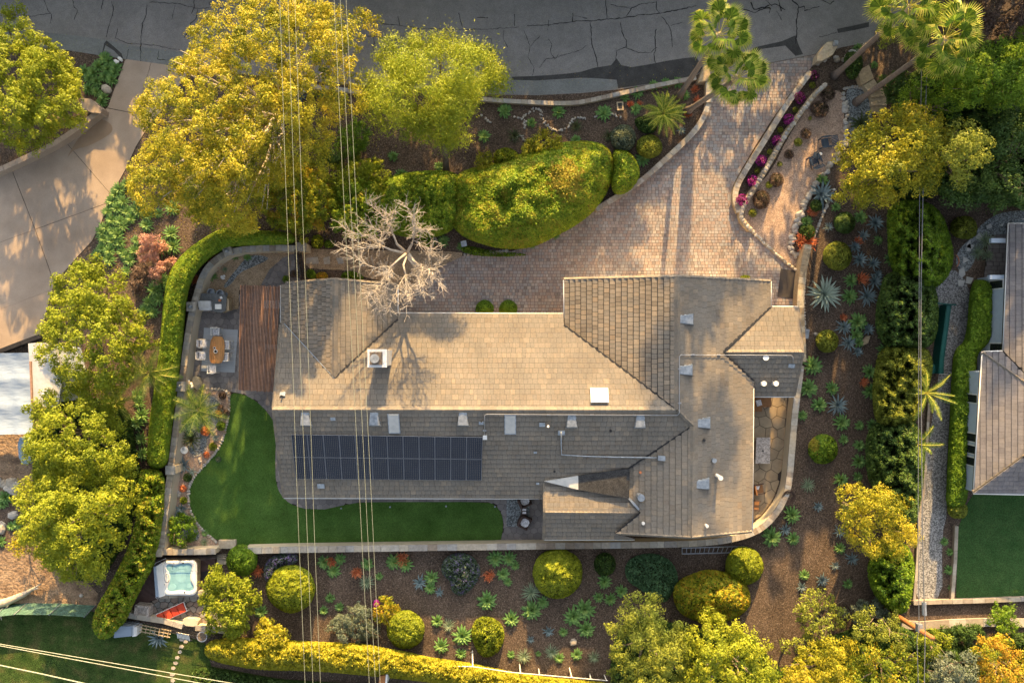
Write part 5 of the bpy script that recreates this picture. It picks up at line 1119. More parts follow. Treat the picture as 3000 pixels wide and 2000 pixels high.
for u, v, a, b in ((422, 1771, .9, .14), (404, 1783, .14, .7), (440, 1787, .14, .7)): part('armrest', Geo().box(W(u, v, .38), (a, b, .62), -.1), M['granite'], t)
single('round_fire_basket', Geo().cyl(W2(592, 1864, .6), .28, .15, .6, 18, r2=.36).cyl(W2(592, 1864, .6), .3, .6, .61, 18, mi=1), [M['steel'], M['bark']], 'round metal fire basket with logs below the lower gate', 'fire basket')
t = thing('storage_box', 'pale grey garden storage box on the lower lawn', 'storage box', W(368, 1850)); part('body', Geo().prism(pxpoly([(337, 1835), (388, 1834), (387, 1862), (336, 1868)], .9), 0, .85), M['bluepaint'], t); part('lid', Geo().prism(pxpoly([(336, 1834), (386, 1833), (385, 1862), (334, 1867)], 1.0), .85, 1.0), M['tarp'], t); part('side_flap', Geo().prism(pxpoly([(388, 1834), (402, 1836), (400, 1862), (388, 1864)], .7), 0, .7), M['white'], t)
for i, (u, v) in enumerate(((534, 1872), (545, 1878), (533, 1892), (528, 1908), (521, 1924), (515, 1940), (509, 1955), (506, 1974), (507, 1992))):
    single('stepping_stone', Geo().prism(inset(pxpoly(circ(u, v, 8, 6, 5, .15)), .01), .01, .045, .3), M['terracotta'] if 0 else M['capstone'], ['first pink stepping stone below the white gate', 'pink stone set right of the first below the white gate', 'third pink stepping stone down the back lawn', 'fourth pink stepping stone down the back lawn', 'fifth pink stepping stone down the back lawn', 'sixth pink stepping stone down the back lawn', 'seventh pink stepping stone down the back lawn', 'eighth pink stepping stone down the back lawn', 'last pink stepping stone at the bottom photo edge'][i], 'stepping stone', group='pink stepping stones on the back lawn')
# planter items
t = thing('small_round_table', 'small round white table in the planter gravel', 'table', W(540, 1318)); part('table_top', Geo().cyl(W2(540, 1318, .5), .26, .46, .5, 18), M['white'], t); part('leg', Geo().cyl(W2(540, 1318, .2), .05, .02, .46, 8), M['white'], t)
single('bird_ornament', Geo().rock(W(537, 1314, .56), .09, .8, 1.0), M['galv'], 'small silver ornament on the round white table', 'ornament')
for i, (u, v) in enumerate(((650, 812), (654, 816), (656, 809))): single('white_stone', Geo().rock(W(u, v, .05), .1, .9), M['white'], ['left', 'lower', 'upper'][i]+' of three white stones on the blue gravel by the gate', 'stone')
# drain box and small garden things
t = thing('drain_box', 'open metal drain box in the upper mulch bed', 'drain', W(1816, 311)); part('frame', Geo().prism(pxpoly([(1806, 299), (1826, 298), (1827, 323), (1808, 324)], .1), 0, .1), M['stonewall'], t); part('grate', Geo().prism(pxpoly([(1810, 303), (1822, 302), (1823, 318), (1812, 319)], .1), .1, .11), M['black'], t)
t = thing('black_drum', 'black open drum under the big yellow tree', 'drum', W(907, 274)); part('drum', Geo().cyl(W2(907, 274, .8), .28, 0, .8, 18), M['black'], t); part('pipe', Geo().tube([W(870, 264, .5), W(900, 268, .6)], .07, 8), M['white'], t)
single('stone_lantern', Geo().box(W(1359, 714, .4), (.28, .28, .8), .2).box(W(1359, 714, .84), (.38, .38, .08), .2), M['galv'], 'small grey lantern post in front of the round clipped hedge', 'lamp')
single('grey_box', Geo().prism(pxpoly([(2360, 963), (2372, 965), (2368, 992), (2357, 990)], .3), 0, .3), M['galv'], 'small grey utility box beside the retaining wall', 'utility box')
single('folded_sheet', Geo().prism(pxpoly([(2540, 985), (2552, 983), (2545, 1005), (2528, 1012), (2528, 998)], .2), .0, .12), M['stonewall'], 'tan folded palm sheath lying among the agaves', 'palm debris')
# adirondack chairs
def adir():
    t = thing('adirondack_chair', 'x', 'chair', (0, 0, 0))
    for i in range(6): g = Geo(); g.box((0, .28-.095*i, .40-.012*i*2), (.54, .085, .025), 0, random.random()); part('seat_slat', g, M['navy'], t, True)
    for i in range(7):
        a_ = (i-3)*.085; g = Geo(); x0 = (i-3)*.075; L_ = .82-.045*abs(i-3); g.box((x0+math.sin(a_)*.35, -.34-.20, .60), (.072, L_*.62, .02), -a_, random.random(), tilt=('X', -.95)); part('back_slat', g, M['navy'], t, True)
    for s in (-1, 1):
        g = Geo(); g.prism(smooth_poly([(s*.28, .36), (s*.42, .36), (s*.40, -.36), (s*.30, -.36)], 1), .56, .585); part('armrest', g, M['navy'], t, True)
        g = Geo(); g.box((s*.32, .3, .28), (.04, .1, .56)); part('leg', g, M['navy'], t, True)
        g = Geo(); g.box((s*.29, -.2, .18), (.035, .7, .1), tilt=('X', .35)); part('leg', g, M['navy'], t, True)
    return t
ac = adir(); ac.location = W(2412, 422, .01); ac.rotation_euler.z = R(98); tag(ac, 'dark blue slatted garden chair nearer the boulder edge of the terrace', 'chair', 'dark blue garden chairs')
dup(ac, W(2379, 474, .01), R(25), 'dark blue slatted garden chair nearer the bougainvillea wall', 'dark blue garden chairs')
t = thing('side_table', 'small dark blue slatted table between the two garden chairs', 'table', W(2393, 454))
for i in range(5): g = Geo(); c = W(2393, 454, .45); g.box((c[0]-.2+.1*i, c[1]-.03*i, .45), (.09, .42, .025), -.3, random.random()); part('slat', g, M['navy'], t)
for x, y in ((-.15, -.12), (.15, -.18), (-.12, .15), (.18, .1)): c = W(2393, 454); part('leg', Geo().box((c[0]+x, c[1]+y, .22), (.035, .035, .42)), M['navy'], t)
single('white_bowl', Geo().cyl(W2(2404, 451, .5), .08, .465, .52, 14, r2=.11), M['white'], 'white bowl on the little dark blue table', 'bowl')
# left neighbour: canopy, flat roof, tarp
t = thing('canopy', 'white fabric canopy roof at the left edge of the photo', 'canopy', W(20, 1150))
qs = [W2(-260, 1037, 2.6), W2(84, 1033, 2.6), W2(96, 1271, 2.6), W2(-260, 1274, 2.6)]; g = Geo(); nx_, ny_ = 40, 24; vs = []
for j in range(ny_+1):
    for i in range(nx_+1):
        a = i/nx_; b = j/ny_; x = (qs[0][0]*(1-a)+qs[1][0]*a)*(1-b)+(qs[3][0]*(1-a)+qs[2][0]*a)*b; y = (qs[0][1]*(1-a)+qs[1][1]*a)*(1-b)+(qs[3][1]*(1-a)+qs[2][1]*a)*b
        vs.append((x, y, 2.6+.10*math.sin(a*math.pi*6)**2+.04*math.sin(x*5+y*2)*math.sin(b*9)-.12*abs(math.sin(b*math.pi*3))))
g.add(vs, [(j*(nx_+1)+i+nx_+1, j*(nx_+1)+i+nx_+2, j*(nx_+1)+i+1, j*(nx_+1)+i) for j in range(ny_) for i in range(nx_)]); part('fabric', g, M['tarp'], t, smooth=True)
for q in qs: part('pole', Geo().tube([(q[0]*.985, q[1], 0), (q[0]*.985, q[1], 2.6)], .04, 8), M['steel'], t)
t = thing('garden_shed', 'flat roofed grey shed half hidden by the left trees', 'shed', W(120, 1090)); part('roof', Geo().prism(pxpoly([(83, 1006), (113, 1003), (160, 1008), (185, 1100), (170, 1190), (94, 1192)], 2.9), 2.7, 2.9), M['flatroof'], t); part('wall', Geo().prism(inset(pxpoly([(83, 1006), (113, 1003), (160, 1008), (185, 1100), (170, 1190), (94, 1192)], 2.9), .2), 0, 2.7), M['bluepaint'], t)
part('beam', Geo().prism(pxpoly([(86, 1058), (91, 1058), (96, 1185), (91, 1185)], 3.0), 2.9, 3.0), M['wood_red'], t); part('roof_vent', Geo().box(W(137, 1146, 3.05), (.4, .38, .28)), M['white'], t)
single('tarpaulin', Geo().prism(smooth_poly(pxpoly([(51, 1281), (80, 1281), (92, 1330), (90, 1360), (57, 1357)], .5), 1), 0, .5), M['blue_tarp'], 'pale blue tarpaulin bundle below the white canopy', 'tarpaulin')
# mesh fence and log
t = thing('mesh_fence', 'sagging green mesh fence between the dirt slope and the lawn', 'fence', W(150, 1780)); L_ = [W2(*q) for q in ((-120, 1768), (20, 1772), (80, 1765), (180, 1766), (280, 1772))]; g = Geo()
for a, b in zip(L_, L_[1:]): g.add([(*a, 0), (*b, 0), (b[0]+.05, b[1]-.35, 1.15), (a[0]+.05, a[1]-.35, 1.15)], [(0, 1, 2, 3)]); 
part('mesh', g, M['greenmesh'], t)
for a in L_: part('post', Geo().tube([(*a, 0), (a[0]+.02, a[1]-.3, 1.3)], .03, 6), M['galv'], t)
t = thing('fallen_log', 'weathered bare log lying at the bottom left dirt slope', 'log', W(40, 1750)); g = Geo(); g.tube([W(-40, 1776, .2), W(20, 1762, .25), (W(70, 1740, .25)), W(95, 1725, .3), W(122, 1708, .5)], [.34, .28, .2, .11, .03], 9); part('trunk', g, M['bark_pale'], t, smooth=True)
for a, b in (((30, 1756, .3), (10, 1800, .2)), ((80, 1733, .3), (60, 1750, .2)), ((95, 1725, .3), (115, 1722, .5)), ((-5, 1770, .2), (5, 1815, .1))): g = Geo(); g.tube([W(*a), W(*b)], [.12, .02], 6); part('branch', g, M['bark_pale'], t, smooth=True)
# neighbour side: teal slide and fence
t = thing('teal_barrier', 'long curved teal plastic barrier beside the neighbour gravel path', 'barrier', W(2756, 990)); L_ = smooth_poly(pxpoly([(2772, 893), (2764, 955), (2756, 1010), (2750, 1060), (2749, 1094)], .5), 2, False); g = Geo()
for c in ribbon_cells(L_, .34, 2): g.prism(c, .0, .8)
part('panel', g, M['teal'], t); g = Geo()
for off in (-.12, .12):
    for c in ribbon_cells(L_, .03, 2, off): g.prism(c, .8, .83)
part('rib', g, M['teal'], t); part('crossbar', Geo().tube([W(2742, 888, .9), W(2800, 893, .9)], .05, 6), M['teal'], t)
single('coiled_pot', Geo().cyl(W2(2731, 1080, .5), .3, 0, .4, 16, r2=.36), M['teal'], 'round teal pot at the foot of the curved barrier', 'pot')
g = Geo(); g.tube([W(2752, 1094, .03), W(2770, 1096, .03), W(2782, 1098, .03), W(2787, 1092, .03), W(2780, 1089, .03)], .03, 6); single('white_pipe', g, M['white'], 'short white curved pipe end on the neighbour gravel path', 'pipe')
g = Geo(); g.tube([(W(2790, 765, .3)[0]+.45*math.sin(a*.3), W(2790, 765, .3)[1]+.5*math.cos(a*.3), .3) for a in range(2, 9)], .04, 6); single('terracotta_ring', g, M['terracotta'], 'curved orange hoop in the shaded shrubs left of the neighbour walk', 'hoop')
# utility pole and overhead lines
t = thing('utility_pole', 'brown timber utility pole leaning out over the lower right trees', 'utility pole', W(2585, 1778)); g = Geo(); a, b = W(2585, 1778, 0), W(2732, 1868, 5.6); g.tube([a, b], [.2, .15], 12); part('pole', g, M['polewood'], t, smooth=True)
for f in (.3, .42, .54, .66, .78): p = Vector(a).lerp(Vector(b), f); part('step_peg', Geo().tube([p, p+Vector((.3, -.2, .05))], .02, 5), M['galv'], t)
p = Vector(a).lerp(Vector(b), .78); part('bracket', Geo().box(p+Vector((-.1, .2, 0)), (.3, .5, .3)), M['galv'], t)
t = thing('cable_splice', 'grey cable splice case hanging on the right overhead line', 'cable box', W(2706, 1781, 5.9)); part('case', Geo().tube([W(2706, 1762, 5.9), W(2708, 1800, 5.9)], .13, 8), M['galv'], t)
def wire(pts, z, r, label, grp, mat='wire', ext=True):
    q = [Vector(W(*p, z)) for p in pts]
    if ext: q = [q[0]+(q[0]-q[1]).normalized()*22]+q+[q[-1]+(q[-1]-q[-2]).normalized()*22]
    g = Geo(); g.tube(q, r, 5); single('overhead_wire', g, M[mat], label, 'cable', group=grp, smooth=True)
for i, L_ in enumerate(([(820, 0), (837, 530), (857, 1057), (875, 1557), (894, 2000)], [(844, 0), (861, 530), (880, 1057), (900, 1557), (917, 2000)], [(864, 0), (884, 557), (904, 1057), (921, 1557), (939, 2000)], [(979, 0), (1006, 557), (1033, 1057), (1059, 1557), (1082, 2000)], [(997, 0), (1025, 557), (1052, 1057), (1077, 1557), (1100, 2000)], [(1014, 0), (1042, 557), (1068, 1057), (1093, 1557), (1114, 2000)])):
    wire(L_, 12.5, .0105, ['leftmost', 'middle', 'rightmost'][i % 3]+' thin pale wire of the '+['left', 'right'][i//3]+' trio crossing the roof', 'pale overhead wires crossing the house roof')
wire([(2700, 175), (2694, 500), (2691, 1057), (2689, 1557), (2692, 1837), (2686, 1874), (2690, 2010)], 6, .022, 'left dark cable of the pair crossing the right hand trees', 'dark cables crossing the right side', 'wire_dark')
wire([(2716, 175), (2705, 500), (2698, 821), (2697, 1057), (2702, 1557), (2707, 1765), (2710, 1840), (2707, 2010)], 6, .03, 'right dark cable of the pair crossing the right hand trees', 'dark cables crossing the right side', 'wire_dark')
wire([(0, 1885), (330, 1941), (663, 1997)], 8, .022, 'upper of three slanting cables over the bottom left lawn', 'slanting cables over the back lawn')
wire([(0, 1890), (290, 1944), (578, 1998)], 8, .024, 'middle slanting cable over the bottom left lawn', 'slanting cables over the back lawn')
wire([(0, 1947), (120, 1972), (245, 2000)], 8, .035, 'thick lowest cable at the bottom left corner', 'slanting cables over the back lawn')
# wire fence along the bottom
t = thing('post_fence', 'thin white post and rail fence in the yellow bottom hedge', 'fence', W(1550, 1962))
for a, b in (((1384, 1905), (1385, 1951)), ((1522, 1944), (1525, 1970)), ((1668, 1955), (1675, 1983)), ((1578, 1958), (1580, 1972)), ((1728, 1972), (1730, 1985)), ((1770, 1976), (1776, 1990))): part('post', Geo().tube([W(*a, 0), W(*b, 1.5)], .045, 6), M['offwhite'], t)
part('rail', Geo().tube([W(1310, 1950, 1.5), W(1385, 1951, 1.5), W(1500, 1968, 1.5), W(1675, 1983, 1.5), W(1780, 1992, 1.5)], .03, 6), M['offwhite'], t)
t = thing('wooden_post', 'square brown post with a white side at the bottom edge', 'post', W(1118, 1985)); part('post', Geo().prism(pxpoly([(1112, 1980), (1130, 1976), (1128, 2010), (1108, 2010)], 1.6), 0, 1.6), M['polewood'], t); part('board', Geo().prism(pxpoly([(1131, 1974), (1136, 1974), (1132, 2010), (1128, 2010)], 1.6), 0, 1.62), M['white'], t)
for i, (u, v) in enumerate(((1000, 1488), (1143, 1484), (1307, 1482), (1450, 1483))): single('lawn_spotlight', Geo().cyl(W2(u, v, .06), .06, .05, .1, 10), M['galv'], ['leftmost', 'second', 'third', 'rightmost'][i]+' small round light set in the lawn edge below the dark roof', 'lamp', group='lights in the lawn edge')
# ------------------------------------------------------------ hedges and shrubs
C_ = M['core']
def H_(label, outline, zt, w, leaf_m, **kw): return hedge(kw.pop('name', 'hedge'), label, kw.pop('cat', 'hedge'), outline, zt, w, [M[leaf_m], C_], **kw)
H_('long narrow clipped hedge curving round the left side of the patio wall', [(866, 683), (780, 676), (700, 672), (650, 668), (610, 690), (560, 722), (520, 760), (495, 800), (480, 870), (474, 950), (466, 1040), (452, 1140), (440, 1220), (434, 1300), (430, 1372), (492, 1372), (500, 1290), (512, 1190), (524, 1100), (536, 1000), (546, 880), (558, 830), (580, 790), (612, 758), (655, 730), (700, 720), (866, 720)], 2.4, .5, 'lf_hedge', leaf=.11, bump=.05, jit=.45, tone=(.5, .2))
H_('big rounded clipped hedge between the feathery tree and the paved drive', [(1318, 560), (1335, 510), (1400, 486), (1470, 474), (1530, 450), (1580, 432), (1650, 416), (1730, 412), (1785, 430), (1800, 480), (1792, 530), (1770, 580), (1735, 625), (1680, 665), (1630, 690), (1590, 712), (1545, 728), (1470, 730), (1400, 712), (1350, 690), (1322, 660), (1315, 600)], 3.6, 2.0, 'lf_hedge', leaf=.13, bump=.24, bsc=120, cover=2.8, tone=(.62, .25), spot=(1655, 525, 52))
H_('darker clipped hedge bank left of the big rounded hedge', [(1105, 530), (1170, 508), (1250, 500), (1320, 500), (1352, 520), (1350, 600), (1342, 660), (1300, 690), (1240, 698), (1170, 692), (1120, 670), (1095, 600)], 3.3, 1.4, 'lf_hedge', leaf=.12, bump=.16, tone=(.5, .22))
H_('clipped round hedge end beside the driveway wall', [(1792, 440), (1830, 436), (1862, 462), (1878, 505), (1862, 545), (1830, 570), (1800, 572), (1788, 540), (1800, 490)], 2.6, 1.2, 'lf_hedge', leaf=.12, bump=.08)
H_('yellow sunlit hedge running along the bottom edge of the photo', [(600, 1885), (640, 1868), (720, 1866), (830, 1874), (950, 1880), (1070, 1884), (1120, 1896), (1180, 1905), (1260, 1925), (1340, 1935), (1400, 1945), (1500, 1968), (1620, 1985), (1770, 1996), (1800, 2010), (1800, 2080), (1500, 2060), (1330, 2005), (1200, 1990), (1060, 1975), (900, 1962), (760, 1962), (640, 1940), (600, 1920)], 2.0, .8, 'lf_yellow', leaf=.13, bump=.22, tone=(.6, .25))
H_('shaggy hedge below the clipped hedge and left of the hot tub', [(402, 1378), (440, 1372), (482, 1378), (486, 1450), (478, 1540), (464, 1610), (450, 1660), (425, 1700), (405, 1740), (385, 1780), (370, 1820), (320, 1872), (285, 1868), (268, 1830), (282, 1780), (330, 1700), (380, 1600), (405, 1500)], 2.8, .9, 'lf_hedge', leaf=.16, bump=.3, bsc=30, tone=(.6, .3), jit=.8)
H_('clipped green hedge block beside the pale blue neighbour bays', [(2842, 822), (2880, 818), (2918, 822), (2916, 900), (2912, 1000), (2880, 1020), (2860, 1040), (2858, 1120), (2846, 1260), (2838, 1400), (2830, 1490), (2770, 1495), (2774, 1400), (2782, 1250), (2788, 1100), (2795, 1020), (2832, 1000)], 1.7, .5, 'lf_green', leaf=.11, bump=.08)
H_('olive green shrub capping the end of the neighbour hedge', [(2772, 1475), (2830, 1470), (2836, 1500), (2822, 1520), (2780, 1515)], 1.3, .6, 'lf_olive', leaf=.11, bump=.2)
kw_ = dict(bump=.35, jit=.9, tone=(.4, .3))
def SH(label, outline, zt, m, w=1.2, leaf=.15, bsc=30, **k):
    a = dict(kw_); a.update(k); return H_(label, outline, zt, w, m, name=a.pop('name', 'shrub'), cat='shrub', leaf=leaf, bsc=bsc, **a)
def BU(label, outline, zt, m, w=0, leaf=.13, rc=.34, **k):
    cx = sum(p[0] for p in outline)/len(outline); cy = sum(p[1] for p in outline)/len(outline); k.pop('bump', 0)
    return tree('shrub', label, outline, zt*.45, zt, rc, [M[m]], M['bark'], (cx, cy), .06, 'shrub', limbs=5, leaf=leaf, dens=3.0, space=.3, tone=k.pop('tone', (.45, .3)), low=.9, smooth=0, **k)
BU('broad olive shrub under the pale wires left of the bare tree', [(765, 510), (850, 470), (930, 480), (975, 530), (978, 600), (950, 660), (880, 682), (800, 672), (760, 620), (750, 560)], 3.0, 'lf_mix', 1.6, .13, tone=(.35, .3))
BU('green glossy shrub directly behind the bare tree', [(975, 560), (1040, 510), (1110, 520), (1150, 560), (1160, 650), (1110, 695), (1030, 700), (970, 660)], 2.6, 'lf_hedge', 1.3, .16)
BU('green shrub between the two pale wire groups', [(970, 510), (1010, 465), (1090, 470), (1140, 510), (1130, 570), (1040, 575), (980, 560)], 2.6, 'lf_lime', 1.2, .16)
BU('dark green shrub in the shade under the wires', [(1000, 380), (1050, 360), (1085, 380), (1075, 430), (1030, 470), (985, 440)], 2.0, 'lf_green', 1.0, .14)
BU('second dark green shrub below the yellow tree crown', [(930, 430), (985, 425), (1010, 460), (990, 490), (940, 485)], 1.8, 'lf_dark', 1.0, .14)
BU('bright yellow shrub left of the big rounded hedge top', [(1390, 460), (1420, 445), (1445, 465), (1440, 495), (1400, 500)], 1.8, 'lf_yellow', .8, .13)
SH('round yellow green shrub above the big rounded hedge', [(1448, 440), (1490, 430), (1520, 450), (1522, 480), (1480, 492), (1445, 480)], 2.0, 'lf_lime', .9, .12)
BU('spiky bright yellow shrub behind the rounded hedge', [(1540, 410), (1590, 395), (1640, 405), (1640, 440), (1570, 462), (1540, 450)], 2.2, 'lf_yellow', .9, .15)
SH('grey green soft round shrub in the upper bed', circ(1826, 405, 37, 40), 1.5, 'lf_grey', .9, .12, bump=.2)
SH('olive round shrub above the curve of the driveway wall', circ(1902, 430, 38, 35), 1.4, 'lf_olive', .9, .10, bump=.1)
SH('low dark green shrub left of the feathery golden palm', [(1855, 345), (1900, 340), (1930, 370), (1910, 395), (1870, 385)], .8, 'lf_dark', .6, .12)
for i, (u, v) in enumerate(((1420, 905), (1489, 905))):
    hedge('clipped_ball', ['left', 'right'][i]+' small dark clipped boxwood ball against the sunlit roof eave', 'shrub', circ(u, v, 27), 1.0, .6, [M['lf_green'], C_], leaf=.07, bump=.03, group='boxwood balls by the front eave')
def ball(label, u, v, r, h, m, ry=None, leaf=.11, **k): return hedge('clipped_ball', label, 'shrub', circ(u, v, r, ry), h, r/PXM*.98, [M[m], C_], leaf=leaf, bump=k.pop('bump', .15), jit=.4, **k)
ball('dark clipped ball between the hot tub steps and the long wall', 709, 1640, 47, 2.0, 'lf_green')
ball('yellow topped clipped ball below the lawn wall, left of the three wires', 852, 1722, 72, 2.3, 'lf_lime', tone=(.6, .25))
ball('smaller bright clipped ball beside the orange shrub above the bottom hedge', 1188, 1842, 57, 1.9, 'lf_lime')
ball('tall yellow clipped ball against the wall below the lower roof', 1633, 1678, 74, 2.6, 'lf_lime', tone=(.6, .25))
ball('half shaded clipped ball under the end of the ladder', 2180, 1656, 57, 1.9, 'lf_lime')
ball('largest clipped dome, golden and uneven, right of the olive tree', 2086, 1746, 116, 3.0, 'lf_mix', 78, .13, bump=.2, tone=(.5, .3))
ball('clipped ball with yellow patches left of the green agave group', 2453, 749, 43, 1.5, 'lf_olive', tone=(.4, .3))
ball('small green and yellow clipped ball below the giant pale agave', 2423, 999, 34, 1.2, 'lf_olive', tone=(.4, .3))
ball('green clipped ball with a brown left side, alone in the mulch', 2411, 1315, 44, 1.5, 'lf_hedge', tone=(.35, .2), spot=(2380, 1300, 22))
ball('dark clipped ball under the golden tree beside the boulder wall', 2474, 653, 32, 1.2, 'lf_dark')
SH('dark spreading lavender mound below the house wall', [(1830, 1650), (1870, 1622), (1930, 1620), (1975, 1650), (1990, 1700), (1965, 1740), (1950, 1765), (1915, 1755), (1870, 1720), (1835, 1700)], .9, 'lf_teal', 1.2, .13, tone=(.4, .3))
SH('small dark shrub between the yellow ball and the lavender mound', circ(1772, 1652, 32, 34), .9, 'lf_dark', .7, .12)
SH('large lavender bush with a purple streak in the mulch bed', [(1292, 1650), (1320, 1620), (1370, 1618), (1405, 1650), (1408, 1690), (1375, 1730), (1350, 1745), (1325, 1735), (1320, 1700), (1295, 1680)], 1.1, 'lf_purple', 1.0, .13, tone=(.45, .3))
SH('dusky purple lavender behind the yellow topped ball', [(772, 1650), (810, 1620), (870, 1615), (875, 1650), (820, 1660), (800, 1700), (775, 1705)], 1.0, 'lf_purple', .9, .12, tone=(.6, .3))
BU('mixed purple and lime shrub under the right wires', [(975, 1830), (1000, 1790), (1040, 1768), (1080, 1790), (1095, 1830), (1080, 1868), (1020, 1876), (985, 1860)], 1.3, 'lf_grey', 1.0, .12, tone=(.5, .35))
BU('orange and green shrub beside the magenta flowers', [(1095, 1775), (1120, 1745), (1155, 1760), (1162, 1800), (1125, 1825), (1098, 1805)], 1.1, 'lf_mix', .8, .12, tone=(.65, .35))
SH('lime lavender bush at the sunlit edge of the bottom bed', [(1380, 1840), (1400, 1805), (1440, 1805), (1475, 1830), (1478, 1880), (1450, 1920), (1410, 1925), (1385, 1880)], 1.3, 'lf_lime', 1.0, .12)
BU('glossy yellow green bush between the hot tub and the bottom hedge', [(600, 1690), (625, 1655), (670, 1670), (720, 1690), (760, 1730), (765, 1770), (735, 1800), (720, 1850), (665, 1862), (610, 1830), (602, 1770), (590, 1730)], 2.6, 'lf_lime', 1.3, .17, tone=(.45, .35))
BU('loose yellow shrub joining the left end of the bottom hedge', [(752, 1850), (775, 1815), (820, 1820), (845, 1850), (830, 1895), (770, 1910)], 2.0, 'lf_yellow', 1.0, .14)
BU('green leafy shrub in the lower corner of the planter', [(497, 1520), (530, 1500), (570, 1520), (575, 1560), (555, 1590), (515, 1595), (495, 1570)], 1.0, 'lf_green', .7, .15)
SH('yellowish shrub at the wall in the planter corner', circ(500, 1535, 18, 22), .8, 'lf_mix', .5, .12)
BU('pink flowering shrub in the left bank', [(415, 710), (440, 688), (470, 685), (478, 710), (465, 750), (430, 768), (412, 745)], 1.6, 'lf_pink', .9, .12)
BU('lower pink flowering shrub beside the clipped hedge', [(438, 780), (460, 760), (495, 752), (498, 775), (475, 800), (445, 808)], 1.2, 'lf_pink', .8, .12)
BU('dry brown shrub in the shaded left bank', circ(405, 815, 20, 34), 1.0, 'lf_brown', .7, .12)
# tall shrubs along the right boundary
SH('tall feathery bamboo clump under the dark cables', [(2600, 600), (2680, 580), (2750, 610), (2780, 680), (2795, 760), (2775, 815), (2730, 850), (2650, 840), (2605, 780), (2600, 670)], 4.5, 'lf_green', 1.8, .24, aspect=.28, tone=(.45, .3))
SH('dense dark shrub mass left of the gravel path', [(2590, 800), (2680, 780), (2742, 830), (2750, 920), (2742, 1000), (2690, 1030), (2610, 1030), (2565, 980), (2566, 900), (2580, 850)], 4.0, 'lf_dark', 1.6, .17, tone=(.6, .3))
SH('feathery bamboo clump beside the teal pot', [(2580, 1015), (2650, 1000), (2720, 1020), (2735, 1070), (2715, 1150), (2700, 1220), (2640, 1260), (2570, 1250), (2556, 1180), (2560, 1090)], 4.0, 'lf_olive', 1.6, .24, aspect=.28, tone=(.3, .3))
SH('grey green leafy shrub right of the stacked mulch path', [(2540, 1250), (2600, 1225), (2680, 1225), (2712, 1300), (2705, 1400), (2690, 1520), (2640, 1600), (2600, 1450), (2550, 1430), (2535, 1350)], 3.4, 'lf_dark', 1.4, .18, tone=(.75, .3))
SH('bright leafed vine shrub beside the timber edging', [(2540, 1640), (2590, 1600), (2650, 1580), (2680, 1640), (2674, 1720), (2660, 1790), (2620, 1800), (2580, 1770), (2545, 1710)], 2.8, 'lf_green', 1.0, .2, tone=(.6, .3))
BU('grey shrub under the vine left of the utility pole', [(2500, 1770), (2560, 1750), (2600, 1780), (2590, 1830), (2530, 1840), (2495, 1810)], 2.0, 'lf_grey', 1.0, .14)
SH('dark round bush at the top of the neighbour walk', [(2790, 640), (2840, 630), (2865, 660), (2855, 700), (2810, 700), (2780, 680)], 1.6, 'lf_olive', 1.0, .14, tone=(.1, .3))
BU('dark shrubs under the right palms', [(2585, 230), (2640, 210), (2690, 240), (2690, 300), (2640, 330), (2590, 300)], 2.2, 'lf_dark', 1.2, .16)
SH('feathery dark shrub left of the stone steps', [(2470, 155), (2520, 150), (2530, 200), (2500, 240), (2475, 220)], 1.6, 'lf_dark', .8, .14)
BU('yellow flowering small bush by the lower right path edge', [(2890, 1790), (2930, 1775), (2975, 1790), (2980, 1830), (2930, 1845), (2890, 1825)], 1.4, 'lf_green', .8, .13)
BU('green ground shrub below the neighbour path edge', [(2750, 1832), (2850, 1830), (2900, 1850), (2880, 1890), (2790, 1900), (2745, 1870)], .9, 'lf_dark', .8, .13)
SH('dark green ground shrub right of the yellow flowering bush', [(2925, 1855), (3060, 1850), (3060, 1900), (2950, 1910)], 1.2, 'lf_dark', .8, .13)
SH('low dark hedge strip under the bottom yellow hedge', [(560, 1940), (760, 1985), (1000, 2000), (1200, 2010), (1200, 2060), (560, 2030)], .5, 'lf_dark', .6, .13)
SH('low green shrubs at the foot of the big rounded hedge', [(1345, 715), (1380, 722), (1450, 738), (1540, 742), (1540, 750), (1440, 752), (1360, 745)], .5, 'lf_green', .4, .12)
SH('leafy green plant at the clipped hedge end by the gate', circ(930, 708, 18, 20), .9, 'lf_lime', .5, .16)
SH('second leafy plant right of the gate plant', circ(965, 715, 16, 12), .7, 'lf_green', .5, .14)
SH('round green tuft left of the iron gate base', circ(838, 818, 11), .5, 'lf_green', .3, .08)
SH('reddish tuft beside the iron gate base', circ(860, 802, 11), .4, 'lf_brown', .3, .08)
SH('green succulent row against the left front roof', [(897, 790), (920, 788), (930, 815), (900, 818)], .4, 'lf_green', .3, .1)
SH('red and green succulents below the front path', [(925, 800), (955, 795), (965, 818), (930, 822)], .4, 'lf_mix', .3, .1, tone=(.9, .3))
SH('green succulent clump beside the front path middle', [(1000, 800), (1030, 792), (1060, 805), (1070, 820), (1000, 822)], .4, 'lf_green', .3, .1)
SH('leafy agapanthus clump in front of the hedge bank', [(1225, 690), (1260, 685), (1285, 715), (1250, 725), (1228, 712)], .6, 'lf_green', .4, .14)
SH('small yellow shrub at the right front gable', circ(2183, 812, 14, 7), .6, 'lf_lime', .3, .09)
SH('deep green thicket filling the upper right corner below the trees', [(2610, 250), (2680, 210), (2760, 160), (2860, 120), (3080, 110), (3080, 630), (2960, 600), (2880, 590), (2800, 600), (2750, 560), (2700, 590), (2620, 590), (2600, 480), (2640, 380)], 2.6, 'lf_dark', 1.6, .2, bump=.4, bsc=45, tone=(.35, .3))
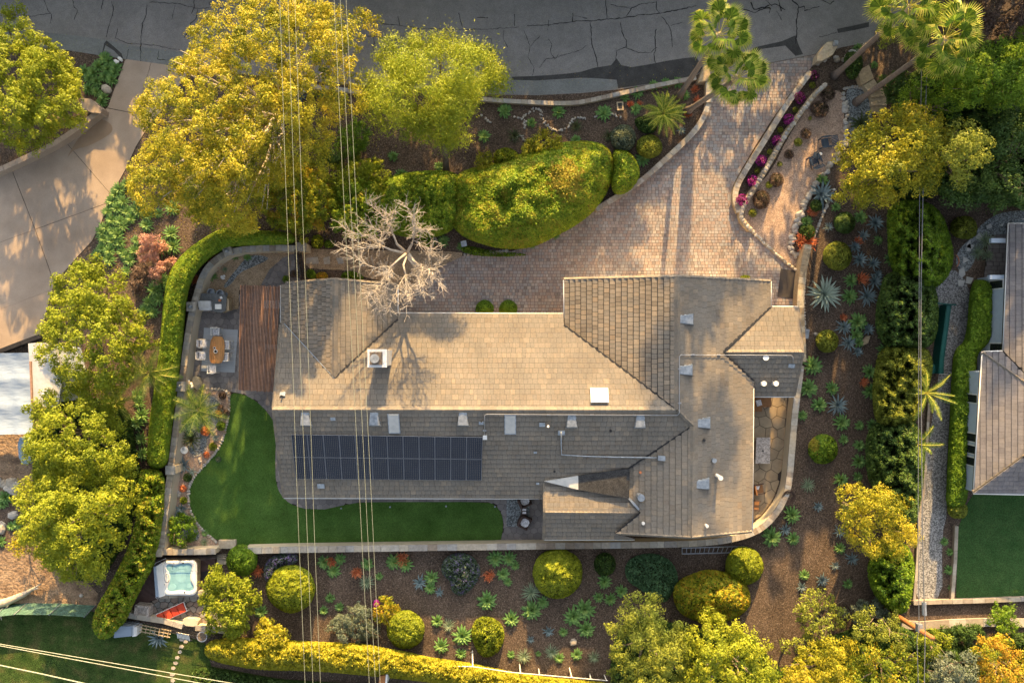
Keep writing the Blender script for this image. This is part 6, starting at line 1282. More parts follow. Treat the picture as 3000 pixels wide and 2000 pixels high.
SH('dark green thicket under the bottom right trees', [(2480, 1850), (2560, 1800), (2640, 1830), (2720, 1880), (2850, 1900), (3080, 1910), (3080, 2060), (2280, 2060), (2320, 1930), (2400, 1870)], 1.2, 'lf_dark', 1.0, .18, bump=.4, bsc=45, tone=(.5, .3))
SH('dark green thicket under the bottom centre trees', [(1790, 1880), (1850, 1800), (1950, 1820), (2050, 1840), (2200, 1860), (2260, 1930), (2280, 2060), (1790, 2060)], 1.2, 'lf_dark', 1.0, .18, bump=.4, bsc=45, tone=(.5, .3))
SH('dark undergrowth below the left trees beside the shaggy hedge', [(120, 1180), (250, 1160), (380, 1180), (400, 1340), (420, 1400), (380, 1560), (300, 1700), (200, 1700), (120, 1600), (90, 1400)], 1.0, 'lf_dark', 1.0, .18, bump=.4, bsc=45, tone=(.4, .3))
# small planter shrubs
for i, (u, v, r, m, l) in enumerate(((652, 1158, 11, 'lf_brown', 'dark red succulent at the top corner of the planter'), (646, 1192, 9, 'lf_brown', 'small maroon succulent beside the feather palm'), (663, 1210, 11, 'lf_brown', 'purple brown succulent by the lawn edge'), (640, 1212, 11, 'lf_orange', 'orange tipped succulent below the feather palm'), (648, 1247, 14, 'lf_green', 'bright green rosette shrub near the lawn edge'), (624, 1308, 12, 'lf_lime', 'lime succulent where the planter narrows'), (602, 1262, 14, 'lf_orange', 'rusty orange plant on the grey gravel island'), (605, 1332, 9, 'lf_orange', 'little orange plant under the lime succulent'), (550, 1398, 13, 'lf_dark', 'dark rosette under the white variegated agave'), (537, 1430, 10, 'lf_orange', 'flame coloured succulent in the lower planter'), (538, 1465, 11, 'lf_lime', 'lime rosette in the lower planter'), (640, 1345, 8, 'lf_grey', 'tiny grey plant by the lawn cobbles'))):
    SH(l, circ(u, v, r), .35, m, .3, .09)
# flowering shrubs along the stone wall bed
for u, v, r, l in ((2386, 221, 14, 'reddish bougainvillea at the top of the wall bed'), (2343, 286, 18, 'second bougainvillea from the road in the wall bed'), (2311, 350, 17, 'third bougainvillea from the road, magenta'), (2277, 412, 17, 'fourth bougainvillea from the road, magenta'), (2230, 471, 18, 'fifth bougainvillea from the road, deep magenta'), (2204, 529, 17, 'sixth bougainvillea from the road, deep magenta'), (2175, 586, 20, 'largest magenta bougainvillea at the bottom curve of the wall bed')):
    SH(l, circ(u, v, r, n=12, wob=.12), .8, 'lf_magenta', .35, .10, group='bougainvilleas along the drive wall', tone=(.25 if v < 300 else .62, .5), bump=.7, bsc=12, cover=1.6)
SH('magenta flowers behind the orange shrub', circ(1103, 1768, 10, 14), 1.0, 'lf_magenta', .3, .09, tone=(.9, .3))
for u, v, r, l in ((2425, 275, 22, 'dark red brown shrub at the top tip of the gravel terrace'), (2402, 320, 27, 'large dry brown shrub near the top of the terrace'), (2361, 390, 17, 'dry shrub left of the dark blue chairs'), (2312, 452, 15, 'small dry shrub below the dark blue chairs'), (2275, 527, 21, 'dry pinkish shrub halfway down the terrace'), (2230, 585, 27, 'largest dry shrub in the lower terrace')):
    SH(l, circ(u, v, r, n=12, wob=.12), .6, 'lf_brown', .4, .08, group='dry shrubs on the gravel terrace', cover=1.3)
for u, v, r, l in ((2380, 250, 10, 'lime tuft in the upper wall bed'), (2330, 322, 9, 'small lime tuft between the upper bougainvilleas'), (2286, 380, 9, 'green tuft between bougainvilleas'), (2255, 445, 9, 'dim green tuft in the wall bed'), (2218, 500, 9, 'lime tuft low in the wall bed'), (2373, 347, 6, 'tiny yellow tuft by the upper dry shrub'), (2338, 417, 13, 'round yellow tuft left of the dark blue chairs'), (2284, 481, 8, 'little yellow tuft in mid terrace'), (2253, 542, 11, 'yellow tuft beside the largest dry shrub'), (2205, 624, 13, 'orange and green tuft at the terrace corner')):
    SH(l, circ(u, v, r, n=10), .35, 'lf_olive', .25, .07, cover=1.8)
for u, v, r, l in ((2390, 603, 18, 'dark green shrub in the boulder bed'), (2365, 680, 24, 'dark shrub just above the coral plant')): SH(l, circ(u, v, r), .7, 'lf_dark', .4, .1)

# ------------------------------------------------------------ trees
def T_(label, outline, zb, zt, rc, m, base, bark='bark', **kw): return tree(kw.pop('name', 'tree'), label, outline, zb, zt, rc, [M[m]], M[bark], base, **kw)
big = [(600, 30), (700, -20), (850, -40), (930, 10), (1060, 45), (1105, 95), (1070, 140), (1040, 210), (1062, 260), (1090, 300), (1070, 340), (980, 330), (990, 400), (960, 450), (975, 490), (930, 520), (900, 480), (860, 520), (800, 540), (760, 640), (700, 690), (620, 640), (560, 660), (500, 600), (430, 620), (372, 560), (380, 480), (425, 440), (430, 390), (400, 300), (440, 250), (520, 190), (560, 120)]
T_('huge spreading yellow flowering tree overhanging the road at top left', big, 4.8, 10.4, .5, 'lf_yellow', (840, 330), 'bark_pale', trunk_r=.28, leaf=.12, dens=2.4, space=.9, tone=(.58, .42), limbs=40, low=.35, aspect=.55, rim=.5, smooth=0)
T_('loose olive underlayer tree below the huge yellow tree', [(480, 520), (600, 450), (760, 380), (860, 400), (900, 480), (830, 560), (760, 650), (680, 690), (600, 680), (560, 600)], 1.5, 4.2, .6, 'lf_mix', (650, 560), 'bark_pale', trunk_r=.14, leaf=.12, dens=1.7, space=.9, tone=(.35, .3), limbs=14)
T_('rounded yellow green tree in the top left corner beside the road', [(-80, 60), (20, 50), (90, 70), (130, 105), (180, 110), (200, 160), (215, 200), (262, 190), (240, 240), (245, 290), (262, 365), (215, 360), (170, 380), (150, 430), (95, 450), (40, 420), (0, 450), (-100, 470)], 1.8, 5.2, .6, 'lf_lime', (80, 330), leaf=.15, dens=3.0, space=.5, tone=(.6, .25), low=.5)
T_('feathery bright green tree with a leaning trunk between road and hedge', [(1062, 210), (1085, 175), (1110, 170), (1150, 135), (1180, 118), (1215, 140), (1280, 115), (1330, 125), (1400, 135), (1425, 180), (1440, 230), (1425, 280), (1380, 320), (1370, 380), (1350, 420), (1330, 450), (1280, 440), (1240, 400), (1180, 410), (1130, 370), (1085, 330), (1085, 270)], 2.8, 8.2, .8, 'lf_lime', (1308, 510), leaf=.20, aspect=.22, dens=3.0, space=.6, tone=(.55, .25), low=.8, up=.8, trunk_r=.2, fuzz=.2, jit=.6)
T_('rounded light green tree over the left driveway edge', [(232, 760), (270, 755), (310, 775), (355, 820), (385, 870), (400, 915), (440, 955), (465, 990), (440, 1020), (400, 1060), (390, 1120), (340, 1165), (260, 1160), (190, 1150), (150, 1090), (105, 1060), (115, 990), (130, 920), (165, 850), (165, 810)], 2.4, 6.4, .5, 'lf_lime', (270, 940), leaf=.16, dens=2.6, space=.6, tone=(.45, .28), low=.6)
T_('dense golden tree below the white canopy corner', [(95, 1190), (140, 1165), (200, 1150), (270, 1175), (330, 1180), (345, 1240), (370, 1290), (400, 1340), (380, 1400), (300, 1420), (180, 1400), (90, 1370), (70, 1300), (95, 1240)], 2.5, 6.6, .55, 'lf_lime', (235, 1250), leaf=.15, dens=2.8, space=.5, tone=(.45, .25), low=.6)
T_('broad yellow green tree filling the lower left beside the shaggy hedge', [(80, 1380), (160, 1370), (250, 1385), (330, 1370), (400, 1370), (415, 1430), (400, 1500), (375, 1560), (350, 1630), (310, 1680), (240, 1710), (170, 1690), (110, 1620), (60, 1560), (55, 1480), (70, 1420)], 2.2, 7.0, .55, 'lf_lime', (250, 1500), leaf=.15, dens=2.8, space=.5, tone=(.6, .28), low=.6)
T_('thin orange tinged bush at the edge of the dirt slope', [(20, 1590), (60, 1560), (110, 1590), (130, 1640), (90, 1640), (40, 1615)], .6, 1.8, .4, 'lf_mix', (80, 1600), leaf=.13, dens=1.6, space=.7, trunk_r=.05, limbs=4)
T_('golden green tree under the dark cables beside the gravel terrace', [(2445, 470), (2480, 400), (2540, 350), (2600, 320), (2660, 300), (2720, 310), (2760, 350), (2790, 400), (2770, 470), (2760, 520), (2700, 570), (2640, 595), (2580, 600), (2520, 590), (2460, 590), (2435, 540)], 3.0, 8.8, .55, 'lf_yellow', (2580, 480), leaf=.15, dens=2.4, space=.55, tone=(.4, .3), low=.6)
T_('rounded soft gold tree at the right end of the golden crown', [(2780, 370), (2840, 365), (2900, 400), (2905, 440), (2870, 490), (2820, 525), (2770, 520), (2760, 450)], 3.0, 8.4, .6, 'lf_olive', (2780, 470), leaf=.15, dens=2.4, space=.6, tone=(.6, .3))
T_('tall green feathery tree at the upper right edge', [(2690, 190), (2760, 150), (2850, 120), (2930, 105), (3080, 100), (3080, 300), (2960, 330), (2880, 320), (2800, 310), (2740, 290), (2700, 240)], 3.0, 8.0, .6, 'lf_green', (2850, 260), leaf=.18, aspect=.3, dens=2.4, space=.5, tone=(.6, .3), up=.5)
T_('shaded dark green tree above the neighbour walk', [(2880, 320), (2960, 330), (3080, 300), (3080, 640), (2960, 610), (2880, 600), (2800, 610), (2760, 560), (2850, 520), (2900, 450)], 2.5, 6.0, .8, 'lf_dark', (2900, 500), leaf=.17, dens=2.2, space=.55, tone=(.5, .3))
T_('green shrubby tree between the right palms and the golden crown', [(2620, 290), (2650, 250), (2700, 230), (2760, 280), (2800, 310), (2800, 350), (2730, 330), (2660, 320)], 1.8, 4.5, .55, 'lf_green', (2680, 300), leaf=.15, dens=2.2, space=.6, tone=(.6, .3))
T_('dark brownish tree in the top right corner', [(2770, -60), (3080, -60), (3080, 105), (2940, 110), (2850, 130), (2800, 80)], 3.0, 6.5, .8, 'lf_brown', (2900, 60), leaf=.15, dens=2.2, space=.5, tone=(.1, .25))
T_('golden brown tree in the mulch right of the side patio', [(2430, 1430), (2480, 1420), (2530, 1440), (2600, 1430), (2650, 1460), (2675, 1510), (2670, 1570), (2640, 1620), (2570, 1625), (2500, 1610), (2470, 1560), (2440, 1500)], 1.6, 5.2, .6, 'lf_yellow', (2540, 1510), leaf=.14, dens=2.6, space=.55, tone=(.6, .35), low=.5)
T_('soft olive tree at the bottom between the agave bed and the golden dome', [(1790, 1850), (1800, 1795), (1860, 1740), (1900, 1730), (1925, 1770), (1965, 1810), (2005, 1850), (2010, 1920), (2000, 2050), (1780, 2050), (1790, 1950)], 2.2, 5.6, .6, 'lf_olive', (1890, 1880), leaf=.17, aspect=.3, dens=2.4, space=.6, tone=(.6, .3), low=.5)
T_('yellow lime tree at the bottom right of the olive tree', [(2005, 1850), (2040, 1810), (2120, 1815), (2170, 1825), (2230, 1860), (2270, 1920), (2290, 2060), (2000, 2060), (2010, 1930)], 2.0, 5.4, .62, 'lf_lime', (2130, 1890), leaf=.15, dens=2.6, space=.55, tone=(.7, .3), low=.5)
T_('gold tufted tree at the bottom, left of the grey olive trees', [(2300, 1950), (2340, 1900), (2400, 1870), (2450, 1880), (2500, 1920), (2510, 2060), (2290, 2060)], 2.0, 5.2, .55, 'lf_yellow', (2400, 1930), leaf=.16, aspect=.35, dens=2.6, space=.55, tone=(.6, .3))
T_('open light leaved tree right of the long mulch shadow', [(2335, 1760), (2370, 1710), (2420, 1720), (2465, 1770), (2475, 1800), (2460, 1860), (2420, 1900), (2360, 1870), (2335, 1830)], 1.4, 3.8, .42, 'lf_olive', (2410, 1780), leaf=.17, dens=1.6, space=.85, tone=(.4, .35))
T_('small light leaved tree at the foot of the mulch slope', [(2280, 1880), (2310, 1855), (2350, 1870), (2350, 1910), (2300, 1925)], 1.2, 2.8, .38, 'lf_olive', (2310, 1880), leaf=.16, dens=1.6, space=.8, tone=(.5, .35), limbs=5, trunk_r=.08)
T_('grey olive tree left of the utility pole foot', [(2490, 1800), (2530, 1780), (2600, 1795), (2640, 1840), (2660, 1870), (2640, 1900), (2560, 1880), (2500, 1850)], 2.0, 4.6, .55, 'lf_olive', (2560, 1820), leaf=.14, dens=2.4, space=.55, tone=(.35, .3))
T_('muted olive tree filling the bottom below the pole', [(2500, 1880), (2560, 1870), (2650, 1880), (2700, 1920), (2720, 2060), (2500, 2060), (2480, 1950)], 2.0, 4.6, .6, 'lf_mix', (2590, 1920), leaf=.14, dens=2.4, space=.55, tone=(.3, .35))
T_('bright lime shrub tree under the pole top', [(2680, 1850), (2720, 1825), (2765, 1850), (2780, 1900), (2740, 1930), (2690, 1910)], 1.4, 3.2, .45, 'lf_lime', (2710, 1860), leaf=.14, dens=2.2, space=.6, limbs=5)
T_('orange and green mixed tree in the bottom right corner', [(2850, 1880), (2900, 1850), (2950, 1860), (2990, 1900), (3060, 1940), (3060, 2060), (2860, 2060)], 1.6, 4.2, .5, 'lf_mix', (2930, 1920), leaf=.13, dens=2.4, space=.6, tone=(.7, .35))
T_('grey green tree at the bottom between the orange and lime trees', [(2720, 1930), (2790, 1900), (2850, 1900), (2870, 1960), (2860, 2060), (2710, 2060)], 1.6, 4.2, .5, 'lf_grey', (2790, 1940), leaf=.13, dens=2.4, space=.6, tone=(.6, .35))
T_('shaded green shrub tree between the open tree and the vine', [(2290, 1960), (2310, 1920), (2300, 2060), (2270, 2060), (2260, 1950)], .8, 2.0, .35, 'lf_green', (2290, 1960), leaf=.13, dens=2, space=.7, limbs=3, trunk_r=.06)
T_('dark bronze bush behind the right palm trunks', [(2550, 60), (2590, 70), (2620, 110), (2600, 150), (2560, 120)], .8, 2.6, .4, 'lf_olive', (2570, 90), leaf=.12, dens=2.2, space=.6, limbs=3, trunk_r=.06)
# bare tree
def bare_tree():
    base = W(1222, 800, 0); t = thing('bare_tree', 'leafless silvery tree whose twigs spread over the front path and roof', 'tree', base)
    g = Geo(); fork = Vector(W(1192, 742, 5.2)); b0 = Vector(base); g.tube([b0, b0.lerp(fork, .5)+Vector((.15, 0, 0)), fork], [.24, .19, .17], 9); part('trunk', g, M['bark_silver'], t, smooth=True)
    rr = random.Random(4); tw = Geo()
    def twig(p, d, L_, r, lv):
        pts = [p]; k = max(3, int(L_/.22)); q = p.copy(); dd = d.copy()
        for i in range(k):
            dd = (dd+Vector((rr.gauss(0, .17), rr.gauss(0, .17), rr.gauss(.02, .12)))).normalized(); q = q+dd*(L_/k); pts.append(q.copy())
            if lv > 0 and i > 0 and rr.random() < .72:
                s = Vector((rr.gauss(0, .8), rr.gauss(0, .8), rr.gauss(.2, .4))).normalized(); twig(q, (dd*.75+s*.75).normalized(), L_*rr.uniform(.22, .42), r*.5, lv-1)
        tw.tube(pts, [max(.0062, r*(1-i/len(pts)*.75)) for i in range(len(pts))], 4, cap=False)
    ends = [(1057, 572), (1190, 575), (1150, 600), (985, 655), (975, 720), (1020, 757), (1115, 810), (1068, 885), (1092, 915), (1135, 925), (1195, 905), (1250, 885), (1298, 835), (1303, 770), (1280, 735), (1255, 668), (1218, 620), (1055, 640), (1010, 690), (1120, 615), (1235, 850), (1170, 880), (1090, 700), (1260, 800)]
    ends.sort(key=lambda e: math.atan2(e[1]-742, e[0]-1192)); nodes = []
    for k in range(0, len(ends), 4):
        c = ends[k:k+4]; mu = sum(e[0] for e in c)/4; mv = sum(e[1] for e in c)/4; nd = Vector(W(1192+(mu-1192)*.42, 742+(mv-742)*.42, rr.uniform(6.0, 6.8)))
        g = Geo(); md = fork.lerp(nd, .5)+Vector((rr.uniform(-.2, .2), rr.uniform(-.2, .2), .12)); g.tube([fork, md, nd], [.11, .07, .05], 7); part('limb', g, M['bark_silver'], t, smooth=True); nodes.append(nd)
    for i, (u, v) in enumerate(ends):
        nd = nodes[i//4]; z = rr.uniform(6.6, 9.0); e = Vector(W(1192+(u-1192)*.9, 742+(v-742)*.9, z)); mid = nd.lerp(e, .45)+Vector((rr.uniform(-.4, .4), rr.uniform(-.4, .4), rr.uniform(.1, .4)))
        pts = [nd.lerp(mid, k/4)+Vector((rr.gauss(0, .05),)*3)*(k > 0) for k in range(4)]+[mid.lerp(e, k/6)+Vector((rr.gauss(0, .08), rr.gauss(0, .08), 0)) for k in range(7)]
        g = Geo(); g.tube(pts, [.031*(1-j/len(pts)*.85) for j in range(len(pts))], 6); part('limb', g, M['bark_silver'], t, smooth=True)
        for p, nx in zip(pts[1:], pts[2:]+[pts[-1]*2-pts[-2]]):
            for _ in range(4):
                d = (nx-p).normalized(); s = Vector((rr.gauss(0, 1), rr.gauss(0, 1), rr.gauss(.1, .4))).normalized(); twig(p, (d*.8+s*.7).normalized(), rr.uniform(.35, .9), .013, 1)
    tag(part('twigs', tw, M['bark_silver'], t), kind='stuff')
bare_tree()

# ------------------------------------------------------------ palms
def fan_mesh(name, r=.68, seg=30, droop=.75):
    g = Geo(); g.tube([(0, 0, 0), (.5, 0, .08), (1.15, 0, .05)], [.022, .018, .014], 4, tone=.9)
    c = (1.15, 0, .05)
    for k in range(seg):
        a0 = R(-145+290*k/seg); a1 = R(-145+290*(k+1)/seg); am = (a0+a1)/2
        def p(a, rr_, h): return (c[0]+rr_*math.cos(a), c[1]+rr_*math.sin(a), c[2]+h)
        rr_ = r*random.uniform(.86, 1.1)*(1-.18*abs(am)/2.5); h = -.05*0
        g.add([c, p(a0, rr_*.62, .0-.03), p(am, rr_*.66, .045-.03), p(a1, rr_*.62, -.03)], [(0, 1, 2), (0, 2, 3)], random.uniform(.0, .6))
        tip = p(am, rr_, -droop*rr_*.7); g.add([p(a0, rr_*.62, -.03), tip, p(am, rr_*.66, .015)], [(0, 1, 2)], random.uniform(.6, 1)); g.add([p(am, rr_*.66, .015), tip, p(a1, rr_*.62, -.03)], [(0, 1, 2)], random.uniform(.6, 1))
    return g.mesh(name, [M['palm_leaf']])
fans = [fan_mesh('fan_frond') for _ in range(4)]
def fan_palm(label, base, top, z, n=19, r0=.17, seed=1, cs=1.0):
    rr = random.Random(seed); b = Vector(W(*base, 0)); tpt = Vector(W(*top, z)); t = thing('fan_palm', label, 'palm tree', b, 'fan palms')
    mid = b.lerp(tpt, .5)+Vector((0, 0, .25)); g = Geo(); pts = []
    for i in range(13):
        s = i/12; p = b*(1-s)**2+mid*2*s*(1-s)+tpt*s*s; pts.append(p)
    g.tube(pts, [r0*1.9, r0*1.35]+[r0*(1.1-.35*i/12)+.012*(i % 2) for i in range(2, 13)], 12); part('trunk', g, M['bark_palm'], t, smooth=True)
    g = Geo(); g.rock(tpt, .26, .5, 1.3, 9); part('crown_shaft', g, M['stonewall'], t)
    for i in range(n):
        a = i*2.39996+rr.uniform(-.2, .2); f = i/n; el = R(72-115*f+rr.uniform(-8, 8)); o = obj('frond', fans[i % 4], t); o.location = tpt+Vector((0, 0, .15))-b
        s = rr.uniform(.9, 1.2)*cs; o.scale = (s, s, s); o.rotation_mode = 'XYZ'
        q = Matrix.Rotation(a, 4, 'Z') @ Matrix.Rotation(-el, 4, 'Y') @ Matrix.Rotation(rr.uniform(-.35, .35), 4, 'X'); o.rotation_euler = q.to_euler()
    return t
fan_palm('fan palm overhanging the road at the drive entrance, the upper left one', (1989, 284), (2104, 108), 8.8, seed=3)
fan_palm('fan palm leaning across the paved drive entrance, the lower left one', (2014, 326), (2156, 232), 8.2, seed=5)
fan_palm('fan palm at the top right rooted in bark mulch beside the steps', (2443, 224), (2655, 28), 9.3, seed=8, cs=1.1, n=23)
fan_palm('fan palm rooted in the blue gravel ring, right most of the four', (2508, 300), (2760, 120), 9.4, seed=9, cs=1.1, n=23)
def feather_mesh(L_=1.5, n=30, lw=.3, droop=.5, name='feather_frond', m='palm_leaf', wl=.035):
    g = Geo(); pts = [(L_*s, 0, .55*L_*s*(1-s*droop*2.2)) for s in [k/n for k in range(n+1)]]; g.tube(pts[::3], [.02]*(len(pts[::3])), 4, tone=.9)
    for i in range(3, n+1):
        s = i/n; x, y, z = pts[i]; l = lw*math.sin(math.pi*min(1, .12+s*.83))**.7*random.uniform(.85, 1.15)
        for sd in (-1, 1): e = (x+l*.55, sd*l, z-l*.35); g.add([(x-wl/2, 0, z), (x+wl, 0, z), e], [(0, 1, 2)], random.uniform(.1, .9))
    return g.mesh(name, [M[m]])
def feather_palm(label, base, z, n, L_, mats='palm_leaf', lw=.32, droop=.5, trunk=.12, seed=1, top=None):
    rr = random.Random(seed); b = Vector(W(*base, 0)); tp_ = Vector(W(*(top or base), z)); t = thing('feather_palm', label, 'palm tree', b); g = Geo(); g.tube([b, b.lerp(tp_, .5), tp_], [trunk*1.3, trunk, trunk*.8], 8); part('trunk', g, M['bark_palm'], t)
    ms = [feather_mesh(L_, 28, lw, droop, m=mats) for _ in range(2)]
    for i in range(n):
        a = i*2.39996+rr.uniform(-.2, .2); o = obj('frond', ms[i % 2], t); o.location = tp_-b; s = rr.uniform(.85, 1.12); o.scale = (s,)*3
        o.rotation_euler = (Matrix.Rotation(a, 4, 'Z') @ Matrix.Rotation(-R(45-62*i/n), 4, 'Y') @ Matrix.Rotation(rr.uniform(-.3, .3), 4, 'X')).to_euler()
feather_palm('dense golden feathery cycad palm left of the leaning fan palms', (1942, 335), .9, 42, 1.45, lw=.2, seed=2, droop=.55)
feather_palm('bright feather palm in the planter leaning over the boundary wall', (585, 1200), 1.9, 16, 1.75, lw=.42, seed=3)
feather_palm('yellow frond palm rising from the bamboo beside the gravel path', (2700, 1165), 3.2, 12, 1.8, lw=.2, seed=4, droop=.6, top=(2712, 1150))
feather_palm('smaller golden palm below the yellow frond palm', (2680, 1310), 2.4, 8, 1.4, lw=.25, seed=5, droop=.6, top=(2686, 1300))
feather_palm('green feather palm in the gap between the left trees and hedge', (440, 1090), 3.0, 14, 1.9, lw=.4, seed=6)
feather_palm('shaded feather palm between the two left trees', (345, 1175), 2.0, 12, 1.5, lw=.3, seed=7)

# ------------------------------------------------------------ rosette plants
def rosette(name, n, lw, mat, taper=.5, e0=78, e1=8, curl=.25, wob=8, fold=.25, toothed=False, L_=1.0, seed=0):
    rr = random.Random(seed); g = Geo()
    for i in range(n):
        f = i/(n-1); a = i*2.39996+rr.uniform(-.12, .12); el = R(e0+(e1-e0)*f**.8+rr.uniform(-wob, wob)*.5); ll = L_*(.55+.45*f)*rr.uniform(.9, 1.08); K = 5; vs = []
        for k in range(K+1):
            s = k/K; e = el-curl*s*s*(1 if f > .3 else .3); x = ll*s*math.cos(e); z = ll*s*math.sin(e); w = lw*(.55+.9*s if s < .5 else (1.0)*(1-((s-.5)/.5)**(1/taper*1.0))) if k < K else .002
            if k == K: w = .002
            for sd, h in ((-1, fold*w), (0, 0), (1, fold*w)): vs.append((x*math.cos(a)-sd*w*.5*math.sin(a), x*math.sin(a)+sd*w*.5*math.cos(a), z+h+.03))
        fs = [(k*3+j, k*3+j+1, k*3+j+4, k*3+j+3) for k in range(K) for j in (0, 1)]; g.add(vs, fs, min(1, max(0, .75-.55*f+rr.uniform(-.15, .15))))
    return g
PR = {'G': [rosette('g', 32, .23, '', .45, 75, 4, .25, seed=s).mesh('rosette', M['ag_green'], smooth=False) for s in (1, 2, 3)],
      'B': [rosette('b', 26, .17, '', .6, 78, 8, .12, seed=s).mesh('rosette', M['ag_blue']) for s in (4, 5)],
      'A': [rosette('a', 44, .07, '', .8, 75, 0, .3, wob=16, seed=6).mesh('rosette', M['ag_grey'])],
      'D': [rosette('d', 40, .08, '', .8, 80, 10, .2, wob=16, seed=7).mesh('rosette', M['ag_dark'])],
      'K': [rosette('k', 32, .17, '', .6, 70, 5, .3, wob=14, seed=s).mesh('rosette', M['ag_green']) for s in (8, 9)]}
def firestick(seed):
    rr = random.Random(seed); g = Geo()
    for i in range(90):
        a = rr.uniform(0, 6.28); r_ = rr.uniform(0, .8); l = rr.uniform(.25, .55); p = Vector((r_*math.cos(a)*.7, r_*math.sin(a)*.7, .1)); d = Vector((math.cos(a)*.6+rr.gauss(0, .4), math.sin(a)*.6+rr.gauss(0, .4), 1)).normalized(); g.tube([p, p+d*l, p+d*l*1.6+Vector((rr.gauss(0, .15), rr.gauss(0, .15), .1))], [.035, .03, .012], 4, rr.random(), cap=False)
    return g.mesh('firestick', M['lf_orange'])
PR['F'] = [firestick(s) for s in (1, 2)]
NMS = {'G': ('agave', 'green rosette', 'agave'), 'B': ('blue_agave', 'blue grey spiked agave', 'agave'), 'A': ('aloe', 'grey green narrow leaved rosette', 'aloe'), 'D': ('aloe', 'dark spiky clump', 'aloe'), 'K': ('dracaena', 'green sword leaved clump', 'plant'), 'F': ('firestick_plant', 'orange coral stemmed plant', 'succulent')}
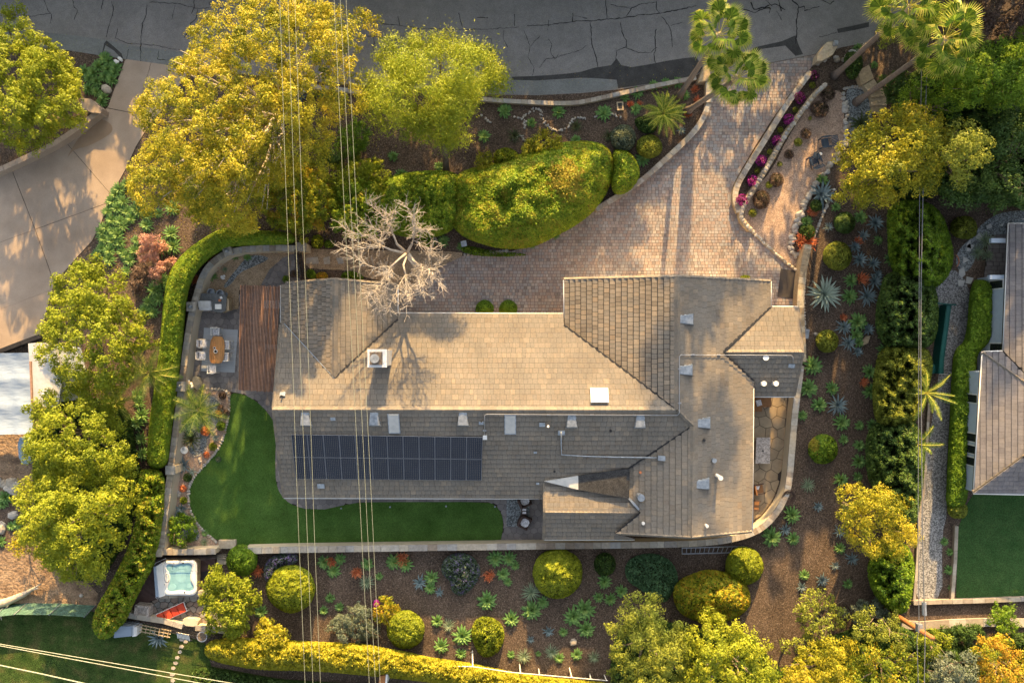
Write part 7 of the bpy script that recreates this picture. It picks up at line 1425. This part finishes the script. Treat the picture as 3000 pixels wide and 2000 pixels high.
plants = [(2408, 527, 18, 'G'), (2404, 570, 32, 'B'), (2448, 607, 15, 'G'), (2520, 637, 19, 'G'), (2561, 654, 22, 'B'), (2425, 666, 15, 'B'), (2527, 691, 18, 'B'), (2571, 704, 13, 'G'), (2502, 723, 17, 'B'), (2516, 761, 21, 'B'), (2555, 773, 18, 'B'), (2605, 761, 15, 'G'), (2361, 650, 16, 'G'), (2491, 821, 21, 'G'), (2559, 825, 25, 'B'), (2570, 804, 13, 'B'), (2486, 868, 20, 'G'), (2600, 841, 18, 'G'), (2511, 943, 26, 'G'), (2541, 964, 17, 'B'), (2507, 982, 19, 'G'), (2514, 1003, 15, 'G'), (2511, 1030, 14, 'B'), (2586, 980, 15, 'G'), (2589, 1028, 19, 'G'), (2379, 1070, 27, 'G'), (2545, 1089, 22, 'G'), (2366, 1136, 24, 'G'), (2436, 1137, 20, 'G'), (2548, 1145, 20, 'G'), (2398, 1185, 19, 'G'), (2350, 1216, 15, 'G'), (2464, 1237, 20, 'G'), (2516, 1246, 12, 'G'), (2554, 1243, 16, 'G'), (2470, 1287, 14, 'G'), (2516, 1304, 15, 'G'), (2514, 1350, 20, 'G'), (2461, 1404, 19, 'G'), (2511, 1395, 15, 'G'), (2318, 1507, 22, 'G'), (2395, 1482, 14, 'B'), (2477, 1484, 13, 'B'), (2298, 1550, 16, 'B'), (2258, 1571, 24, 'G'), (2322, 1575, 18, 'G'), (2457, 1556, 17, 'B'), (2460, 1604, 14, 'G'), (2494, 1636, 19, 'B'), (2445, 1655, 14, 'B'), (2355, 1682, 14, 'G'), (2406, 1697, 18, 'B'), (2482, 1709, 14, 'G'), (2346, 1718, 14, 'B'), (2366, 1420, 22, 'A'),
 (2375, 623, 13, 'F'), (2352, 711, 26, 'F'), (2523, 816, 14, 'F'), (2511, 705, 10, 'F'), (2468, 929, 11, 'F'), (2527, 1120, 12, 'F'),
 (951, 1645, 18, 'G'), (998, 1636, 17, 'G'), (978, 1670, 20, 'G'), (1077, 1651, 19, 'G'), (1075, 1704, 26, 'A'), (1111, 1687, 12, 'G'), (1155, 1643, 20, 'G'), (1189, 1652, 22, 'G'), (1230, 1704, 19, 'B'), (1264, 1690, 21, 'G'), (1260, 1721, 16, 'G'), (1287, 1733, 13, 'B'), (1452, 1634, 20, 'G'), (1491, 1634, 21, 'G'), (1509, 1655, 14, 'G'), (1474, 1680, 18, 'G'), (1488, 1703, 11, 'G'), (968, 1750, 13, 'G'), (949, 1786, 12, 'G'), (995, 1776, 13, 'G'), (765, 1789, 19, 'G'), (1427, 1757, 24, 'G'), (1498, 1810, 22, 'G'), (1281, 1816, 17, 'G'), (1315, 1830, 20, 'A'), (1355, 1859, 26, 'G'), (1293, 1889, 21, 'G'), (1350, 1912, 14, 'G'), (1497, 1915, 12, 'G'), (1534, 1920, 20, 'A'),
 (1556, 1733, 30, 'A'), (1590, 1762, 16, 'G'), (1558, 1785, 26, 'G'), (1770, 1701, 20, 'G'), (1820, 1730, 18, 'G'), (1753, 1748, 14, 'G'), (1787, 1753, 17, 'G'), (1713, 1782, 26, 'G'), (1680, 1803, 24, 'G'), (1716, 1840, 22, 'G'), (1607, 1847, 14, 'B'), (1650, 1850, 12, 'G'), (1554, 1871, 12, 'B'), (1616, 1908, 22, 'A'), (1638, 1925, 14, 'G'), (1577, 1913, 9, 'G'), (1689, 1915, 18, 'G'), (1740, 1923, 20, 'A'), (466, 1866, 24, 'B'),
 (973, 1643, 14, 'F'), (1048, 1673, 14, 'F'), (1180, 1633, 16, 'F'), (1432, 1682, 14, 'F'), (757, 1668, 16, 'F'), (634, 766, 20, 'F'), (583, 822, 18, 'F'),
 (1479, 325, 21, 'G'), (1361, 329, 18, 'G'), (1418, 400, 18, 'G'), (1507, 400, 22, 'D'), (1286, 489, 15, 'G'), (1152, 459, 13, 'G'), (1175, 514, 16, 'G'), (1636, 329, 18, 'G'), (1557, 361, 14, 'G'), (1768, 332, 21, 'G'), (1687, 371, 18, 'D'), (1595, 396, 16, 'D'), (1687, 411, 13, 'G'), (1914, 252, 14, 'G'), (1950, 246, 15, 'G'), (1984, 243, 14, 'G'), (1866, 273, 16, 'G'), (1830, 286, 13, 'G'), (1862, 320, 15, 'G'), (1782, 400, 17, 'D'), (1880, 468, 19, 'G'), (1995, 384, 14, 'B'), (2005, 280, 13, 'G'), (1530, 303, 8, 'B'), (1846, 307, 8, 'F'), (1873, 303, 8, 'F'), (2034, 264, 12, 'F'), (2041, 296, 11, 'F'), (2014, 337, 9, 'F'), (884, 282, 16, 'B'), (948, 276, 14, 'G'), (2560, 192, 10, 'G'), (2512, 142, 14, 'G'),
 (563, 1285, 27, 'D'), (532, 1256, 18, 'B'), (633, 1282, 11, 'B'), (532, 1488, 16, 'B'), (525, 1508, 16, 'B'), (600, 1586, 15, 'A'), (602, 1560, 10, 'G'), (650, 745, 12, 'A'), (690, 752, 12, 'K'), (725, 752, 12, 'K'), (622, 810, 14, 'K'), (660, 790, 10, 'A'), (18, 1455, 20, 'G'), (10, 1475, 16, 'G'), (35, 1540, 14, 'G'), (52, 1535, 14, 'G'), (5, 1585, 14, 'G'), (545, 1165, 18, 'B')]
bank = [(352, 555), (372, 540), (330, 590), (345, 612), (362, 590), (318, 620), (372, 620), (398, 612), (330, 645), (355, 648), (385, 640), (405, 620), (312, 668), (335, 680), (360, 662), (305, 700), (330, 705), (322, 735), (300, 728), (355, 712), (358, 738), (288, 745), (322, 760), (410, 590), (340, 570), (300, 680), (348, 690)]
plants += [(u, v, 19, 'K') for u, v in bank]
plants += [(435, 635, 16, 'K'), (466, 625, 14, 'K'), (430, 660, 18, 'K'), (505, 610, 22, 'K'), (503, 685, 24, 'K'), (480, 722, 25, 'K'), (510, 722, 22, 'K'), (402, 705, 16, 'K'), (395, 735, 18, 'K'), (382, 765, 18, 'K'), (372, 795, 18, 'K'), (476, 825, 25, 'K'), (456, 850, 26, 'K'), (468, 875, 22, 'K'), (438, 885, 20, 'K'), (425, 910, 22, 'K'), (450, 915, 20, 'K'), (405, 1155, 20, 'K'), (410, 1180, 18, 'K'), (418, 1215, 22, 'K'), (404, 1240, 22, 'K'), (415, 1285, 22, 'K'), (420, 1330, 20, 'K'), (425, 625, 14, 'K'), (370, 750, 16, 'K')]
plants += [(u, v, 17, 'G') for u, v in ((310, 172), (290, 196), (318, 204), (338, 214), (264, 232), (286, 240), (308, 226), (340, 200), (262, 262), (284, 270), (300, 300), (306, 286), (318, 180), (250, 210), (276, 215), (330, 235))]
plants += [(2885, 705, 26, 'A'), (2862, 740, 24, 'A'), (2890, 748, 20, 'A'), (2765, 1585, 12, 'G'), (2782, 1615, 12, 'G'), (2778, 1668, 12, 'G'), (2785, 1720, 10, 'G'), (2555, 1690, 10, 'G'), (1270, 690, 14, 'A'), (1300, 705, 18, 'K'), (1350, 722, 13, 'K'), (1558, 718, 12, 'K'), (1628, 688, 12, 'K'), (1245, 690, 16, 'K')]
LM = [('the giant pale agave', 2412, 861), ('the clipped ball with yellow patches', 2453, 749), ('the small ball below the giant agave', 2423, 999), ('the lone brown sided ball', 2411, 1315), ('the hose coil', 2311, 1455), ('the golden brown tree', 2540, 1510), ('the coral plant at the wall end', 2352, 711), ('the east roof corner', 2352, 1031), ('the dark cables clump', 2600, 700), ('the open light leaved tree', 2400, 1790), ('the ladder end', 2180, 1592), ('the yellow topped ball', 852, 1722), ('the purple streaked lavender', 1350, 1670), ('the bright ball by the orange shrub', 1188, 1842), ('the tall yellow ball', 1633, 1678), ('the dark lavender mound', 1905, 1690), ('the olive tree', 1880, 1850), ('the bottom fence posts', 1522, 1955), ('the lime lavender bush', 1428, 1865), ('the drain box', 1816, 311), ('the golden cycad palm', 1942, 335), ('the feathery tree trunk', 1308, 510), ('the drive entrance block', 2065, 215), ('the yellow tree drum', 907, 274), ('the planter palm', 585, 1200), ('the round white table', 540, 1318), ('the lawn corner step', 665, 1594), ('the pink shrub', 445, 725), ('the lower pink shrub', 468, 780), ('the left driveway joint', 314, 596), ('the left driveway pillar', 268, 308), ('the white corner stones', 350, 178), ('the left grey rocks', 20, 1420), ('the neighbour walk', 2850, 720), ('the neighbour lawn edging', 2798, 1650), ('the clipped hedge bend', 560, 722), ('the hedge middle', 450, 1200), ('the rounded hedge foot', 1460, 735), ('the white pillar gate', 884, 724), ('the storage box', 368, 1850), ('the upper bed road wall', 1550, 300), ('the grey soft shrub', 1826, 405)]
def rel(u, v, a, b):
    dx, dy = u-a, v-b; s = []
    if abs(dy) > abs(dx)*.45: s.append('above' if dy < 0 else 'below')
    if abs(dx) > abs(dy)*.45: s.append('left of' if dx < 0 else 'right of')
    return ' and '.join(s)
cand = []
for u, v, r, k in plants:
    d, nm, a, b = min((math.hypot(u-a, v-b), nm, a, b) for nm, a, b in LM); cand.append((u, v, r, k, d, '%s %s' % (rel(u, v, a, b), nm)))
OD = ['closest', 'second closest', 'third closest', 'fourth closest', 'fifth closest', 'sixth closest', 'seventh closest', 'eighth closest', 'ninth closest', 'tenth closest', 'eleventh closest', 'twelfth closest', 'thirteenth closest', 'fourteenth closest', 'fifteenth closest']
by = {}
for c in cand: by.setdefault((c[3], c[5]), []).append(c)
for (k, ph), L_ in by.items():
    L_.sort(key=lambda c: c[4])
    for i, (u, v, r, kk, d, _) in enumerate(L_):
        nm, ds, cat = NMS[k]; lab = ds+' '+ph+('' if len(L_) == 1 else ', %s one' % OD[min(i, 14)]); ms = PR[k]
        o = obj(nm, ms[(int(u)+int(v)) % len(ms)], None, W(u, v, .03)); s = r/PXM*random.uniform(.9, 1.15)*(1.36 if k != 'F' else 1.35); o.scale = (s, s, s*random.uniform(.8, 1.1)); o.rotation_euler.z = random.random()*6.28; WL[o] = o.location.copy()
        tag(o, lab, cat, {'G': 'green agave rosettes in the garden beds', 'B': 'blue agaves in the garden beds', 'A': 'narrow leaved aloes in the beds', 'D': 'dark aloes in the beds', 'K': 'sword leaved clumps on the left bank', 'F': 'orange coral stemmed plants'}[k])
# big agaves with separate leaves
def big_agave(label, u, v, r, n, mat, w=.16, seed=1, el0=80, el1=6):
    rr = random.Random(seed); loc = Vector(W(u, v, .03)); t = thing('agave', label, 'agave', loc); s = r/PXM
    g1 = Geo(); K = 7; vs = []
    for k in range(K+1):
        q = k/K; ww = w*(.5+1.1*q if q < .45 else 1.0*(1-((q-.45)/.55)**1.7)) if k < K else .002
        for sd, h in ((-1, .35*ww), (0, 0), (1, .35*ww)): vs.append((q, sd*ww*.5, -.16*q*q+h))
    for k in range(K): g1.add([vs[i] for i in (k*3, k*3+1, k*3+4, k*3+3)], [(0, 1, 2, 3)], .55); g1.add([vs[i] for i in (k*3+1, k*3+2, k*3+5, k*3+4)], [(0, 1, 2, 3)], .45)
    me = g1.mesh('leaf', M[mat], smooth=False)
    for i in range(n):
        f = i/(n-1); o = obj('leaf', me, t); a = i*2.39996+rr.uniform(-.1, .1); el = R(el0+(el1-el0)*f**.75+rr.uniform(-4, 4)); l = s*(.6+.42*f)*rr.uniform(.92, 1.06)*1.02; o.scale = (l, l*1.05, l); o.rotation_euler = (Matrix.Rotation(a, 4, 'Z') @ Matrix.Rotation(-el, 4, 'Y')).to_euler()
big_agave('giant pale agave beside the retaining wall, the largest rosette of the garden', 2412, 862, 58, 46, 'ag_pale', .15, 1)
big_agave('large blue agave right of the giant pale agave', 2538, 868, 35, 30, 'ag_blue', .16, 2)
big_agave('large blue agave in the middle of the right hand mulch', 2452, 1186, 36, 34, 'ag_blue', .15, 3)
big_agave('blue agave directly above the small green and yellow ball group', 2470, 958, 30, 26, 'ag_blue', .17, 4)
big_agave('blue agave touching the small green and yellow ball', 2484, 1004, 30, 26, 'ag_blue', .17, 5)
big_agave('dark blue agave half under the golden tree on the blue gravel', 2520, 365, 42, 26, 'ag_dark', .16, 6)
big_agave('blue agave overhanging the wall pillar in the planter', 538, 1362, 28, 20, 'ag_blue', .17, 7)
big_agave('white edged variegated agave in the planter', 565, 1380, 19, 16, 'ag_pale', .13, 8)

# ------------------------------------------------------------ trees across the road (out of frame; they shade the street)
def far_tree(label, x, y, r, h, seed, zb=None, k=1):
    u, v = 1500+x*PXM, 1000-y*PXM; random.seed(seed)
    T_(label, circ(1500+(u-1500)*k, 1000+(v-1000)*k, r*k*PXM*1.25, r*k*PXM*.9, 12, .18), zb or h*.35, h, 1.2, 'lf_green', (u, v), leaf=.5, dens=2.6, space=.4, tone=(.5, .3), low=1.2, limbs=6, group='trees across the road')
NUM = ['first', 'second', 'third', 'fourth', 'fifth', 'sixth', 'seventh', 'eighth', 'ninth', 'tenth', 'eleventh', 'twelfth', 'thirteenth', 'fourteenth']
for i, (x, y, r, h) in enumerate(((-51, 33, 5, 6), (-42, 33, 4.4, 6.2), (-34, 34, 3.8, 5.6), (-26, 33, 4.4, 6.2), (-19, 34, 4.4, 6.6), (-11.5, 33, 4.6, 7.0), (-4, 34, 4.4, 6.8), (3.5, 33, 4.4, 8.0), (10.0, 34, 4.0, 7.6), (18, 33, 3.0, 5.4), (25, 34, 4.2, 7.4), (32, 33, 5, 9.8), (40, 33, 5, 10.5), (48, 32, 5, 11))):
    far_tree('%s green tree from the left on the far side of the road' % NUM[i], x, y, r, h, 100+i)
far_tree('tallest tree behind the row across the road, unseen, shaped to shade the roof', 14.4, 36.0, 2.4, 22.4, 130, 19.3, 1.78)  # unseen crown, set high to throw shade on the right wing roof
far_tree('slender unseen tree before the tallest one, added to shade the roof ridge', 14.6, 35.2, 1.1, 18.4, 131, 13.5, 1.5)  # unseen, added to narrow that shade along the ridge
H_('unseen dense hedge across the road, added to block the low sun', [(-1200, -240), (600, -190), (1500, -170), (2400, -200), (3000, -420), (3800, -700), (3800, -850), (3000, -560), (2400, -340), (1500, -310), (600, -330), (-1200, -380)], 3.4, 1.2, 'lf_green', leaf=.4, bump=.3, smooth=0, cover=1.2)  # unseen, added to stop sun passing under the crowns onto the road

# ------------------------------------------------------------ fallen leaves and wood chips, far too many to count
def litter(name, polypx, n, z, mat, size, seed):
    rs = np.random.RandomState(seed); X, Y = sample_poly(polypx, n, rs); P = to_world(X, Y, np.full(n, 0.0)); P[:, 2] = z+rs.uniform(0, .015, n)
    Nn = np.tile(np.array([[0, 0, 1.0]]), (n, 1)); me = leaf_mesh(name, P, Nn, size, .5, rs.rand(n), [M[mat]], rs=rs, jit=.25); o = obj(name, me); tag(o, kind='stuff')
litter('leaf_litter', [(1120, 295), (1480, 300), (1660, 312), (1800, 285), (2030, 240), (2050, 300), (2010, 390), (1880, 520), (1780, 420), (1480, 470), (1130, 500)], 2600, .02, 'lf_brown', .075, 1)
litter('leaf_litter', [(660, 1630), (1500, 1625), (2200, 1590), (2320, 1480), (2360, 1100), (2600, 1000), (2560, 1500), (2500, 1800), (2200, 1950), (1400, 1940), (760, 1860)], 6500, .02, 'lf_brown', .07, 2)
litter('leaf_litter', [(2400, 560), (2600, 600), (2600, 1000), (2370, 1000)], 900, .02, 'lf_brown', .07, 3)
litter('leaf_litter', [(420, 330), (1060, 300), (1130, 480), (980, 700), (520, 740), (390, 900), (300, 760)], 2600, .02, 'lf_mix', .08, 4)
litter('leaf_litter', [(1180, 860), (1330, 770), (1730, 640), (2040, 380), (2080, 230), (2360, 180), (2160, 520), (2300, 780), (2250, 810), (1660, 810), (1640, 910), (1170, 910)], 260, .068, 'lf_brown', .05, 5)
litter('leaf_litter', [(0, 140), (460, 190), (900, 230), (1420, 270), (1800, 250), (2040, 210), (2040, 160), (1700, 190), (1000, 190), (400, 120), (0, 80)], 320, .03, 'lf_mix', .06, 6)
litter('leaf_litter', [(0, 620), (320, 560), (250, 720), (0, 800)], 40, .06, 'lf_brown', .06, 7)
